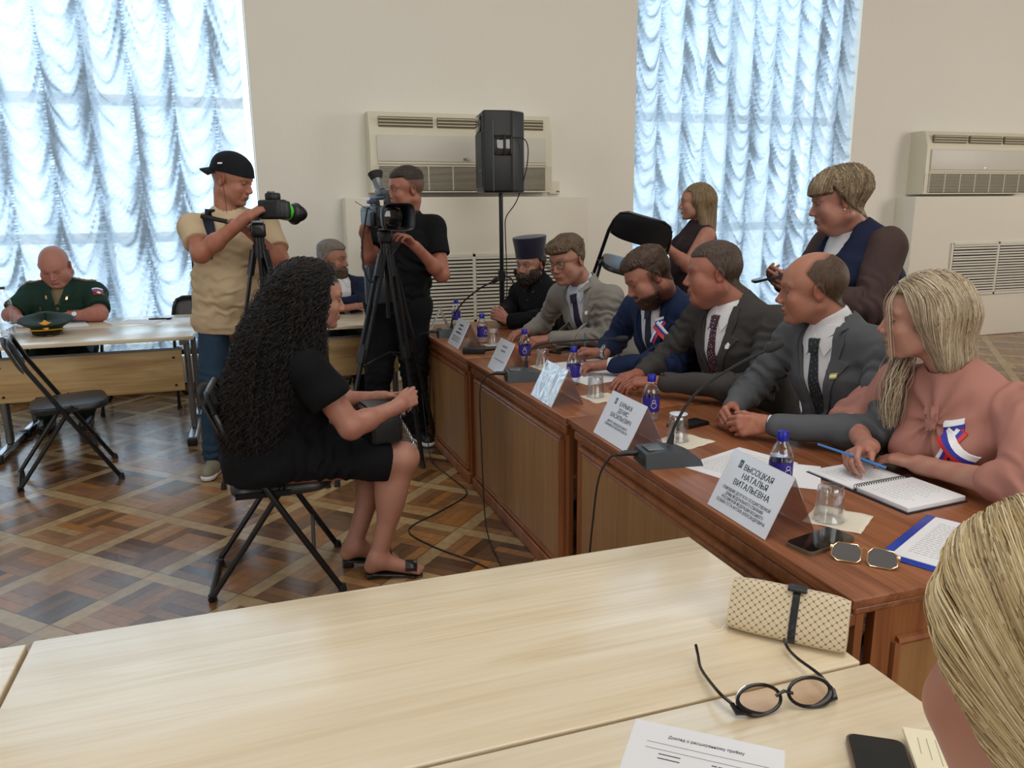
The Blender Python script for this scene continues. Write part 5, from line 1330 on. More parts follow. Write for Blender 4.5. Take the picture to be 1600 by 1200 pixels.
def shoes(L, m, parent, sole=None, h=0.006, size=1.0, names='shoe'):
    for s in 'RL':
        a = np.asarray(L['A'+s], float); t = np.asarray(L['T'+s], float); fw = nrm([t[0]-a[0], t[1]-a[1], 0]); g = a[2]-0.09; f = Fld()
        f.rc((a[0], a[1], g+0.085), (a[0], a[1], g+0.05), 0.045, 0.042, 0.02)
        heel = np.array([a[0], a[1], g+0.036])-fw*0.035; toe = np.array([a[0], a[1], g+0.034])+fw*0.155*size
        f.rc(heel, toe, 0.036, 0.036, 0.02); f.rc(np.array([a[0], a[1], g+0.06]), (heel+toe)/2+fw*0.03, 0.04, 0.036, 0.03)
        f.fn(lambda P, g=g: (g+0.004)-P[:, 2], op='i')
        o = dense(names, f, h, m, parent, 0.01)
        if sole:
            f2 = Fld(); f2.rc(heel+(0, 0, -0.016), toe+(0, 0, -0.016), 0.041, 0.041, 0); f2.fn(lambda P, g=g: np.maximum(g-P[:, 2], P[:, 2]-(g+0.026)), op='i'); dense('sole', f2, h, sole, o, 0.01)
def watch(Wp, ax, up, parent, face, band, r=0.030, name='wristwatch', fr_=0.019):
    ax = Vector(nrm(ax)); up = Vector(nrm(up)); up = (up-ax*up.dot(ax)).normalized(); T = frame(Wp, up, ax.cross(up)) if False else None
    v = ax.cross(up); P = [Vector(Wp)+up*(r*0.90*math.cos(a))+v*(r*math.sin(a)) for a in np.linspace(0, 2*PI, 21)[:-1]]
    mb = MB()
    for off in (-0.006, 0, 0.006): mb.tube([p+ax*off for p in P], 0.0042, 6, closed=True)
    w_ = mb.build(name, band, parent)
    T = frame(Vector(Wp)+up*(r*0.90), v, -ax) if False else Matrix(((v.x, ax.x, up.x, 0), (v.y, ax.y, up.y, 0), (v.z, ax.z, up.z, 0), (0, 0, 0, 1))); T = Matrix.Translation(Vector(Wp)+up*(r*0.86)) @ T
    MB().lathe([(0.001, 0), (fr_, 0), (fr_, 0.007), (fr_-0.003, 0.009), (0.001, 0.009)], 20, T).build('watch_case', band, w_)
    MB().lathe([(0.001, 0.009), (fr_-0.003, 0.009), (fr_-0.004, 0.0098), (0.001, 0.010)], 20, T).build('watch_face', face, w_)
    return w_
def vcut(fr, org, zt=0.03, zb=-0.34, wt=0.072, w0=0.004):
    r, fw, up = fr; org = np.asarray(org, float)
    def g(P):
        q = P-org; x = np.abs(q @ r); y = q @ fw; z = q @ up
        wz = w0+(wt-w0)*np.clip((z-zb)/(zt-0.04-zb), 0, 1)**0.85
        return np.maximum(np.maximum(np.maximum(x-wz, 0.0-y), zb-z), y-0.165)
    return g
def suit(p, J, cols, tie=None, h=0.0065, hsl=0.0055, w=1.0, depth=0.72, belly=0.02, cuffs=True, pin=None, zb=-0.34, collar=True, sleeve=1.0):
    """jacket, shirt, collar, lapels, tie"""
    jm, sm, tm = cols; fr = tframe(J['pel'], J['neck'], J['SR'], J['SL']); r, fw, up = fr; nk = np.asarray(J['neck'], float)
    org = nk+fw*0.02
    jf = Fld(); torso(jf, J, 0.014, w, depth, belly, shoulder=0.064)
    for s in 'RL': arm(jf, J['S'+s], J['E'+s], J['W'+s], (0.066*sleeve, 0.054*sleeve, 0.048*sleeve, 0.039), 0.0, 0.028, 0.90)
    folds(jf, [(J['E'+s], np.asarray(J['W'+s])-np.asarray(J['S'+s])) for s in 'RL']+[(np.asarray(J['S'+s])*0.6+np.asarray(J['E'+s])*0.4, np.asarray(J['E'+s])-np.asarray(J['S'+s])) for s in 'RL']+[(np.asarray(J['pel'])*0.6+nk*0.4+fw*0.1, up)], 0.0075, 0.045, 0.10, int(abs(nk[1])*10))
    solid = Fld(); solid.ops = list(jf.ops); solid.lo, solid.hi = jf.lo, jf.hi
    jf.fn(vcut(fr, org, 0.03, zb), 0.003, 's'); jf.rc(nk-up*0.005, nk+up*0.14, 0.067, 0.066, 0.003, 's')
    dense('jacket', jf, h, jm, p)
    sf = Fld(); torso(sf, J, 0.002, w*0.985, depth, belly*0.9, shoulder=0.05, low=False)
    hd = nrm(np.asarray(J['head'])-nk); hd = nrm(hd+up*0.5); nr_ = J.get('nr', 0.058); sf.rc(nk-hd*0.03, nk+hd*0.026, nr_+0.010, nr_+0.0055, 0.006); sf.fn(lambda P: (P-nk) @ hd-0.044, op='i')
    dense('shirt', sf, 0.0065, sm, p)
    if cuffs: 
        for s in 'RL':
            E, W_ = np.asarray(J['E'+s], float), np.asarray(J['W'+s], float); cf = Fld(); cf.rc(E+(W_-E)*0.84, E+(W_-E)*1.0, 0.0335, 0.0320, 0); cf.fn(lambda P: (P-(E+(W_-E)*J.get('cuff', 0.985))) @ nrm(W_-E), op='i'); dense('shirt_cuff', cf, 0.004, sm, p)
    if collar:
        for s in (1, -1):
            patch('shirt_collar', sf, [(s*x, y) for x, y in ((0.003, -0.012), (0.040, -0.070), (0.072, -0.030), (0.066, 0.016), (0.030, 0.022))][::s], org, r, up, sm, p, 0.003, 0.003, 0.010)
            patch('lapel', solid, [(s*x, y) for x, y in ((0.002, zb-0.005), (0.050, zb*0.70), (0.092, zb*0.40), (0.124, zb*0.29), (0.094, zb*0.235), (0.108, zb*0.10), (0.100, 0.012), (0.070, 0.016), (0.076, -0.05), (0.040, zb*0.62))][::s], org, r, up, jm, p, 0.0045, 0.004, 0.012)
    if tie:
        t_ = patch('necktie', sf, [(-0.013, -0.052), (0.013, -0.052), (0.036, -0.36), (-0.036, -0.36)], org, r, up, tie, p, 0.004, 0.004, 0.012)
        patch('tie_knot', sf, [(-0.021, -0.014), (0.021, -0.014), (0.014, -0.056), (-0.014, -0.056)], org, r, up, tie, p, 0.010, 0.008, 0.010)
    return fr, solid, org
def grid_tie(name, base, dot, scale=90):
    m = bpy.data.materials.new(name); m.use_nodes = True; nt = NT(m); b = nt.n['Principled BSDF']; tc = nt.node('ShaderNodeTexCoord')
    mp = nt.node('ShaderNodeMapping'); nt.link(tc.outputs['Object'], mp.inputs[0]); mp.inputs['Rotation'].default_value = (0.5, 0.3, 0.7)
    v = nt.node('ShaderNodeTexVoronoi'); v.inputs['Scale'].default_value = scale; v.inputs['Randomness'].default_value = 0.25; nt.link(mp.outputs[0], v.inputs['Vector'])
    f = nt.math('LESS_THAN', v.outputs['Distance'], 0.28); nt.link(nt.mix(f, srgb(*base), srgb(*dot)), b.inputs['Base Color']); b.inputs['Roughness'].default_value = 0.55; return m
def ribbon_bow(f, org, ux, uy, parent, s=1.0):
    """tricolour ribbon loop pinned to the chest"""
    o = None
    def strip(a, b, w_, lift, order):
        a = np.array(a); b = np.array(b); d = (b-a)/np.linalg.norm(b-a); n_ = np.array([-d[1], d[0]])
        for k, m_ in enumerate(order):
            q0, q1 = -w_/2+k*w_/3, -w_/2+(k+1)*w_/3
            pl = [(-v[0], v[1]) for v in (a+n_*q0, b+n_*q0, b+n_*q1, a+n_*q1)]
            if np.cross(np.array(pl[1])-np.array(pl[0]), np.array(pl[2])-np.array(pl[1])) < 0: pl = pl[::-1]
            patch('ribbon_stripe', f, pl, org, ux, uy, m_, parent, lift, 0.002, 0.012, away=0.12)
    W_, B_, R_ = M['whitef'], M['blue'], M['red']
    strip((-0.022*s, 0.036*s), (0.024*s, 0.040*s), 0.036*s, 0.008, (R_, B_, W_))
    strip((0.022*s, 0.030*s), (-0.036*s, -0.058*s), 0.030*s, 0.009, (R_, B_, W_) if False else (W_, B_, R_))
    strip((-0.018*s, 0.030*s), (0.056*s, -0.045*s), 0.032*s, 0.012, (R_, B_, W_))
def eyeglass(HM, parent, m, lm):
    t = [];
    for s in (-1, 1):
        c = np.array([s*0.033, 0.0985, -0.004]); pts = []
        for a in np.linspace(0, 2*PI, 21)[:-1]:
            ca, sa = math.cos(a), math.sin(a); pts.append(c+np.array([0.0265*math.copysign(abs(ca)**0.7, ca), -0.004*abs(ca), 0.0185*math.copysign(abs(sa)**0.7, sa)]))
        P = toworld(np.array(pts), HM); fr_ = MB().tube([Vector(q) for q in P], 0.0017, 6, closed=True); P2 = toworld(np.array([[s*0.060, 0.094, 0.006], [s*0.077, 0.060, 0.006], [s*0.082, -0.010, 0.008]]), HM)
        fr_.tube([Vector(q) for q in P2], 0.0016, 6); t.append(fr_)
        n = len(P); c_ = toworld(c[None], HM)[0]
        raw('spectacle_lens', np.concatenate([P, [c_]]), [(i, (i+1) % n, n) for i in range(n)], lm, parent)
    mb = MB();
    for q in t: mb.add(q.V, q.F, True)
    mb.tube([Vector(q) for q in toworld(np.array([[-0.009, 0.1, 0.002], [0, 0.104, 0.005], [0.009, 0.1, 0.002]]), HM)], 0.0016, 6)
    mb.build('spectacle_frame', m, parent)

LENS = clearmat('spectacle_lens', (0.95, 0.95, 0.96), 0.06)
WHITE = cloth('white_shirt_cotton', (226, 226, 230), 0.8, 0.06)
TR_BLK = cloth('black_trousers', (10, 11, 16)); SHOE = mat('black_leather', (0.012, 0.011, 0.010), 0.35)

# ------------------------------------------------------------ 1 balding man in grey suit
def man_balding():
    J = dict(pel=(2.05, 2.12, 0.56), neck=(1.885, 2.145, 1.072), SR=(1.870, 2.325, 0.995), SL=(1.925, 1.955, 1.000), ER=(1.74, 2.40, 0.79), EL=(1.80, 1.795, 0.785), WR=(1.585, 2.285, 0.765), WL=(1.575, 2.065, 0.765), belly=0.02, depth=0.75)
    p = person('balding man in grey suit at the desk, hands clasped on it', (2.05, 2.12, 0))
    st = dict(skin=(196, 138, 112), red=(180, 100, 80), w=1.02, jaw=1.0, fat=0.002, nose=1.05, brow=(120, 88, 66), browk=0.5, lips=(150, 90, 80), socket=(150, 98, 84))
    st['scalp'] = ((92, 68, 50), lambda x, y, z: 0.92*ss(skull_band(x, y, z), -0.004, 0.010)*ss(0.052-y-0.75*np.clip(z-0.035, 0, 1), 0.0, 0.020)*ss(0.108-z+np.clip(-y-0.03, 0, 1)*0.5, 0, 0.02))
    HM = head_matrix((1.822, 2.195, 1.192), 146, 4, 0, 1.055)
    J['head'] = HM[1]; parts, hf = head_parts(HM, st, J['neck'], 0.0030)
    parts.append(inner_body(J, None, st))
    parts.append(hand_parts(J['WL'], (-0.80, 0.52, -0.10), (0.45, 0.75, -0.35), -1, st, curl=(0.85, 0.9, 0.95, 1.0), thumb=(0.5, 0.3), bend=(0.9, 0.8, 0.4)))
    parts.append(hand_parts(J['WR'], (-0.78, -0.55, -0.05), (0.30, -0.70, -0.45), 1, st, curl=(0.75, 0.8, 0.8, 0.85), thumb=(0.6, 0.2)))
    join_meshes('body', parts, [SKIN, EYE, IRIS], p)
    hm = hairmat('short_brown_hair', srgb(58, 42, 32), srgb(88, 66, 50))
    hair_shell(HM, 'hair', hf, hm, p, lambda x, y, z: 0.0034*st['scalp'][1](x, y, z)-0.0016, rough=0.0004)
    gs = cloth('grey_suit_wool', (86, 88, 92), bscale=600, var=0.05)
    fr, sf, org = suit(p, J, (gs, WHITE, None), grid_tie('dark_patterned_tie', (34, 38, 44), (84, 90, 96), 75), belly=0.02)
    r, fw, up = fr
    patch('flag_pin', sf, [(-0.010, -0.007), (0.010, -0.007), (0.010, 0.007), (-0.010, 0.007)], org-r*0.088-up*0.125, r, up, mat('yellow_pin', srgb(206, 190, 60), 0.3), p, 0.010, 0.003, 0.01)
    patch('flag_pin_stripe', sf, [(-0.010, -0.002), (0.010, -0.002), (0.010, 0.003), (-0.010, 0.003)], org-r*0.088-up*0.125, r, up, M['whitef'], p, 0.0135, 0.001, 0.01)
    MB().tube([(1.555, 2.078, 0.793), (1.548, 2.083, 0.795)], 0.0001, 4)
    L = seat_legs(J, (-1, 0)); trousers(L, gs, p); shoes(L, SHOE, p)
    return p
# ------------------------------------------------------------ 2 crew cut man in dark grey suit
def man_crewcut():
    J = dict(pel=(2.04, 2.735, 0.56), neck=(1.880, 2.720, 1.085), SR=(1.855, 2.925, 1.005), SL=(1.925, 2.510, 1.015), ER=(1.74, 3.04, 0.795), EL=(1.80, 2.42, 0.79), WR=(1.575, 2.965, 0.762), WL=(1.535, 2.735, 0.775), belly=0.04, depth=0.82)
    p = person('man with crew cut in dark grey suit, sports watch, purple tie', (2.04, 2.66, 0))
    st = dict(skin=(186, 126, 104), red=(170, 92, 76), w=1.06, jaw=1.10, fat=0.010, nose=1.05, brow=(96, 74, 58), browk=0.6, lips=(140, 84, 76))
    band = lambda x, y, z: ss(skull_band(x, y, z), -0.002, 0.010)
    st['scalp'] = ((84, 66, 54), lambda x, y, z: 0.85*band(x, y, z))
    HM = head_matrix((1.800, 2.772, 1.203), 155, 2, 2, 1.07)
    J['head'] = HM[1]; parts, hf = head_parts(HM, st, J['neck'], 0.0034, (0.060, 0.068))
    parts.append(inner_body(J, None, st))
    parts.append(hand_parts(J['WL'], (-0.72, 0.66, -0.10), (0.15, 0.10, -1), -1, st, curl=(0.35, 0.4, 0.45, 0.5), spread=0.22, thumb=(0.6, 0.2), s=1.05))
    parts.append(hand_parts(J['WR'], (-0.93, -0.30, -0.08), (0, 0, -1), 1, st, curl=(0.25, 0.3, 0.3, 0.35), spread=0.2, thumb=(0.7, 0.1), s=1.05))
    join_meshes('body', parts, [SKIN, EYE, IRIS], p)
    hm = hairmat('greying_brown_hair', srgb(46, 36, 30), srgb(88, 72, 60))
    hair_shell(HM, 'hair', hf, hm, p, lambda x, y, z: (0.0025+0.010*ss(z, 0.055, 0.10))*band(x, y, z)-0.0008, rough=0.0008)
    J['cuff'] = 0.86; gs = cloth('charcoal_suit_wool', (64, 62, 61), bscale=600, var=0.05)
    fr, sf, org = suit(p, J, (gs, WHITE, None), grid_tie('purple_tie', (62, 22, 44), (196, 170, 176), 95), belly=0.045, w=1.10, depth=0.80, sleeve=1.08)
    r, fw, up = fr
    patch('lapel_pin', sf, [(-0.006, -0.010), (0.006, -0.010), (0.008, 0.002), (0, 0.012), (-0.008, 0.002)], org-r*0.092-up*0.115, r, up, M['card'], p, 0.010, 0.003, 0.01)
    watch((1.560, 2.705, 0.777), (-0.6, 0.8, 0), (0.05, -0.35, 1), p, M['screen'], M['rubber'], 0.034, 'sports_watch', 0.022)
    L = seat_legs(J, (-1, 0)); trousers(L, gs, p); shoes(L, SHOE, p)
# ------------------------------------------------------------ 3 bearded man in navy suit writing
def man_writing():
    J = dict(pel=(2.03, 3.20, 0.56), neck=(1.825, 3.225, 1.065), SR=(1.795, 3.43, 0.985), SL=(1.900, 3.03, 0.995), ER=(1.76, 3.60, 0.79), EL=(1.765, 2.99, 0.785), WR=(1.625, 3.475, 0.765), WL=(1.535, 3.20, 0.762), belly=0.04, depth=0.80)
    p = person('bearded man in navy suit writing with bowed head, tricolour ribbon', (2.03, 3.2, 0))
    st = dict(skin=(190, 134, 112), red=(172, 96, 80), w=1.05, jaw=1.10, fat=0.009, eye=0.001, brow=(76, 54, 40), lips=(150, 86, 76))
    beard = lambda x, y, z: ss(-0.056-z-0.40*np.clip(0.045-np.abs(x), 0, 1)+0.25*np.clip(0.03-y, 0, 1), 0.0, 0.010)*ss(y, -0.02, 0.01)
    st['beard'] = ((60, 42, 32), lambda x, y, z: 0.85*np.maximum(np.maximum(beard(x, y, z), 0.8*ss(np.abs(x)-0.052, 0, 0.006)*ss(0.022-np.abs(y-0.004), 0, 0.010)*(z < 0.03)*(z > -0.07)), ss(0.011-np.abs(z+0.054), 0, 0.006)*(np.abs(x) < 0.028)*(y > 0.08)))
    band = lambda x, y, z: ss(skull_band(x, y, z), -0.002, 0.010)
    st['scalp'] = ((66, 48, 38), lambda x, y, z: 0.85*band(x, y, z))
    HM = head_matrix((1.705, 3.150, 1.165), 168, 27, 3, 1.06)
    J['head'] = HM[1]; parts, hf = head_parts(HM, st, J['neck'], 0.0036, (0.060, 0.066))
    parts.append(inner_body(J, None, st))
    parts.append(hand_parts(J['WL'], (-0.93, 0.33, -0.05), (0, 0, -1), -1, st, h=0.0030, curl=(0.4, 0.45, 0.5, 0.55), thumb=(0.6, 0.3)))
    parts.append(hand_parts(J['WR'], (-0.62, 0.72, -0.05), (-0.35, -0.45, -0.75), 1, st, h=0.0030, curl=(0.75, 0.85, 0.95, 1.0), thumb=(0.7, 0.5)))
    join_meshes('body', parts, [SKIN, EYE, IRIS], p)
    hm = hairmat('side_parted_brown_hair', srgb(44, 32, 25), srgb(80, 58, 44), stretch=(0.35, 0.35, 0.35), scale=90)
    def th(x, y, z):
        part = np.exp(-((x+0.030)/0.006)**2)*(y > -0.02)*(z > 0.06)
        return (0.003+0.016*ss(z, 0.045, 0.095)+0.006*ss(y, 0.02, 0.07)*ss(z, 0.05, 0.08))*band(x, y, z)*(1-0.7*part)-0.0008
    hair_shell(HM, 'hair', hf, hm, p, th, rough=0.0012)
    bmk = hairmat('brown_beard', srgb(40, 26, 20), srgb(76, 52, 38))
    hair_shell(HM, 'beard', hf, bmk, p, lambda x, y, z: 0.0065*beard(x, y, z)*ss(y-0.0, -0.02, 0.04)*(1-ss(0.010-np.abs(z+0.068), 0, 0.004)*(np.abs(x) < 0.024))-0.0012, rough=0.0012)
    ns = cloth('navy_suit_wool', (26, 40, 72), bscale=600, var=0.06)
    fr, sf, org = suit(p, J, (ns, WHITE, None), grid_tie('navy_tie', (22, 28, 56), (34, 40, 70), 60), belly=0.045, w=1.07, depth=0.80, sleeve=1.06)
    r, fw, up = fr
    b_ = patch('ribbon_bow', sf, [(-0.01, -0.01), (0.01, -0.01), (0.01, 0.01), (-0.01, 0.01)], org-r*0.075-up*0.105, r, up, M['red'], p, 0.006, 0.002, 0.01, away=0.12)
    ribbon_bow(sf, org-r*0.075-up*0.105, r, up, b_, 0.85)
    watch((1.575, 3.185, 0.765), (-0.9, 0.3, 0), (0.1, -0.5, 0.9), p, M['screen'], M['rubber'], 0.033)
    watch((1.640, 3.462, 0.768), (-0.6, 0.7, 0), (0, 0, 1), p, M['chrome'], M['chrome'], 0.032, 'steel_bracelet', 0.012)
    L = seat_legs(J, (-1, 0)); trousers(L, ns, p); shoes(L, SHOE, p)
    pen = MB().tube([(1.555, 3.500, 0.722), (1.560, 3.515, 0.76), (1.572, 3.548, 0.855)], [0.002, 0.005, 0.0045], 8).build('writing_pen', M['inkb']); tag(pen, 'dark pen held by the writing man in navy', 'pen')
# ------------------------------------------------------------ 4 man with glasses
def man_glasses():
    J = dict(pel=(2.00, 4.02, 0.56), neck=(1.785, 4.045, 1.055), SR=(1.710, 4.225, 0.975), SL=(1.870, 3.880, 0.988), ER=(1.70, 4.45, 0.79), EL=(1.815, 3.83, 0.785), WR=(1.535, 4.325, 0.762), WL=(1.545, 3.985, 0.762))
    p = person('man with glasses in light grey suit leaning on the desk', (2.0, 4.02, 0))
    st = dict(skin=(190, 140, 118), red=(174, 104, 88), w=0.98, jaw=0.98, fat=0.003, brow=(96, 74, 56), lips=(160, 96, 88), eye=0.0036)
    band = lambda x, y, z: ss(skull_band(x, y, z)+0.004, -0.002, 0.010)
    st['scalp'] = ((92, 72, 54), lambda x, y, z: 0.7*band(x, y, z))
    HM = head_matrix((1.665, 4.010, 1.192), 207, 10, 6, 1.10)
    J['head'] = HM[1]; parts, hf = head_parts(HM, st, J['neck'], 0.0036, (0.052, 0.058))
    parts.append(inner_body(J, None, st))
    parts.append(hand_parts(J['WL'], (-0.95, 0.05, -0.05), (0, 0.3, -1), -1, st, h=0.003, curl=(0.5, 0.5, 0.55, 0.6), thumb=(0.6, 0.2)))
    parts.append(hand_parts(J['WR'], (-0.85, -0.35, -0.08), (0, 0, -1), 1, st, h=0.003, curl=(0.3, 0.35, 0.35, 0.4), spread=0.16, thumb=(0.6, 0.2)))
    join_meshes('body', parts, [SKIN, EYE, IRIS], p)
    hm = hairmat('swept_brown_hair', srgb(62, 48, 36), srgb(104, 84, 62), stretch=(0.5, 0.4, 0.5), scale=80)
    def th(x, y, z):
        return (0.004+0.018*ss(z, 0.035, 0.09)+0.012*ss(y, 0.03, 0.08)*ss(z+0.01, 0.04, 0.07)+0.006*np.sin((x*0.8+y*0.3)*120)*ss(z, 0.05, 0.08)*0.3)*ss(skull_band(x, y, z)+0.016*ss(y, 0.03, 0.06), -0.002, 0.010)-0.0008
    hair_shell(HM, 'hair', hf, hm, p, th, rough=0.0014)
    J['cuff'] = 0.92; gs = cloth('light_grey_suit_linen', (134, 130, 124), bscale=500, var=0.06, bump=0.16); bs = cloth('pale_blue_shirt', (196, 204, 220), 0.8)
    fr, sf, org = suit(p, J, (gs, bs, None), grid_tie('dark_violet_tie', (36, 28, 54), (44, 36, 64), 60), belly=0.01)
    r, fw, up = fr
    patch('lapel_pin', sf, [(-0.005, -0.008), (0.005, -0.008), (0.005, 0.008), (-0.005, 0.008)], org-r*0.085-up*0.12, r, up, M['whitef'], p, 0.010, 0.003, 0.01)
    eyeglass(HM, p, mat('brown_frame', srgb(74, 44, 34), 0.35), LENS)
    watch((1.590, 3.962, 0.765), (-0.95, 0.1, 0), (-0.1, -0.6, 0.8), p, M['screen'], M['chrome'], 0.033)
    L = seat_legs(J, (-1, 0)); trousers(L, gs, p); shoes(L, SHOE, p)
# ------------------------------------------------------------ long hair: strands that follow a smooth hair mass
def grad(f, P, e=0.002):
    g = np.stack([f(P+np.eye(3)[i]*e)-f(P-np.eye(3)[i]*e) for i in range(3)], -1); return g/np.maximum(np.linalg.norm(g, axis=1, keepdims=True), 1e-9)
def grow(mass, roots, comb, n, step, off, seed=0, jit=0.35, stop=None):
    """walk strands over the surface of the hair mass; returns (N, n, 3)"""
    r_ = np.random.default_rng(seed); P = np.array(roots, float); out = [P.copy()]; o = off*(r_.random(len(P))*0.9+0.1)
    wv = r_.normal(size=(len(P), 3))*jit
    for k in range(n-1):
        D = comb(P)+wv*0.25*(1-0.5*k/n); G = grad(mass, P); D = D-G*(D*G).sum(1, keepdims=True)
        D /= np.maximum(np.linalg.norm(D, axis=1, keepdims=True), 1e-9); P = P+D*step
        for _ in range(2):
            d = mass(P); P = P-grad(mass, P)*np.clip(d-o, -0.03, 0.03)[:, None]
        out.append(P.copy())
    return np.stack(out, 1)
def clear_face(S_, y0=0.045, z0=0.045, w_=0.072):
    bad = ((S_[..., 1] > y0) & (S_[..., 2] < z0) & (np.abs(S_[..., 0]) < w_)).any(1); return S_[~bad]
def helix(P, r, wl, seed=0, start=3):
    """adds curls to strands (N,k,3)"""
    r_ = np.random.default_rng(seed); N, k, _ = P.shape; T = np.gradient(P, axis=1); L = np.linalg.norm(T, axis=2); s = np.cumsum(L, 1); T /= np.maximum(L[..., None], 1e-9)
    a = np.cross(T, np.array([0.3, 0.2, 0.9])); a /= np.maximum(np.linalg.norm(a, axis=2, keepdims=True), 1e-9); b = np.cross(T, a)
    ph = r_.random((N, 1))*6.28; w_ = wl*(0.8+0.5*r_.random((N, 1))); am = r*(0.6+0.8*r_.random((N, 1)))*np.clip((np.arange(k)-start)/6, 0, 1)[None]
    return P+a*(am*np.cos(6.283*s/w_+ph))[..., None]+b*(am*np.sin(6.283*s/w_+ph))[..., None]
def sample_surface(V, Fc, n, keep=None, seed=0):
    r_ = np.random.default_rng(seed); T = np.concatenate([Fc[:, [0, 1, 2]], Fc[:, [0, 2, 3]]]); a, b, c = V[T[:, 0]], V[T[:, 1]], V[T[:, 2]]
    if keep is not None:
        m_ = keep((a+b+c)/3); T = T[m_]; a, b, c = a[m_], b[m_], c[m_]
    ar = np.linalg.norm(np.cross(b-a, c-a), axis=1); i = r_.choice(len(T), n, p=ar/ar.sum()); u, v = r_.random((n, 1)), r_.random((n, 1)); m_ = (u+v) > 1; u = np.where(m_, 1-u, u); v = np.where(m_, 1-v, v)
    return a[i]+(b[i]-a[i])*u+(c[i]-a[i])*v
def arm_skin(J, s, st, h=0.0034, hand=None, r=(0.050, 0.043, 0.042, 0.026), off=0.0):
    d, pn = hand.pop('d'), hand.pop('pn'); f = hand_field(J['W'+s], d, pn, 1 if s == 'R' else -1, **hand); arm(f, J['S'+s], J['E'+s], J['W'+s], r, off, 0.02)
    V, Fc = mesh_field(f, h, 0.01); base = np.array(srgb(*st.get('skin', (196, 146, 120)))); red = np.array(srgb(*st.get('red', (178, 104, 88))))
    m_ = 0.22+0.2*wob(V, 0.06, 1); return (V, Fc, 0, base*(1-m_[:, None])+red*m_[:, None])
def plane_cut(f, o, n_):
    o = np.asarray(o, float); n_ = nrm(n_); f.fn(lambda P: (P-o) @ n_, op='i')
def tee(J, m, parent, name='t_shirt', w=1.0, depth=0.72, belly=0.02, hem=None, sl=0.62, r=(0.078, 0.070), h=0.0068, amp=0.006, off=0.010, nr=0.066, bust=0.0, seed=0, shoulder=0.058, hips=1.0):
    f = Fld(); fr = torso(f, J, off, w, depth, belly, bust, shoulder=shoulder, hips=hips); rr, fw, up = fr; nk = np.asarray(J['neck'], float)
    folds(f, [(np.asarray(J['pel'])*0.55+nk*0.45, up), (np.asarray(J['pel'])*0.8+nk*0.2+fw*0.08, up)], amp, 0.07, 0.20, seed)
    if hem is not None: plane_cut(f, hem, -up)
    f.rc(nk-up*0.002+fw*0.010, nk+up*0.14, nr, nr, 0.003, 's')
    for s in 'RL':
        S_, E = np.asarray(J['S'+s], float), np.asarray(J['E'+s], float); g = Fld(); g.rc(S_, S_+(E-S_)*(sl+0.3), r[0], r[1], 0)
        e = S_+(E-S_)*sl; n_ = nrm(E-S_); f.fn(lambda P, g=g, e=e, n_=n_: np.maximum(g(P), (P-e) @ n_), 0.03, 'u', np.minimum(S_, e)-0.1, np.maximum(S_, e)+0.1)
    solid = Fld(); solid.ops = list(f.ops); dense(name, f, h, m, parent); return fr, solid
def stand_legs(pel, r, KR, KL, AR, AL, tR, tL):
    pel = np.asarray(pel, float); r = nrm(r); L = dict(HR=pel+r*0.09, HL=pel-r*0.09, KR=np.asarray(KR, float), KL=np.asarray(KL, float), AR=np.asarray(AR, float), AL=np.asarray(AL, float))
    L['TR'] = L['AR']+nrm([tR[0], tR[1], 0])*0.14; L['TL'] = L['AL']+nrm([tL[0], tL[1], 0])*0.14; return L
LB = [(0.0, srgb(104, 88, 68)), (0.3, srgb(158, 138, 110)), (0.6, srgb(188, 170, 142)), (1.0, srgb(218, 206, 184))]

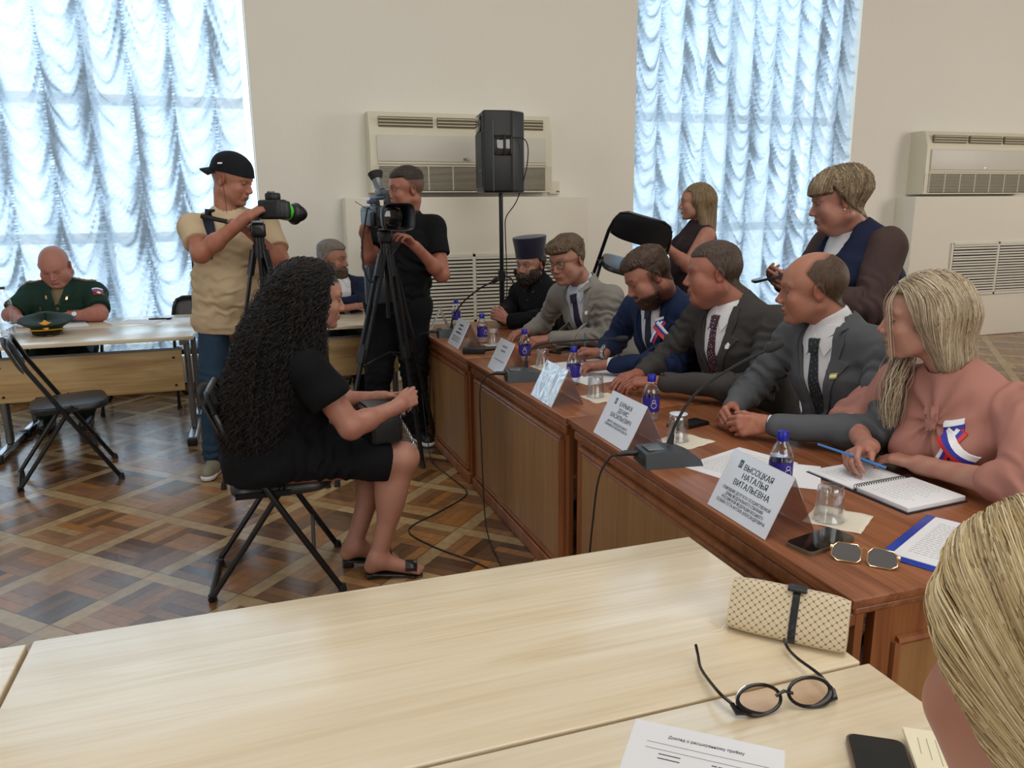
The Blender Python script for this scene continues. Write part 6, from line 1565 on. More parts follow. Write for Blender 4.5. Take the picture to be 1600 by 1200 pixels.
# ------------------------------------------------------------ 5 priest
def man_priest():
    J = dict(pel=(2.02, 4.98, 0.54), neck=(1.870, 5.010, 0.975), SR=(1.80, 5.19, 0.900), SL=(1.945, 4.84, 0.905), ER=(1.72, 5.20, 0.78), EL=(1.81, 4.66, 0.775), WR=(1.545, 4.86, 0.775), WL=(1.555, 4.745, 0.765))
    p = person('bearded priest in black robe and tall round hat', (2.02, 4.98, 0))
    st = dict(skin=(192, 142, 122), red=(168, 98, 84), w=0.98, jaw=0.98, brow=(40, 30, 26), lips=(150, 84, 78), eye=0.0040)
    beard = lambda x, y, z: np.maximum(ss(-0.050-z-0.25*np.clip(0.03-np.abs(x), 0, 1), 0, 0.012)*ss(y, -0.03, 0.0), ss(np.abs(x)-0.052, 0, 0.006)*ss(-0.02-z, 0, 0.01)*ss(y, -0.02, 0.0))
    st['beard'] = ((44, 34, 30), lambda x, y, z: 0.85*np.maximum(beard(x, y, z), 0.8*ss(0.012-np.abs(z+0.054), 0, 0.006)*(np.abs(x) < 0.032)*(y > 0.07)))
    HM = head_matrix((1.800, 4.990, 1.110), 215, 3, 0, 1.10)
    J['head'] = HM[1]; parts, hf = head_parts(HM, st, J['neck'], 0.0036); parts.append(inner_body(J, None, st))
    parts.append(hand_parts(J['WL'], (-0.75, 0.15, 0.5), (0.1, 0.9, 0.1), -1, st, h=0.003, curl=(0.8, 0.85, 0.9, 0.95), thumb=(0.5, 0.3)))
    parts.append(hand_parts(J['WR'], (-0.75, -0.45, 0.35), (0.3, -0.8, -0.1), 1, st, h=0.003, curl=(0.7, 0.8, 0.85, 0.9), thumb=(0.5, 0.3)))
    join_meshes('body', parts, [SKIN, EYE, IRIS], p)
    bk = hairmat('dark_beard', srgb(28, 22, 20), srgb(64, 50, 42))
    mass = Fld(); mass.ops = list(hf.ops)[:14]
    hair_shell(HM, 'beard', hf, bk, p, lambda x, y, z: 0.016*beard(x, y, z)*ss(y, -0.02, 0.04)-0.0014, rough=0.002)
    f = Fld(); f.rc((0, 0.060, -0.090), (0, 0.056, -0.150), 0.036, 0.012, 0.01, A=np.diag([0.8, 1.3, 1])); f.fn(lambda P: 0.002*np.sin(P[:, 0]*500+P[:, 2]*60), op='add')
    V, Fc = mesh_field(f, 0.0035, 0.02); raw('beard_point', toworld(V, HM), Fc, bk, p, True)
    hair_shell(HM, 'hair', hf, bk, p, lambda x, y, z: 0.012*ss(skull_band(x, y, z), -0.004, 0.01)*ss(0.09-z, 0, 0.01)-0.001)
    vel = cloth('violet_velvet', (16, 13, 40), 0.7, 0.05, 800, 0.04, 0.3); Rm, t_, s_ = HM
    prof = [(0.001, 0.052), (0.0885, 0.048), (0.0925, 0.050), (0.098, 0.12), (0.106, 0.178), (0.104, 0.184), (0.06, 0.190), (0.001, 0.191)]
    TT = Matrix([list(Rm[i]*s_)+[t_[i]] for i in range(3)]+[[0, 0, 0, 1]]) @ Matrix.Translation((0, -0.010, 0)) @ Matrix.Rotation(R(-3), 4, 'X') @ Matrix.Diagonal((0.94, 1.10, 0.92, 1))
    MB().lathe(prof, 40, TT).build('tall_hat', vel, p)
    rb = cloth('black_cassock', (10, 11, 14), 0.9, 0.1, 400)
    f = Fld(); torso(f, J, 0.020, 1.0, 0.75, 0.02)
    for s in 'RL': arm(f, J['S'+s], J['E'+s], J['W'+s], (0.070, 0.066, 0.062, 0.046), 0, 0.03, 0.90)
    nk = np.asarray(J['neck']); f.rc(nk, nk+(HM[1]-nk)*0.42, 0.066, 0.062, 0.015)
    folds(f, [(J['E'+s], np.asarray(J['W'+s])-np.asarray(J['S'+s])) for s in 'RL'], 0.008, 0.05, 0.12, 3)
    f.rc(np.asarray(J['pel'])+(-0.05, 0, -0.05), np.asarray(J['pel'])+(-0.50, 0, -0.05), 0.19, 0.15, 0.06); f.rc(np.asarray(J['pel'])+(-0.50, 0, -0.08), np.asarray(J['pel'])+(-0.50, 0, -0.42), 0.15, 0.17, 0.05)
    dense('cassock', f, 0.008, rb, p)
    for s in 'RL':
        E, W_ = np.asarray(J['E'+s], float), np.asarray(J['W'+s], float); cf = Fld(); cf.rc(E+(W_-E)*0.84, E+(W_-E)*1.0, 0.036, 0.034, 0); cf.fn(lambda P: (P-(E+(W_-E)*0.98)) @ nrm(W_-E), op='i'); dense('shirt_cuff', cf, 0.004, WHITE, p)
    MB().tube([Vector(q) for q in cast(f, np.array([[1.80, 4.90, 1.0], [1.74, 4.90, 0.93], [1.70, 4.92, 0.87], [1.72, 4.99, 0.93], [1.76, 5.03, 1.0]])+np.array([-0.25, -0.12, 0]), (1, 0.45, 0), 40)], 0.002, 6).build('neck_chain', M['steel'], p)
    shoes(seat_legs(J, (-1, 0)), SHOE, p)
# ------------------------------------------------------------ 6 woman in pink
def woman_pink():
    J = dict(pel=(2.02, 1.60, 0.56), neck=(1.900, 1.660, 0.985), SR=(1.870, 1.830, 0.925), SL=(1.945, 1.480, 0.925), ER=(1.81, 1.95, 0.79), EL=(1.775, 1.300, 0.775), WR=(1.660, 1.715, 0.775), WL=(1.735, 1.590, 0.755), w=0.9)
    p = person('blonde woman in pink blouse at the desk, pen in hand', (2.02, 1.60, 0))
    st = dict(skin=(206, 156, 134), red=(190, 110, 96), w=0.95, jaw=0.90, nose=1.02, fem=1, brow=(130, 100, 76), browk=0.6, lips=(176, 92, 88), eye=0.0040)
    st['scalp'] = ((160, 132, 92), lambda x, y, z: ss(skull_band(x, y, z), -0.006, 0.006))
    HM = head_matrix((1.825, 1.722, 1.150), 140, 3, 0, 1.045)
    J['head'] = HM[1]; parts, hf = head_parts(HM, st, J['neck'], 0.0028, (0.047, 0.055)); parts.append(inner_body(J, None, st))
    parts.append(arm_skin(J, 'L', st, hand=dict(d=(-0.25, 0.95, -0.02), pn=(0, 0, -1), curl=(0.3, 0.35, 0.4, 0.4), s=0.93), r=(0.048, 0.042, 0.040, 0.025)))
    parts.append(arm_skin(J, 'R', st, hand=dict(d=(-0.95, -0.30, 0.02), pn=(0.1, -0.55, -0.8), curl=(0.65, 0.75, 0.85, 0.9), thumb=(0.7, 0.4), s=0.93), r=(0.048, 0.042, 0.040, 0.025)))
    join_meshes('body', parts, [SKIN, EYE, IRIS], p)
    # hair mass in head frame
    mass = Fld(); mass.fn(lambda P: hf(P)-0.011*ss(skull_band(P[:, 0], P[:, 1], P[:, 2])+0.012, 0, 0.03)+0.004, 0, lo=(-0.1, -0.13, -0.1), hi=(0.1, 0.08, 0.13))
    mass.ell((0, -0.026, 0.034), (0.094, 0.104, 0.094), 0.015)
    for s in (-1, 1): mass.rc((s*0.066, -0.020, 0.000), (s*0.056, -0.060, -0.115), 0.030, 0.022, 0.03)
    mass.rc((0, -0.085, -0.005), (0, -0.085, -0.120), 0.052, 0.040, 0.04)
    bl = hairmat('blonde_hair', srgb(104, 88, 66), srgb(166, 148, 118), stretch=(1, 1, 0.06), scale=160, bump=0.5)
    face = lambda P: ~((P[:, 1] > 0.030+0.45*np.clip(P[:, 2]-0.03, 0, 1)*0.6) & (P[:, 2] < 0.072) & (np.abs(P[:, 0]) < 0.10)) 
    V, Fc = mesh_field(mass, 0.0045, 0.02); ok = face(V); Fc = Fc[ok[Fc].all(1)]
    hs = raw('hair', toworld(V, HM), Fc, bl, p, True)
    roots = sample_surface(V, Fc, 4200, lambda P: (P[:, 2] > 0.035) | ((P[:, 1] < -0.02) & (P[:, 2] > 0.0)), 5)
    def comb(P):
        x, y, z = P.T; sx = np.where(x+0.01 > 0, 1, -1); return np.stack([sx*0.9*ss(z, 0.07, 0.12)+sx*0.05, -0.55*ss(z, 0.02, 0.12)-0.12-0.5*ss(y, 0.02, 0.06)*ss(0.08-z, 0, 0.03), -0.45-0.6*ss(0.11-z, 0, 0.05)], -1)
    S_ = clear_face(grow(mass, roots, comb, 22, 0.0115, 0.004, 3, 0.22), 0.030, 0.050)
    strands('hair_strands', toworld(S_.reshape(-1, 3), HM).reshape(S_.shape), np.linspace(0.0009, 0.0004, 22), strandmat('blonde_strands', LB), hs)
    # locks falling in front
    r_ = np.random.default_rng(2); n = 170; k = 20; g = [np.array(q) for q in spline([(1.845, 1.775, 1.07), (1.815, 1.768, 1.02), (1.780, 1.755, 0.96), (1.765, 1.748, 0.89), (1.764, 1.742, 0.82)], 5)][:k]; G = np.array(g)
    off = r_.normal(size=(n, 1, 3))*np.array([0.010, 0.011, 0.008]); P = G[None]+off*(0.6+0.9*np.sin(np.linspace(0.2, 2.6, k)))[None, :, None]; P = helix(P, 0.004, 0.16, 3, 0)
    strands('front_lock', P, np.linspace(0.0010, 0.0005, k), strandmat('blonde_strands_front', LB), hs)
    n = 12; G = np.array([np.array(q) for q in spline([(0.030, 0.070, 0.088), (0.050, 0.092, 0.050), (0.053, 0.090, 0.0), (0.048, 0.085, -0.06), (0.050, 0.080, -0.11)], 5)])
    for sgn in (-1,):
        Q = G*np.array([sgn, 1, 1]); P = Q[None]+r_.normal(size=(n, 1, 3))*np.array([0.006, 0.006, 0.004]); P = toworld(P.reshape(-1, 3), HM).reshape(P.shape)
        strands('fringe', P, np.linspace(0.0007, 0.0003, P.shape[1]), strandmat('blonde_fringe', LB), hs)
    pk = cloth('dusty_pink_crepe', (172, 120, 108), 0.75, 0.05, 500, 0.03)
    f = Fld(); fr = torso(f, J, 0.012, 0.92, 0.74, 0.0, 0.022, shoulder=0.052); r, fw, up = fr
    for s, q in (('R', 1), ('L', -1)):
        S0, E, W_ = [np.asarray(J[c+s], float) for c in 'SEW']; f.rc(S0, E, 0.066, 0.062, 0.03); f.rc(E, E+(W_-E)*0.28, 0.062, 0.050, 0.02)
    nk = np.asarray(J['neck'], float)
    folds(f, [(J['E'+s], np.asarray(J['W'+s])-np.asarray(J['S'+s])) for s in 'RL']+[(np.asarray(J['S'+s]), r) for s in 'RL'], 0.007, 0.05, 0.09, 4)
    def drape(P):
        q = P-(nk+fw*0.10-up*0.09); rad = np.sqrt((q @ r)**2+(q @ up)**2+1e-6); a = np.arctan2(q @ r, -(q @ up)); return 0.0055*np.exp(-(rad/0.17)**2)*np.sin(a*9+rad*12)*np.clip(rad/0.03, 0, 1)*(q @ fw > -0.08)
    f.fn(drape, op='add')
    f.rc(nk+fw*0.004, nk+up*0.15+fw*0.03, 0.057, 0.064, 0.004, 's')
    dense('blouse', f, 0.0058, pk, p)
    patch('neck_knot', f, [(-0.016, -0.030), (0.016, -0.034), (0.020, 0.026), (-0.018, 0.030)], nk+fw*0.06-up*0.075, r, up, pk, p, 0.004, 0.007, 0.007, away=0.10)
    S0, E, W_ = [np.asarray(J[c+'L'], float) for c in 'SEW']; ax = nrm(E-S0)
    patch('sleeve_tab', f, [(-0.010, -0.055), (0.010, -0.055), (0.010, 0.045), (0, 0.055), (-0.010, 0.045)], E+ax*0.0-ax*0.03, nrm(np.cross(ax, (-0.7, -0.7, 0.0))), -ax, pk, p, 0.003, 0.003, 0.01, away=0.12)
    b = patch('ribbon_bow', f, [(-0.012, -0.01), (0.012, -0.01), (0.012, 0.01), (-0.012, 0.01)], nk-r*0.066-up*0.138, r, up, M['red'], p, 0.006, 0.003, 0.01, away=0.12)
    ribbon_bow(f, nk-r*0.066-up*0.138, r, up, b, 1.05)
    L = seat_legs(J, (-1, 0)); trousers(L, pk, p, r=(0.085, 0.062, 0.045), name='skirt'); shoes(L, SHOE, p)
    pen = MB().tube([(1.500, 1.735, 0.800), (1.560, 1.668, 0.780), (1.622, 1.600, 0.757)], [0.0028, 0.0040, 0.0042], 8).build('ballpoint_pen', M['pen']); tag(pen, 'light blue pen held over the notebook by the woman in pink', 'pen')
# ------------------------------------------------------------ 7 seated woman with long curly hair
def woman_curly():
    J = dict(pel=(-0.010, 3.06, 0.545), neck=(0.105, 3.04, 0.985), SR=(0.155, 2.865, 0.925), SL=(0.115, 3.215, 0.930), ER=(0.305, 2.830, 0.680), EL=(0.260, 3.235, 0.690), WR=(0.505, 2.915, 0.725), WL=(0.475, 3.110, 0.715), w=0.95)
    p = person('seated woman in black dress with long dark curly hair', (-0.01, 3.06, 0))
    st = dict(skin=(202, 150, 128), red=(186, 112, 98), w=0.95, jaw=0.90, nose=0.98, fem=1, brow=(60, 44, 36), lips=(168, 80, 78), eye=0.0036)
    st['scalp'] = ((24, 20, 20), lambda x, y, z: ss(skull_band(x, y, z), -0.006, 0.006))
    HM = head_matrix((0.222, 3.030, 1.150), 8, 8, 0, 1.03)
    J['head'] = HM[1]; parts, hf = head_parts(HM, st, J['neck'], 0.0030, (0.047, 0.055)); parts.append(inner_body(J, None, st))
    parts.append(arm_skin(J, 'R', st, hand=dict(d=(0.80, 0.50, 0.25), pn=(-0.35, 0.80, -0.35), curl=(0.55, 0.65, 0.75, 0.8), thumb=(0.3, 0.2), s=0.92), r=(0.055, 0.047, 0.044, 0.026)))
    parts.append(arm_skin(J, 'L', st, hand=dict(d=(0.85, -0.45, 0.05), pn=(-0.2, -0.6, -0.7), curl=(0.5, 0.6, 0.65, 0.7), thumb=(0.5, 0.3), s=0.92), r=(0.053, 0.046, 0.042, 0.025)))
    # bare lower legs and feet
    L = dict(HR=V3(0.02, 2.96, 0.53), HL=V3(0.02, 3.15, 0.53), KR=V3(0.515, 2.945, 0.495), KL=V3(0.470, 3.13, 0.500), AR=V3(0.395, 2.945, 0.085), AL=V3(0.315, 3.085, 0.095))
    for s in 'RL':
        f = Fld(); K, A_ = L['K'+s], L['A'+s]; f.rc(L['H'+s], K+(-0.015, 0, 0.0), 0.085, 0.062, 0.03); f.rc(K, A_, 0.055, 0.035, 0.03)
        f.ell(K+(A_-K)*0.30+V3(-0.030, 0, 0), (0.052, 0.050, 0.11), 0.05); f.ell(K+V3(0.010, 0, 0.010), (0.052, 0.052, 0.055), 0.03)
        fwd = V3(0.97, -0.22 if s == 'R' else -0.1, 0); fwd = nrm(fwd); heel = A_+V3(0, 0, -0.035)-fwd*0.028; ball = A_+fwd*0.135; ball[2] = 0.030; f.rc(A_, heel, 0.036, 0.030, 0.02)
        f.rc(A_+V3(0, 0, -0.01), ball, 0.036, 0.023, 0.03, A=None); sd = np.array([-fwd[1], fwd[0], 0])
        for q in range(5): a = ball+sd*(q-2)*0.013+fwd*0.004; f.rc(a, a+fwd*(0.040-0.005*abs(q-(1 if s == 'L' else 3)))-V3(0, 0, 0.008), 0.0105, 0.0088, 0.004)
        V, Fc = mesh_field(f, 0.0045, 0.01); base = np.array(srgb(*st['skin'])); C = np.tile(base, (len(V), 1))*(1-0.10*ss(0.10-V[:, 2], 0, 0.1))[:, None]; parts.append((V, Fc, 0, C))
        blk = SHOE; m2 = Fld(); sole0 = heel+V3(0, 0, -0.026); sole1 = ball+fwd*0.035+V3(0, 0, -0.026)
        m2.rc(sole0, ball+V3(0, 0, -0.024), 0.010, 0.008, 0.01, A=np.diag([1, 0.28, 1])); m2.rc(ball+V3(0, 0, -0.024), sole1, 0.008, 0.007, 0.01, A=np.diag([1, 0.24, 1]))
        V, Fc = mesh_field(m2, 0.004, 0.03); sh = raw('mule', V, Fc, blk, p, True)
        MB().box(tuple(sole0+V3(0, 0, -sole0[2]/2)), (0.045, 0.045, max(0.02, sole0[2]-0.004)), bev=0.006).build('heel_block', blk, sh)
        patch('mule_strap', f, [(-0.048, -0.020), (0.048, -0.020), (0.044, 0.026), (-0.044, 0.026)], ball+V3(0, 0, 0.0)-fwd*0.004, sd, fwd, blk, sh, 0.002, 0.003, 0.007, away=-0.10 if np.cross(fwd, sd)[2] < 0 else 0.10)
    join_meshes('body', parts, [SKIN, EYE, IRIS], p)
    bl = cloth('black_dress_fabric', (9, 10, 14), 0.88, 0.12, 300)
    f = Fld(); fr = torso(f, J, 0.018, 0.98, 0.80, 0.03, 0.014, shoulder=0.052); r, fw, up = fr
    for s in 'RL':
        S0, E = np.asarray(J['S'+s], float), np.asarray(J['E'+s], float); e = S0+(E-S0)*0.58; n_ = nrm(E-S0); g = Fld(); g.rc(S0+V3(0, 0, -0.01), S0+(E-S0)*0.50, 0.080, 0.086, 0); f.fn(lambda P, g=g, e=e, n_=n_: np.maximum(g(P), (P-e) @ n_), 0.02, 'u', S0-0.15, S0+0.15)
    for s in 'RL': f.rc(L['H'+s]+V3(-0.03, 0, 0.01), L['K'+s]+V3(-0.10, 0, 0.0), 0.118, 0.090, 0.05)
    f.rc(L['KR']+V3(-0.12, 0, -0.02), L['KL']+V3(-0.12, 0, -0.02), 0.082, 0.082, 0.05)
    f.rc(V3(-0.02, 2.99, 0.53), V3(-0.02, 3.13, 0.53), 0.15, 0.15, 0.05); f.fn(lambda P: P[:, 0]-(0.455+0.22*(P[:, 2]-0.5)), op='i'); f.fn(lambda P: 0.478-0.16*np.clip(P[:, 0]-0.15, 0, 1)*0.9-P[:, 2], op='i')
    folds(f, [(V3(0.12, 3.05, 0.62), up), (V3(0.2, 2.9, 0.56), V3(1, 0, 0))], 0.006, 0.06, 0.16, 6); f.rc(np.asarray(J['neck']), np.asarray(J['neck'])+up*0.14, 0.060, 0.064, 0.004, 's')
    dense('dress', f, 0.0062, bl, p)
    MB().tube([Vector((0.478+0.030*0, 2.905, 0.722))+Vector((0.012*math.cos(a)*0.4, 0.030*math.cos(a), 0.030*math.sin(a))) for a in np.linspace(0, 2*PI, 17)[:-1]], 0.0012, 5, closed=True).build('bracelet', M['gold'], p)
    # curly hair
    mass = Fld(); mass.ell((0, -0.030, 0.030), (0.108, 0.118, 0.102), 0.0); mass.ell((0, -0.075, -0.06), (0.135, 0.098, 0.14), 0.06)
    mass.ell((0, -0.135, -0.22), (0.160, 0.105, 0.17), 0.07); mass.ell((0, -0.185, -0.40), (0.155, 0.095, 0.17), 0.07); mass.ell((0, -0.200, -0.52), (0.115, 0.075, 0.12), 0.06)
    for s in (-1, 1): mass.rc((s*0.085, 0.0, -0.02), (s*0.105, -0.035, -0.20), 0.045, 0.040, 0.05); mass.rc((s*0.088, -0.005, -0.06), (s*0.095, 0.010, -0.19), 0.026, 0.022, 0.03)
    hm = hairmat('black_hair', (0.004, 0.0035, 0.004), (0.016, 0.013, 0.012), rough=0.45, scale=90, stretch=(1, 1, 0.5))
    cut = Fld(); cut.ops = list(mass.ops); cut.fn(lambda P: 0.010*wob(P, 0.05, 3), op='add'); cut.lo, cut.hi = mass.lo, mass.hi
    inner = Fld(); inner.ops = list(cut.ops)+[('fn', lambda P: np.full(len(P), 0.016), None, None, None, 0, 'add', None)]; inner.ell((0, 0.108, -0.035), (0.130, 0.085, 0.115), 0.01, 's')
    V, Fc = mesh_field(inner, 0.008, 0.03, mass.lo, mass.hi); hs = raw('hair', toworld(V, HM), Fc, hm, p, True)
    r_ = np.random.default_rng(8); V0, F0 = mesh_field(head_field(st), 0.006, 0.01)
    roots = sample_surface(V0, F0, 4600, lambda P: skull_band(P[:, 0], P[:, 1], P[:, 2]) > 0.0, 11)
    def comb(P):
        x, y, z = P.T; sx = np.sign(x+1e-6); t = ss(-z, -0.02, 0.15); return np.stack([sx*(0.75*ss(z, 0.05, 0.12)+0.16*(1-t)), -0.35*ss(z, -0.10, 0.06)*(y < 0.05)-0.30*t*(np.abs(x) < 0.12)-0.30*ss(z, 0.05, 0.1), -0.28-0.8*ss(0.12-z, 0, 0.08)], -1)
    S_ = grow(mass, roots, comb, 52, 0.0135, 0.014, 9, 0.8); S_ += r_.normal(size=(len(S_), 1, 3))*np.array([0.012, 0.012, 0.006])*ss(np.arange(52), 3, 12)[None, :, None]
    S_ = helix(S_, 0.0075, 0.042, 4, 1); S_ = S_[~((S_[..., 1] > 0.022+0.5*np.clip(S_[..., 2]-0.03, 0, 1)) & (S_[..., 2] < 0.078) & (S_[..., 2] > -0.16)).any(1)]; S_ = toworld(S_.reshape(-1, 3), HM).reshape(S_.shape)
    strands('hair_strands', S_, np.linspace(0.0013, 0.0007, 52), strandmat('black_strands', [(0.0, (0.003, 0.003, 0.0035)), (0.7, (0.010, 0.008, 0.008)), (1.0, (0.030, 0.021, 0.016))], 0.38), hs)
    # handbag on the lap
    hb = thing('handbag', 'small black handbag on the lap of the seated woman', 'handbag', (0.435, 3.00, 0.575), R(8))
    MB().box((0, 0, 0.065), (0.13, 0.22, 0.13), bev=0.02).build('bag_body', M['vinyl'], hb)
    MB().box((0.005, 0, 0.134), (0.11, 0.20, 0.012), bev=0.004).build('zip_top', mat('bag_lining', srgb(40, 46, 54), 0.4), hb)
    MB().tube([(0.055+0.0, -0.095+0.013*math.cos(a), 0.105+0.013*math.sin(a)) for a in np.linspace(0, 2*PI, 13)[:-1]], 0.0022, 6, closed=True).build('ring', M['chrome'], hb)
    mb = MB(); P = spline([(0.060, -0.10, 0.09), (0.080, -0.115, 0.05), (0.10, -0.12, -0.0), (0.115, -0.11, -0.03)], 6)
    for i in range(0, len(P)-1): mb.tube([P[i]+Vector((0.004*math.cos(a), 0.0, 0.006*math.sin(a)) if i % 2 else (0, 0.004*math.cos(a), 0.006*math.sin(a))) for a in np.linspace(0, 2*PI, 8)[:-1]], 0.0014, 4, closed=True)
    mb.build('chain_strap', M['chrome'], hb)

# ------------------------------------------------------------ 8 photographer in beige t-shirt
def man_beige():
    J = dict(pel=(-0.135, 4.62, 0.925), neck=(-0.105, 4.585, 1.475), SR=(-0.288, 4.530, 1.398), SL=(0.095, 4.655, 1.400), ER=(-0.245, 4.345, 1.265), EL=(0.165, 4.470, 1.185), WR=(0.005, 4.255, 1.450), WL=(0.015, 4.335, 1.365))
    p = person('young man in beige t-shirt and backward cap filming with a camera', (-0.135, 4.62, 0))
    st = dict(skin=(200, 142, 116), red=(188, 102, 84), w=0.98, jaw=1.0, nose=1.0, brow=(140, 104, 74), browk=0.5, lips=(168, 98, 88), eye=0.0012)
    st['scalp'] = ((150, 112, 82), lambda x, y, z: 0.5*ss(skull_band(x, y, z), -0.002, 0.010))
    HM = head_matrix((-0.062, 4.560, 1.645), -28, 16, 0, 1.10)
    J['head'] = HM[1]; parts, hf = head_parts(HM, st, J['neck'], 0.0034, (0.054, 0.060)); parts.append(inner_body(J, None, st))
    parts.append(arm_skin(J, 'R', st, 0.0032, dict(d=(0.78, -0.15, 0.45), pn=(0.55, 0.35, -0.6), curl=(0.55, 0.65, 0.7, 0.75), thumb=(0.5, 0.3), s=1.02), (0.056, 0.048, 0.047, 0.029)))
    parts.append(arm_skin(J, 'L', st, 0.0032, dict(d=(-0.80, -0.2, 0.55), pn=(-0.1, 0.55, -0.8), curl=(0.75, 0.8, 0.85, 0.9), thumb=(0.5, 0.3), s=1.0), (0.056, 0.046, 0.045, 0.028)))
    join_meshes('body', parts, [SKIN, EYE, IRIS], p)
    tm = cloth('beige_cotton_jersey', (200, 178, 146), 0.9, 0.10, 450, 0.03)
    fr, sf = tee(J, tm, p, w=1.10, depth=0.74, belly=0.03, hem=(-0.13, 4.6, 0.820), sl=0.62, r=(0.068, 0.071), amp=0.006, off=0.012, seed=2, nr=0.070, hips=1.10); r, fw, up = fr
    jn = cloth('blue_jeans_denim', (44, 66, 88), 0.85, 0.2, 350, 0.12)
    L = stand_legs(J['pel'], r, (-0.255, 4.555, 0.50), (-0.010, 4.66, 0.50), (-0.290, 4.60, 0.095), (0.045, 4.74, 0.095), (-0.25, -1), (0.2, -1))
    trousers(L, jn, p, 0.008, (0.088, 0.080, 0.066), 'jeans', top=None)
    sm = cloth('grey_canvas_shoe', (140, 134, 116), 0.85, 0.2, 300); shoes(L, sm, p, WHITE, 0.0055, 0.95, 'sneaker')
    cm = cloth('black_cap_cotton', (22, 24, 30), 0.85, 0.15, 400)
    capf = lambda x, y, z: (0.010+0.008*ss(z, 0.05, 0.10))*ss(z-0.029+0.10*np.clip(-y, 0, 0.1), 0.0, 0.004)-0.001
    cp = hair_shell(HM, 'baseball_cap', hf, cm, p, capf, rough=0.0)
    mb = MB(); V = []; F_ = []; n = 15
    for i in range(n):
        a = -1+2*i/(n-1)
        for q in range(6):
            t = q/5; x = a*0.072*(1-0.15*t*t); y = -0.098+0.045*a*a-0.075*t*(1-0.45*abs(a)**3); z = 0.036-0.030*t-0.018*a*a*(1-0.3*t); V.append(toworld(np.array([[x, y, z]]), HM)[0])
    for i in range(n-1):
        for q in range(5): F_.append((i*6+q, (i+1)*6+q, (i+1)*6+q+1, i*6+q+1))
    br = MB().add(V, F_, True).build('cap_brim', cm, cp); md = br.modifiers.new('s', 'SOLIDIFY'); md.thickness = 0.004
    hw = Fld(); Rm, t0, s0 = HM; hw.fn(lambda P: (hf(tolocal(P, HM))-0.022)*s0)
    sd = nrm(Rm @ V3(0.95, -0.3, 0)); ux = nrm(np.cross((0, 0, 1), sd)); patch('cap_print', hw, [(-0.018, -0.004), (0.004, -0.004), (0.004, 0.004), (-0.018, 0.004)], toworld(V3(0.06, -0.015, 0.072)[None], HM)[0], ux, (0, 0, 1), M['whitef'], cp, 0.001, 0.001, 0.01, away=-0.12 if np.dot(np.cross((0, 0, 1), ux), sd) < 0 else 0.12)
    sk = cloth('dark_blue_strap', (40, 46, 64), 0.8, 0.2, 300)
    for s, q in (('R', 1), ('L', -1)):
        patch('backpack_strap', sf, [(q*x, y) for x, y in ((0.100, 0.06), (0.100, -0.06), (0.125, -0.20), (0.165, -0.20), (0.150, -0.05), (0.150, 0.06))][::q], np.asarray(J['neck'])-up*0.04, r, up, sk, p, 0.004, 0.006, 0.014)
    pk = MB().box((0, 0, 0), (0.27, 0.14, 0.42), T=frame(np.asarray(J['neck'])-fw*0.22-up*0.26, r, up) @ Matrix.Rotation(R(90), 4, 'X'), bev=0.05).build('backpack', sk); tag(pk, 'dark backpack on the back of the man in beige', 'backpack')
    wr = MB().tube([Vector(q) for q in toworld(np.array([[0.083, -0.012, -0.004], [0.084, 0.004, -0.03], [0.074, 0.02, -0.09], [0.07, 0.04, -0.16]]), HM)], 0.0012, 5).build('earphone_wire', M['rubber'], p)
def photo_camera():
    t = thing('photo_camera', 'black photo camera with green ringed lens on a tripod', 'camera', (0.125, 4.225, 1.430), R(-46)); t.scale = (1.12, 1.12, 1.12)
    # local +y is where the lens looks
    MB().box((0, 0, 0.048), (0.135, 0.065, 0.088), bev=0.014).build('camera_body', M['black'], t)
    MB().box((0, 0.005, 0.105), (0.055, 0.055, 0.035), bev=0.010).build('prism_housing', M['black'], t)
    MB().box((0, -0.005, 0.125), (0.022, 0.03, 0.008), bev=0.002).build('hot_shoe', M['steel'], t)
    MB().box((0.058, 0.022, 0.045), (0.026, 0.045, 0.080), bev=0.010).build('grip', M['vinyl'], t)
    T = TR((-0.005, 0.03, 0.046), rx=R(-90-9)); ln = MB().lathe([(0.001, -0.01), (0.036, -0.01), (0.037, 0.03), (0.034, 0.035), (0.036, 0.075), (0.033, 0.085), (0.001, 0.086)], 32, T).build('lens', M['black'], t)
    MB().lathe([(0.0365, 0.030), (0.0392, 0.031), (0.0392, 0.047), (0.0365, 0.048)], 32, T, cap=False).build('teal_ring', mat('teal_ring', srgb(40, 110, 130), 0.4), ln)
    MB().lathe([(0.0370, 0.052), (0.0395, 0.053), (0.0395, 0.068), (0.0370, 0.069)], 32, T, cap=False).build('green_ring', mat('green_ring', srgb(60, 200, 40), 0.4), ln)
    V = []; F_ = []; n = 48
    for k in range(n):
        a = 2*PI*k/n; pet = 0.028*max(0, math.cos(2*a))**0.8; V += [(0.034*math.cos(a), 0.034*math.sin(a), 0.080), (0.052*math.cos(a), 0.052*math.sin(a), 0.118+pet)]
    for k in range(n): q = (k+1) % n; F_.append((2*k, 2*q, 2*q+1, 2*k+1))
    hd = MB().add(V, F_, True, T).build('lens_hood', M['black'], ln); md = hd.modifiers.new('s', 'SOLIDIFY'); md.thickness = 0.002
    MB().lathe([(0.001, 0.082), (0.031, 0.084)], 32, T, cap=False).build('front_glass', M['screen'], ln)
    return t
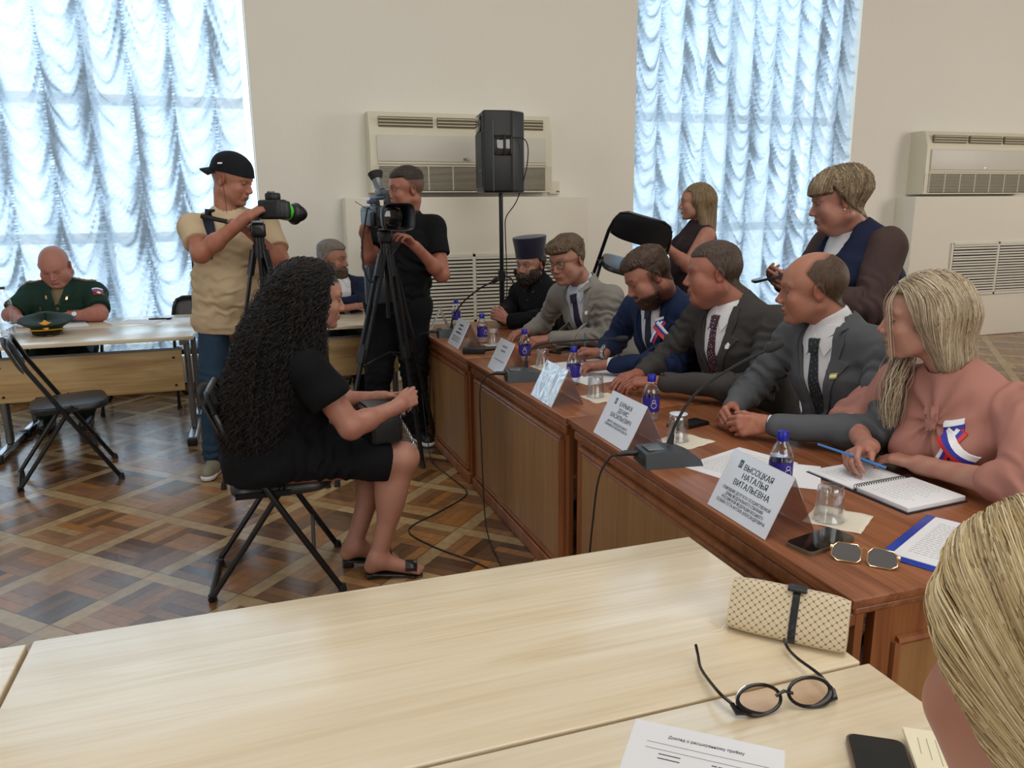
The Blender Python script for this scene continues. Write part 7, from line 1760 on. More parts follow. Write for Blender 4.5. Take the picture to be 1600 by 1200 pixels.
def tripod(label, head, feet, col, bar=None, spread=None, r=(0.016, 0.012), h0=None):
    hx, hy, hz = head; t = thing('camera_tripod', label, 'tripod', (hx, hy, 0), 0)
    MB().tube([(0, 0, hz-0.10), (0, 0, hz-0.03)], 0.034, 16).build('shoulder', col, t)
    hd = MB().box((0, 0, hz+0.04), (0.075, 0.085, 0.07), bev=0.012).build('pan_head', col, t)
    MB().tube([(0, 0, hz-0.04), (0, 0, hz+0.02)], 0.028, 14).build('head_base', col, hd)
    MB().box((0, 0, hz+0.083), (0.06, 0.10, 0.014), bev=0.004).build('mount_plate', M['steel'], hd)
    MB().lathe([(0.001, 0), (0.018, 0), (0.018, 0.012), (0.001, 0.013)], 14, TR((0.0, -0.045, hz+0.04), rx=R(90))).build('tilt_knob', M['rubber'], hd)
    MB().tube([(0, 0, hz-0.10), (0, 0, hz-0.42)], 0.012, 10).build('centre_column', col, t)
    for fx, fy in feet:
        a = Vector((0, 0, hz-0.06)); b = Vector((fx-hx, fy-hy, 0.012)); d = (b-a); o = Vector((d.x, d.y, 0)).normalized()*0.03; a = a+o; d = b-a
        sd = d.normalized().cross(Vector((d.x, d.y, 0)).normalized() if (d.x or d.y) else Vector((1, 0, 0))).normalized()*r[0]*0.9
        lg = MB(); lg.tube([a+sd, a+d*0.45+sd], r[1]*0.75, 8); lg.tube([a-sd, a+d*0.45-sd], r[1]*0.75, 8); lg.tube([a+d*0.40, a+d*0.98], r[1]*0.85, 8); lg.tube([a, a+d*0.10], r[0]*1.15, 8); lg.tube([a+d*0.42, a+d*0.48], r[0]*1.35, 8); lg.tube([a+d*0.70, a+d*0.74], r[0]*1.1, 8)
        l_ = lg.build('leg', col, t); MB().tube([b-d*0.012+Vector((0, 0, 0.012)), b+Vector((0, 0, -0.012))], [0.012, 0.017], 8).build('foot', M['rubber'], l_)
        if spread: MB().tube([a+d*0.50, Vector((0, 0, (a+d*0.50).z+0.05))], 0.005, 6).build('spreader_arm', col, t)
    if bar: 
        bb = MB().tube([Vector((0, 0, hz+0.05)), Vector(bar)-Vector((hx, hy, 0))], [0.006, 0.006], 8).build('pan_bar', M['steel'], hd)
        e = Vector(bar)-Vector((hx, hy, 0)); d = (e-Vector((0, 0, hz+0.05))); MB().tube([e-d*0.45, e], 0.012, 10).build('bar_grip', M['rubber'], bb)
    return t
# ------------------------------------------------------------ 9 cameraman in black
def man_video():
    J = dict(pel=(0.845, 4.775, 0.905), neck=(0.930, 4.790, 1.445), SR=(0.745, 4.850, 1.375), SL=(1.070, 4.700, 1.375), ER=(0.665, 4.640, 1.155), EL=(1.085, 4.590, 1.095), WR=(0.628, 4.520, 1.375), WL=(0.905, 4.455, 1.270))
    p = person('man in black t-shirt operating the video camera', (0.845, 4.775, 0))
    st = dict(skin=(186, 128, 104), red=(170, 96, 80), w=0.98, jaw=0.98, brow=(60, 46, 38), lips=(150, 90, 80))
    st['scalp'] = ((84, 66, 54), lambda x, y, z: 0.75*ss(skull_band(x, y, z), -0.004, 0.016))
    HM = head_matrix((0.920, 4.765, 1.600), 190, 4, 0, 1.08)
    J['head'] = HM[1]; parts, hf = head_parts(HM, st, J['neck'], 0.0036, (0.054, 0.060)); parts.append(inner_body(J, None, st))
    parts.append(arm_skin(J, 'R', st, 0.0036, dict(d=(0.30, -0.5, 0.8), pn=(0.85, 0.2, -0.2), curl=(0.5, 0.6, 0.7, 0.75), thumb=(0.4, 0.2)), (0.054, 0.046, 0.046, 0.028)))
    parts.append(arm_skin(J, 'L', st, 0.0034, dict(d=(-0.65, -0.30, 0.65), pn=(-0.55, -0.2, -0.65), curl=(0.45, 0.55, 0.6, 0.65), thumb=(0.5, 0.2)), (0.056, 0.048, 0.048, 0.028)))
    join_meshes('body', parts, [SKIN, EYE, IRIS], p)
    hm = hairmat('cropped_dark_hair', srgb(36, 28, 24), srgb(62, 48, 40))
    hair_shell(HM, 'hair', hf, hm, p, lambda x, y, z: (0.001+0.014*ss(z, 0.045, 0.09))*ss(skull_band(x, y, z), -0.002, 0.01)*ss(z-0.028, 0, 0.012)-0.0008, rough=0.0010)
    bt = cloth('black_jersey', (12, 13, 19), 0.9, 0.1, 450)
    fr, sf = tee(J, bt, p, w=1.06, depth=0.74, belly=0.02, hem=(0.85, 4.77, 0.84), sl=0.60, r=(0.072, 0.072), amp=0.007, off=0.014, seed=4, hips=1.05); r, fw, up = fr
    f = Fld(); nk = np.asarray(J['neck']); d = nrm(HM[1]-nk); f.rc(nk-d*0.01, nk+d*0.045, 0.066, 0.060, 0.01); dense('collar', f, 0.005, bt, p)
    L = stand_legs(J['pel'], r, (0.70, 4.74, 0.49), (0.925, 4.74, 0.49), (0.655, 4.80, 0.095), (0.945, 4.80, 0.095), (-0.3, -1), (0.25, -1)); trousers(L, TR_BLK, p, 0.009, (0.112, 0.088, 0.070), top=(0.85, 4.775, 0.95))
    shoes(L, SHOE, p, WHITE, 0.006, 0.95, 'sneaker')
    patch('shoulder_strap', sf, [(-0.035, 0.06), (-0.075, 0.06), (-0.02, -0.16), (0.10, -0.36), (0.14, -0.33), (0.03, -0.12)][::-1], nk-up*0.03, r, up, M['rubber'], p, 0.004, 0.004, 0.02)
    cb = thing('crossbody_bag', 'grey crossbody bag at the hip of the cameraman in black', 'bag', (0.690, 4.565, 0.93), R(25))
    MB().box((0, 0, 0.12), (0.15, 0.055, 0.23), bev=0.015).build('bag_body', mat('bag_leather', srgb(54, 62, 72), 0.35, var=0.1), cb)
    MB().box((0.082, 0, 0.12), (0.03, 0.06, 0.22), bev=0.01).build('side_gusset', M['vinyl'], cb)
def video_camera():
    t = thing('video_camera', 'black professional video camera on the tripod', 'video camera', (0.725, 4.40, 1.375), R(193)); t.scale = (1.14, 1.14, 1.14)
    MB().box((0, -0.09, 0.055), (0.10, 0.24, 0.11), bev=0.018).build('camera_body', M['black'], t)
    MB().tube([(0, 0.02, 0.055), (0, 0.10, 0.055)], 0.046, 24).build('lens_barrel', M['black'], t)
    V = []; F_ = []
    for y, w_, h_ in ((0.09, 0.050, 0.045), (0.115, 0.066, 0.055), (0.185, 0.076, 0.062)):
        for k in range(24):
            a = 2*PI*k/24; ca, sa = math.cos(a), math.sin(a); V.append((w_*math.copysign(abs(ca)**0.4, ca), y, 0.055+h_*math.copysign(abs(sa)**0.4, sa)))
    for i in range(2):
        for k in range(24): F_.append((i*24+k, i*24+(k+1) % 24, (i+1)*24+(k+1) % 24, (i+1)*24+k))
    hd = MB().add(V, F_, True).build('lens_hood', M['black'], t); md = hd.modifiers.new('s', 'SOLIDIFY'); md.thickness = 0.004; md.offset = -1
    MB().lathe([(0.001, 0), (0.044, 0), (0.046, 0.006), (0.030, 0.010), (0.001, 0.012)], 28, TR((0, 0.105, 0.055), rx=R(-90))).build('front_lens', M['screen'], hd)
    MB().box((0, -0.05, 0.150), (0.034, 0.20, 0.024), bev=0.010).build('top_handle', M['black'], t)
    mb = MB(); mb.box((0, 0.04, 0.128), (0.03, 0.03, 0.045), bev=0.005); mb.box((0, -0.14, 0.128), (0.03, 0.03, 0.045), bev=0.005); mb.box((0.03, -0.03, 0.118), (0.02, 0.06, 0.02), bev=0.004); mb.build('handle_post', M['black'], t)
    MB().box((0.0, -0.02, 0.172), (0.045, 0.085, 0.028), bev=0.006).build('control_block', M['grey'], t)
    vf = MB().tube([(0.0, -0.02, 0.175), (0, -0.055, 0.200), (-0.0, -0.075, 0.232)], [0.022, 0.024, 0.026], 16).build('viewfinder', M['steel'], t)
    V = []; F_ = []; n = 24; T = TR((0, -0.078, 0.235), rx=R(28))
    MB().lathe([(0.024, 0), (0.030, 0.01), (0.038, 0.035), (0.036, 0.036), (0.028, 0.012)], 24, T, cap=False).build('eyecup', M['rubber'], vf)
    mk = MB().tube([(0.062, 0.075, 0.128), (0.062, -0.03, 0.128)], [0.009, 0.009], 12).build('shotgun_microphone', M['rubber'], t)
    MB().tube([(0.062, -0.02, 0.128), (0.062, -0.05, 0.128)], 0.0098, 12).build('blue_band', mat('blue_ring', srgb(30, 60, 190), 0.4), mk)
    MB().box((0.058, -0.06, 0.045), (0.028, 0.12, 0.07), bev=0.010).build('hand_grip', M['vinyl'], t)
    MB().tube(spline([(0.070, -0.02, 0.10), (0.10, 0.03, 0.09), (0.12, 0.04, 0.02), (0.135, 0.03, -0.08), (0.125, 0.02, -0.20), (0.09, 0.01, -0.255), (0.02, 0.0, -0.235)], 6), 0.0045, 6).build('camera_strap', M['rubber'], t)
    MB().tube([(0.07, 0.02, 0.09), (0.115, 0.05, 0.098), (0.17, 0.06, 0.13)], 0.0016, 5).build('antenna_wire', M['rubber'], t)
# ------------------------------------------------------------ 10 bearded man in navy jacket at the back table
def man_back():
    J = dict(pel=(0.64, 6.26, 0.545), neck=(0.640, 6.255, 0.965), SR=(0.455, 6.210, 0.885), SL=(0.820, 6.290, 0.890), ER=(0.43, 6.05, 0.79), EL=(0.845, 6.080, 0.80), WR=(0.630, 5.875, 0.765), WL=(0.600, 5.985, 0.795))
    p = person('bearded man in navy jacket with folded arms at back table', (0.64, 6.26, 0))
    st = dict(skin=(196, 142, 120), red=(176, 104, 88), w=0.98, jaw=1.0, brow=(66, 52, 44), lips=(156, 96, 88))
    beard = lambda x, y, z: np.maximum(ss(-0.052-z-0.35*np.clip(0.03-np.abs(x), 0, 1), 0, 0.012)*ss(y, -0.03, 0.0), ss(np.abs(x)-0.050, 0, 0.006)*ss(-0.015-z, 0, 0.01)*ss(y, -0.02, 0.0)*ss(0.055-y, 0, 0.02))
    st['beard'] = ((74, 60, 50), lambda x, y, z: 0.85*np.maximum(beard(x, y, z), ss(0.012-np.abs(z+0.054), 0, 0.006)*(np.abs(x) < 0.032)*(y > 0.07)))
    band = lambda x, y, z: ss(skull_band(x, y, z), -0.002, 0.010); st['scalp'] = ((108, 100, 92), lambda x, y, z: 0.7*band(x, y, z))
    HM = head_matrix((0.605, 6.235, 1.115), -32, 4, 0, 1.16)
    J['head'] = HM[1]; parts, hf = head_parts(HM, st, J['neck'], 0.0042, (0.054, 0.060)); parts.append(inner_body(J, None, st))
    parts.append(hand_parts(J['WL'], (-0.5, -0.6, -0.1), (0, 0, -1), -1, st, h=0.0035, curl=(0.3, 0.35, 0.4, 0.45), s=1.1))
    parts.append(hand_parts(J['WR'], (0.95, -0.15, 0.12), (-0.1, 0.3, -0.9), 1, st, h=0.0035, curl=(0.12, 0.18, 0.25, 0.3), spread=0.25, thumb=(0.9, 0.1), s=1.12))
    join_meshes('body', parts, [SKIN, EYE, IRIS], p)
    hm = hairmat('silver_brown_hair', srgb(84, 76, 70), srgb(150, 142, 134)); hair_shell(HM, 'hair', hf, hm, p, lambda x, y, z: (0.002+0.016*ss(z, 0.045, 0.09))*band(x, y, z)-0.0008, h=0.004, rough=0.0012)
    hair_shell(HM, 'beard', hf, hairmat('brown_grey_beard', srgb(62, 48, 40), srgb(110, 92, 78)), p, lambda x, y, z: 0.013*beard(x, y, z)*ss(y, -0.02, 0.04)-0.0012, h=0.004, rough=0.0015)
    J['nr'] = 0.058
    ns = cloth('dark_navy_jacket', (28, 36, 60), bscale=500); suit(p, J, (ns, WHITE, None), None, h=0.008, belly=0.02, w=1.0)
    L = seat_legs(J, (-0.05, -1)); trousers(L, TR_BLK, p); shoes(L, SHOE, p)
# ------------------------------------------------------------ 11 officer
def man_officer():
    J = dict(pel=(-1.35, 6.47, 0.545), neck=(-1.325, 6.395, 0.985), SR=(-1.525, 6.405, 0.905), SL=(-1.120, 6.385, 0.905), ER=(-1.64, 6.25, 0.785), EL=(-1.060, 6.165, 0.775), WR=(-1.545, 6.100, 0.765), WL=(-1.250, 6.165, 0.770))
    p = person('balding officer in dark green uniform writing at back table', (-1.35, 6.47, 0))
    st = dict(skin=(206, 146, 128), red=(196, 112, 100), w=1.06, jaw=1.10, fat=0.010, eye=0.001, brow=(150, 124, 106), browk=0.4, lips=(170, 104, 96), nose=1.05)
    st['scalp'] = ((184, 150, 134), lambda x, y, z: 0.6*ss(skull_band(x, y, z), -0.002, 0.010)*ss(0.06-z, 0, 0.02))
    HM = head_matrix((-1.335, 6.305, 1.115), -96, 27, 3, 1.17)
    J['head'] = HM[1]; parts, hf = head_parts(HM, st, J['neck'], 0.0042, (0.062, 0.068)); parts.append(inner_body(J, None, st))
    parts.append(arm_skin(J, 'R', st, 0.0042, dict(d=(0.55, -0.75, 0.0), pn=(0, 0, -1), curl=(0.5, 0.6, 0.65, 0.7), s=1.08), (0.058, 0.052, 0.052, 0.032)))
    parts.append(arm_skin(J, 'L', st, 0.0042, dict(d=(-0.95, -0.1, 0.12), pn=(0, -0.3, -0.9), curl=(0.5, 0.6, 0.7, 0.75), s=1.08), (0.058, 0.052, 0.052, 0.032)))
    join_meshes('body', parts, [SKIN, EYE, IRIS], p)
    gm = cloth('officer_uniform_green', (26, 52, 42), 0.8, 0.1, 400, 0.05)
    f = Fld(); fr = torso(f, J, 0.018, 1.12, 0.80, 0.05, shoulder=0.070); r, fw, up = fr
    for s in 'RL':
        S0, E = np.asarray(J['S'+s], float), np.asarray(J['E'+s], float); e = S0+(E-S0)*0.80; n_ = nrm(E-S0); g = Fld(); g.rc(S0, E, 0.086, 0.078, 0); f.fn(lambda P, g=g, e=e, n_=n_: np.maximum(g(P), (P-e) @ n_), 0.03, 'u', S0-0.2, S0+0.2)
    folds(f, [(np.asarray(J['pel'])*0.5+np.asarray(J['neck'])*0.5, up)], 0.006, 0.06, 0.15, 5)
    nk = np.asarray(J['neck'], float); org = nk+fw*0.02; sol = Fld(); sol.ops = list(f.ops)
    f.fn(vcut(fr, org, 0.02, -0.16, 0.050), 0.003, 's'); f.rc(nk, nk+up*0.14, 0.068, 0.070, 0.003, 's'); dense('uniform_shirt', f, 0.008, gm, p)
    ts = Fld(); torso(ts, J, 0.004, 1.05, 0.80, 0.04, low=False); dense('undershirt', ts, 0.010, cloth('khaki_undershirt', (134, 122, 92)), p)
    for s in (1, -1):
        patch('collar', sol, [(s*x, y) for x, y in ((0.012, -0.10), (0.075, -0.085), (0.105, -0.02), (0.080, 0.03), (0.055, 0.02))][::s], org, r, up, gm, p, 0.006, 0.005, 0.012)
        patch('collar_badge', sol, [(s*x, y) for x, y in ((0.058, -0.072), (0.070, -0.072), (0.074, -0.050), (0.062, -0.050))][::s], org, r, up, M['gold'], p, 0.014, 0.003, 0.01)
        S0 = np.asarray(J['SR' if s > 0 else 'SL'], float); sb = patch('shoulder_board', sol, [(s*x, y) for x, y in ((0.085, -0.028), (0.225, -0.026), (0.225, 0.030), (0.085, 0.032))][::-s], nk, r, fw, mat('shoulder_board', srgb(120, 92, 70), 0.6), p, 0.006, 0.005, 0.014, away=-0.2 if np.dot(np.cross(fw, r), up) < 0 else 0.2)
        for x0 in (0.12, 0.15, 0.20): patch('star', sol, [(s*(x0+dx), dy) for dx, dy in ((-0.007, 0), (0, -0.007), (0.007, 0), (0, 0.007))][::-s], nk, r, fw, M['gold'], sb, 0.012, 0.002, 0.01, away=-0.2 if np.dot(np.cross(fw, r), up) < 0 else 0.2)
    yl = mat('yellow_thread', srgb(160, 130, 60), 0.6)
    patch('name_strip', sol, [(-0.145, -0.21), (-0.045, -0.21), (-0.045, -0.196), (-0.145, -0.196)], org, r, up, yl, p, 0.004, 0.002, 0.012)
    patch('service_strip', sol, [(0.055, -0.21), (0.155, -0.21), (0.155, -0.196), (0.055, -0.196)], org, r, up, yl, p, 0.004, 0.002, 0.012)
    patch('medal_ribbons', sol, [(-0.130, -0.165), (-0.062, -0.165), (-0.062, -0.150), (-0.130, -0.150)], org, r, up, mat('medal_red', srgb(190, 80, 50), 0.5), p, 0.004, 0.003, 0.012)
    patch('rhombus_badge', sol, [(0.110, -0.170), (0.122, -0.148), (0.110, -0.126), (0.098, -0.148)], org, r, up, M['chrome'], p, 0.004, 0.003, 0.012)
    S0, E = np.asarray(J['SL'], float), np.asarray(J['EL'], float); sd = nrm(V3(0.35, -0.94, 0)); ux = nrm(np.cross(nrm(S0-E), sd)) ; uy = nrm(S0-E)
    for k, (m_, y0, y1) in enumerate(((M['whitef'], 0.028, 0.042), (M['blue'], 0.014, 0.028), (M['red'], -0.002, 0.014), (mat('patch_dark_red', srgb(96, 30, 26), 0.6), -0.045, -0.002))):
        patch('flag_patch', sol, [(-0.036, y0), (0.036, y0), (0.036, y1), (-0.036, y1)], S0*0.6+E*0.4, -np.cross(uy, sd)*-1, uy, m_, p, 0.004, 0.002, 0.012, away=0.15 if np.dot(np.cross(uy, np.cross(uy, sd)), sd) > 0 else -0.15)
    patch('eagle_patch', sol, [(-0.020, -0.022), (0, -0.040), (0.020, -0.022), (0, -0.008)], S0*0.6+E*0.4, np.cross(uy, sd), uy, M['gold'], p, 0.007, 0.002, 0.012, away=0.15 if np.dot(np.cross(uy, np.cross(uy, sd)), sd) > 0 else -0.15)
    watch((-1.222, 6.165, 0.772), (-0.95, -0.1, 0), (0, -0.9, 0.4), p, M['whitef'], M['steel'], 0.036)
    L = seat_legs(J, (0.05, -1), 0.42, 0.50, 0.12, 0.02); trousers(L, gm, p, r=(0.10, 0.078, 0.065)); shoes(L, SHOE, p, M['rubber'])
# ------------------------------------------------------------ 12 woman carrying a chair at the back
def woman_carrying():
    J = dict(pel=(3.02, 4.92, 0.92), neck=(3.055, 4.895, 1.355), SR=(3.085, 5.045, 1.285), SL=(3.020, 4.745, 1.285), ER=(3.00, 5.06, 1.03), EL=(2.865, 4.715, 1.085), WR=(2.80, 4.92, 0.98), WL=(2.675, 4.715, 1.225), w=0.92)
    p = person('fair haired woman in sleeveless brown dress holding a folding chair', (3.02, 4.92, 0))
    st = dict(skin=(204, 150, 126), red=(184, 110, 92), w=0.95, jaw=0.92, fem=1, brow=(110, 84, 64), lips=(170, 90, 84), fat=0.003)
    st['scalp'] = ((150, 120, 84), lambda x, y, z: ss(skull_band(x, y, z), -0.006, 0.006))
    HM = head_matrix((3.005, 4.885, 1.515), 152, 2, 0, 1.06)
    J['head'] = HM[1]; parts, hf = head_parts(HM, st, J['neck'], 0.0038, (0.048, 0.055)); parts.append(inner_body(J, None, st))
    parts.append(arm_skin(J, 'L', st, 0.0042, dict(d=(-0.75, -0.15, 0.55), pn=(-0.3, 0.7, 0.1), curl=(0.5, 0.6, 0.65, 0.7), thumb=(0.4, 0.2)), (0.060, 0.050, 0.044, 0.026)))
    parts.append(arm_skin(J, 'R', st, 0.0045, dict(d=(-0.95, -0.2, 0.0), pn=(0, -0.3, -0.9), curl=(0.8, 0.8, 0.8, 0.8)), (0.056, 0.048, 0.042, 0.026)))
    for s, q in (('R', 0.09), ('L', -0.09)):
        f = Fld(); f.rc((3.04, 4.92+q, 0.55), (3.05, 4.92+q, 0.10), 0.058, 0.036, 0.02); V, Fc = mesh_field(f, 0.010); parts.append((V, Fc, 0, np.array(srgb(*st['skin']))))
    join_meshes('body', parts, [SKIN, EYE, IRIS], p)
    mass = Fld(); mass.ell((0, -0.024, 0.034), (0.092, 0.104, 0.092), 0.0)
    for s in (-1, 1): mass.rc((s*0.064, -0.016, 0.0), (s*0.060, -0.045, -0.15), 0.032, 0.028, 0.03)
    mass.rc((0, -0.085, 0.0), (0, -0.088, -0.19), 0.055, 0.046, 0.04); mass.fn(lambda P: 0.0022*np.sin(np.arctan2(P[:, 0], P[:, 1]+0.02)*30+P[:, 2]*30), op='add')
    V, Fc = mesh_field(mass, 0.0055, 0.02); ok = ~((V[:, 1] > 0.028+0.3*np.clip(V[:, 2]-0.03, 0, 1)) & (V[:, 2] < 0.070)); Fc = Fc[ok[Fc].all(1)]
    hs = raw('hair', toworld(V, HM), Fc, hairmat('dark_blonde_hair', srgb(88, 70, 50), srgb(142, 120, 88), stretch=(1, 1, 0.06), scale=140), p, True)
    bm_ = cloth('brown_sleeveless_dress', (48, 38, 42), 0.85); f = Fld(); torso(f, J, 0.012, 0.98, 0.80, 0.02, 0.020, shoulder=0.046); f.rc((3.02, 4.92, 0.92), (3.03, 4.92, 0.60), 0.17, 0.19, 0.05)
    nk = V3(*J['neck']); f.rc(nk, nk+V3(0, 0, 0.12), 0.066, 0.07, 0.004, 's'); folds(f, [(V3(3.02, 4.92, 1.05), V3(0, 0, 1))], 0.005, 0.06, 0.15, 7); dense('dress', f, 0.009, bm_, p)
    L = dict(AR=V3(3.05, 5.01, 0.09), AL=V3(3.05, 4.83, 0.09), TR=V3(2.9, 5.01, 0.09), TL=V3(2.9, 4.83, 0.09)); shoes(L, SHOE, p)
# ------------------------------------------------------------ 13 standing woman with phone
def woman_standing():
    J = dict(pel=(2.66, 2.86, 0.93), neck=(2.575, 2.865, 1.365), SR=(2.610, 3.040, 1.295), SL=(2.610, 2.690, 1.295), ER=(2.46, 3.06, 1.08), EL=(2.500, 2.655, 1.040), WR=(2.21, 2.86, 1.135), WL=(2.215, 2.720, 1.125), w=1.05)
    p = person('standing woman with short hair, navy vest and brown sleeves', (2.66, 2.86, 0))
    st = dict(skin=(196, 142, 122), red=(180, 104, 90), w=1.02, jaw=1.04, fat=0.009, fem=1, nose=1.05, brow=(96, 76, 64), lips=(150, 76, 72), eye=0.0030)
    st['scalp'] = ((140, 114, 84), lambda x, y, z: ss(skull_band(x, y, z), -0.006, 0.006))
    HM = head_matrix((2.480, 2.865, 1.492), 152, 10, 0, 1.10)
    J['head'] = HM[1]; parts, hf = head_parts(HM, st, J['neck'], 0.0034, (0.056, 0.066)); parts.append(inner_body(J, None, st))
    parts.append(hand_parts(J['WL'], (-0.85, 0.20, 0.35), (0.0, 0.9, 0.3), -1, st, h=0.0032, curl=(0.35, 0.45, 0.5, 0.55), thumb=(0.4, 0.1)))
    parts.append(hand_parts(J['WR'], (-0.85, -0.40, 0.25), (0.2, -0.5, 0.6), 1, st, h=0.0034, curl=(0.5, 0.6, 0.7, 0.7)))
    join_meshes('body', parts, [SKIN, EYE, IRIS], p)
    bl = hairmat('ash_blonde_bob', srgb(96, 80, 60), srgb(156, 136, 106), stretch=(0.6, 0.6, 0.12), scale=130, bump=0.6)
    def th(x, y, z):
        hl = np.where(y > 0.03, z-0.030-0.10*np.clip(0.06-np.abs(x+0.01), 0, 1)*0.0, skull_band(x, y, z)+0.012*ss(0.03-y, 0, 0.04)); return (0.006+0.006*ss(z, -0.02, 0.02)+0.012*ss(z, 0.0, 0.08)+0.010*ss(-y, 0.02, 0.08)*ss(z, -0.04, 0.02))*ss(hl, 0, 0.012)-0.001
    hair_shell(HM, 'hair', hf, bl, p, th, rough=0.0016)
    mass = Fld(); mass.fn(lambda P: hf(P)-th(P[:, 0], P[:, 1], P[:, 2])); hs = [c for c in p.children if c.name.startswith('hair')][0]
    V0, F0 = mesh_field(head_field(st), 0.006, 0.01); roots = sample_surface(V0, F0, 1400, lambda P: (P[:, 2] > 0.06) | ((P[:, 2] > 0.03) & (P[:, 1] < 0)), 21)
    comb = lambda P: np.stack([np.sign(P[:, 0])*0.5*ss(P[:, 2], 0.06, 0.11)+0.02, np.where(P[:, 1] > 0.0, 0.35, -0.35)*ss(P[:, 2], 0.05, 0.11)+0.15, -0.3-0.6*ss(0.11-P[:, 2], 0, 0.05)], -1)
    S_ = clear_face(grow(mass, roots, comb, 11, 0.009, 0.0035, 5, 0.3), 0.030, 0.028, 0.08); strands('hair_strands', toworld(S_.reshape(-1, 3), HM).reshape(S_.shape), np.linspace(0.0011, 0.0005, 11), strandmat('ash_strands', [(0, srgb(88, 74, 56)), (0.5, srgb(136, 118, 90)), (1, srgb(186, 168, 138))]), hs)
    ve = toworld(V3(-0.084, -0.004, -0.035)[None], HM)[0]; v, q = sphere_mesh(ve, 0.004, 8, 6); raw('earring', v, q, M['whitef'], p, True)
    br = cloth('sheer_brown_sleeve', (70, 54, 52), 0.8, 0.08, 300)
    for s in 'RL': 
        f = Fld(); arm(f, J['S'+s], J['E'+s], J['W'+s], (0.088, 0.070, 0.058, 0.036), 0.0, 0.03, 0.95); folds(f, [(J['E'+s], np.asarray(J['W'+s])-np.asarray(J['S'+s]))], 0.007, 0.045, 0.12, 3); dense('sleeve', f, 0.006, br, p)
    nv = cloth('navy_vest', (20, 29, 56), 0.8, 0.1, 300, 0.08); f = Fld(); fr = torso(f, J, 0.020, 1.06, 0.86, 0.06, 0.03, shoulder=0.046); r, fw, up = fr; nk = V3(*J['neck'])
    f.rc((2.66, 2.86, 0.93), (2.67, 2.86, 0.45), 0.20, 0.22, 0.06); folds(f, [(V3(2.6, 2.86, 1.05), V3(0, 0, 1))], 0.006, 0.07, 0.2, 8)
    sol = Fld(); sol.ops = list(f.ops); f.fn(vcut(fr, nk+fw*0.02, 0.03, -0.20, 0.075), 0.003, 's'); f.rc(nk, nk+up*0.14, 0.068, 0.075, 0.004, 's'); dense('vest_dress', f, 0.0075, nv, p)
    ws = Fld(); torso(ws, J, 0.008, 1.0, 0.86, 0.04, 0.02, low=False); dense('white_blouse', ws, 0.010, WHITE, p)
    for s, q in (('R', 0.09), ('L', -0.09)): pass
    L = dict(HR=V3(2.67, 2.96, 0.6), HL=V3(2.67, 2.76, 0.6), KR=V3(2.66, 2.96, 0.45), KL=V3(2.66, 2.76, 0.45), AR=V3(2.67, 2.96, 0.09), AL=V3(2.67, 2.76, 0.09), TR=V3(2.52, 2.96, 0.09), TL=V3(2.52, 2.76, 0.09)); trousers(L, TR_BLK, p, r=(0.07, 0.06, 0.045), name='stockings'); shoes(L, SHOE, p)
    ph = phone('black smartphone held by the standing woman', (2.085, 2.745, 1.185), 0, 0.075, 0.155); ph.rotation_euler = (R(-14), R(0), R(68)); ph.location = (2.075, 2.755, 1.175)
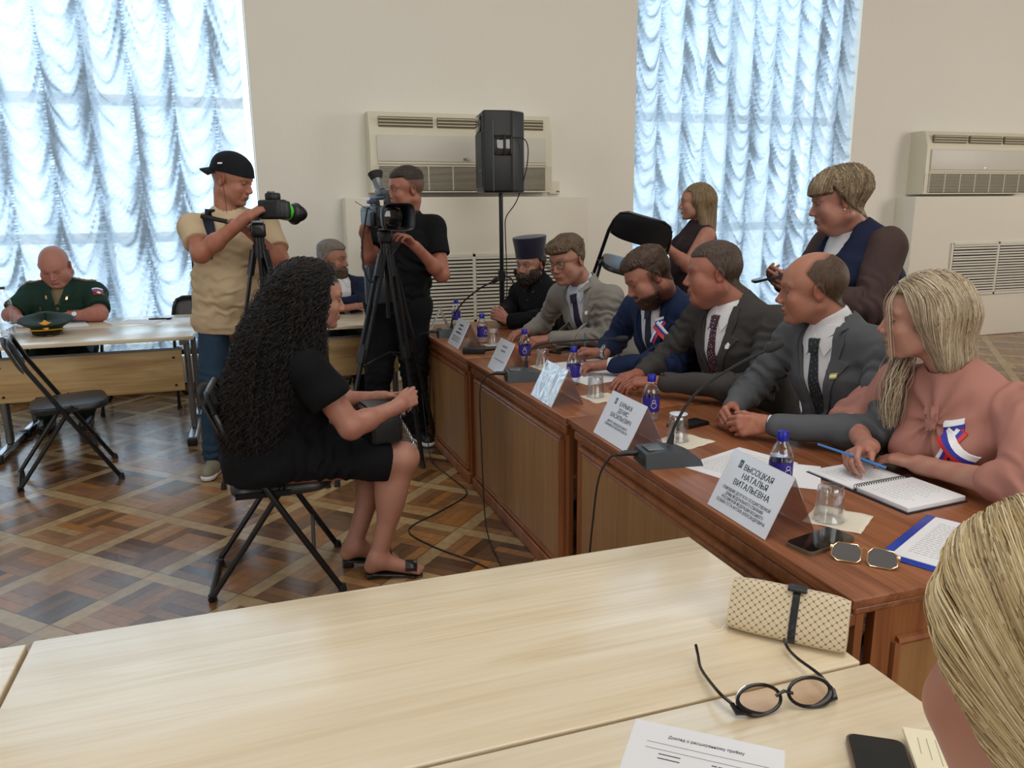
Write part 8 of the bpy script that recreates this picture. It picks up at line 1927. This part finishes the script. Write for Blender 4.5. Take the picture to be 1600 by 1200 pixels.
# ------------------------------------------------------------ 14 blonde head in the right foreground
def woman_near():
    J = dict(pel=(0.60, 0.02, 0.54), neck=(0.520, 0.225, 1.000), SR=(0.690, 0.165, 0.930), SL=(0.350, 0.215, 0.930), ER=(0.78, 0.25, 0.76), EL=(0.27, 0.28, 0.76), WR=(0.66, 0.42, 0.755), WL=(0.42, 0.42, 0.755), w=0.9)
    p = person('blonde woman seen from behind at the right edge, hair combed back', (0.60, 0.02, 0))
    st = dict(skin=(206, 150, 126), red=(192, 108, 92), w=0.95, jaw=0.92, fem=1, brow=(130, 96, 70), lips=(176, 92, 88), fat=0.003)
    st['scalp'] = ((176, 144, 92), lambda x, y, z: ss(skull_band(x, y, z)-0.004, -0.004, 0.008))
    HM = head_matrix((0.503, 0.312, 1.148), 82, 8, 0, 1.04)
    J['head'] = HM[1]; parts, hf = head_parts(HM, st, J['neck'], 0.0024, (0.047, 0.054)); parts.append(inner_body(J, None, st))
    parts.append(arm_skin(J, 'R', st, 0.0045, dict(d=(-0.6, 0.75, 0), pn=(0, 0, -1), curl=(0.4, 0.4, 0.4, 0.4)))); parts.append(arm_skin(J, 'L', st, 0.0045, dict(d=(0.6, 0.75, 0), pn=(0, 0, -1), curl=(0.4, 0.4, 0.4, 0.4))))
    join_meshes('body', parts, [SKIN, EYE, IRIS], p)
    hl = lambda P: skull_band(P[:, 0], P[:, 1], P[:, 2])
    mass = Fld(); mass.fn(lambda P: hf(P)-0.013*ss(hl(P)+0.004, 0, 0.02)+0.002, 0, lo=(-0.1, -0.13, -0.1), hi=(0.1, 0.1, 0.13))
    mass.ell((0, -0.030, 0.034), (0.088, 0.102, 0.094), 0.015); mass.rc((0, -0.095, -0.02), (0, -0.120, -0.075), 0.042, 0.030, 0.03); mass.rc((0, -0.125, -0.08), (0, -0.150, -0.26), 0.026, 0.018, 0.02)
    for s in (-1, 1): mass.rc((s*0.060, 0.020, 0.030), (s*0.055, -0.070, -0.050), 0.034, 0.028, 0.03)
    bl = hairmat('golden_blonde_hair', srgb(120, 92, 48), srgb(200, 168, 108), scale=120, stretch=(1, 0.25, 0.25), bump=0.4)
    V, Fc = mesh_field(mass, 0.004, 0.02); ok = ~((V[:, 1] > 0.034+0.5*np.clip(V[:, 2]-0.02, 0, 1)) & (V[:, 2] < 0.068)); ok &= ~((hl(V) < -0.012) & (V[:, 1] > -0.07)); Fc = Fc[ok[Fc].all(1)]
    hs = raw('hair', toworld(V, HM), Fc, bl, p, True)
    roots = sample_surface(V, Fc, 9000, lambda P: (hl(P) > -0.004) & (P[:, 1] > -0.08), 31)
    def comb(P):
        x, y, z = P.T; up_ = ss(y, -0.02, 0.05); return np.stack([np.sign(x)*0.25*ss(z, 0.06, 0.11), -0.75-0.2*up_, -0.55*ss(z+0.06, 0, 0.10)-0.55*ss(-y, 0.0, 0.09)+0.35*up_*ss(z-0.02, 0, 0.05)*0], -1)
    S_ = clear_face(grow(mass, roots, comb, 22, 0.0085, 0.0040, 12, 0.14), 0.036, 0.060)
    gb = [(0.0, srgb(120, 96, 62)), (0.25, srgb(176, 148, 104)), (0.6, srgb(208, 184, 138)), (0.9, srgb(228, 206, 158)), (1.0, srgb(240, 226, 196))]
    strands('hair_strands', toworld(S_.reshape(-1, 3), HM).reshape(S_.shape), np.linspace(0.00055, 0.0003, 22), strandmat('golden_strands', gb, 0.4), hs)
    # loose flyaway hairs over the crown and temple
    rt = sample_surface(V, Fc, 220, lambda P: (P[:, 2] > 0.06) | ((P[:, 1] > 0.03) & (P[:, 2] > 0.0)), 44); r_ = np.random.default_rng(5); k = 14
    G0 = grad(mass, rt); t_ = np.linspace(0, 1, k)[None, :, None]; D = comb(rt)+r_.normal(size=rt.shape)*0.15; D /= np.linalg.norm(D, axis=1, keepdims=True)
    F2 = rt[:, None]+D[:, None]*t_*0.07+G0[:, None]*(0.012*np.sin(t_*2.9)*(0.3+r_.random((len(rt), 1, 1))))+V3(0, 0, -1)*t_**2*0.02
    strands('flyaway_strands', toworld(F2.reshape(-1, 3), HM).reshape(F2.shape), np.linspace(0.0002, 0.0001, k), strandmat('flyaway', gb, 0.4), hs)
    tm = cloth('pale_blouse', (200, 190, 180), 0.85); fr, sf = tee(J, tm, p, 'blouse', w=0.92, hem=None, sl=0.7, r=(0.06, 0.056), h=0.010, bust=0.015)
    L = seat_legs(J, (0, 1), 0.40, 0.50); trousers(L, TR_BLK, p); shoes(L, SHOE, p)
    c = chair_copy('black folding chair under the blonde woman nearest the camera', (0.60, 0.06, 0), R(0)); return p
for fig in (man_balding, man_crewcut, man_writing, man_glasses, man_priest, woman_pink, woman_curly, man_beige, man_video, man_back, man_officer, woman_carrying, woman_standing, woman_near): fig()
photo_camera(); video_camera()
tripod('black tripod under the photo camera, one foot by the sneaker', (0.045, 4.235, 1.34), [(-0.24, 4.27), (0.30, 4.10), (0.22, 4.55)], M['blackm'], bar=(-0.225, 4.33, 1.455))
tripod('tall black tripod with spreader under the video camera', (0.725, 4.42, 1.290), [(0.35, 4.10), (0.86, 4.25), (1.04, 4.67)], M['blackm'], spread=True, r=(0.023, 0.016))
cc = chair_copy('black folding chair held in the air by the fair haired woman', (0, 0, 0), 0)
Mx = (Matrix.Translation((2.44, 4.61, 1.33)) @ Matrix.Rotation(R(-24), 4, 'Z') @ Matrix.Rotation(R(16), 4, 'Y') @ Matrix.Rotation(R(8), 4, 'X') @ Matrix.Translation((0, 0.17, -0.725)))
cc.location = Mx.translation; cc.rotation_euler = Mx.to_euler()
for lab, x, y, a in (('under the woman in pink', 2.06, 1.62, 92), ('under the balding man in grey', 2.10, 2.14, 90), ('under the crew cut man in dark grey', 2.10, 2.74, 88),
                     ('under the writing man in navy', 2.08, 3.22, 92), ('under the man with glasses', 2.06, 4.04, 90), ('under the priest', 2.08, 5.00, 90)):
    chair_copy('black folding chair '+lab+' behind the desks', (x, y, 0), R(a), 'folding chairs behind the desks')
settle()
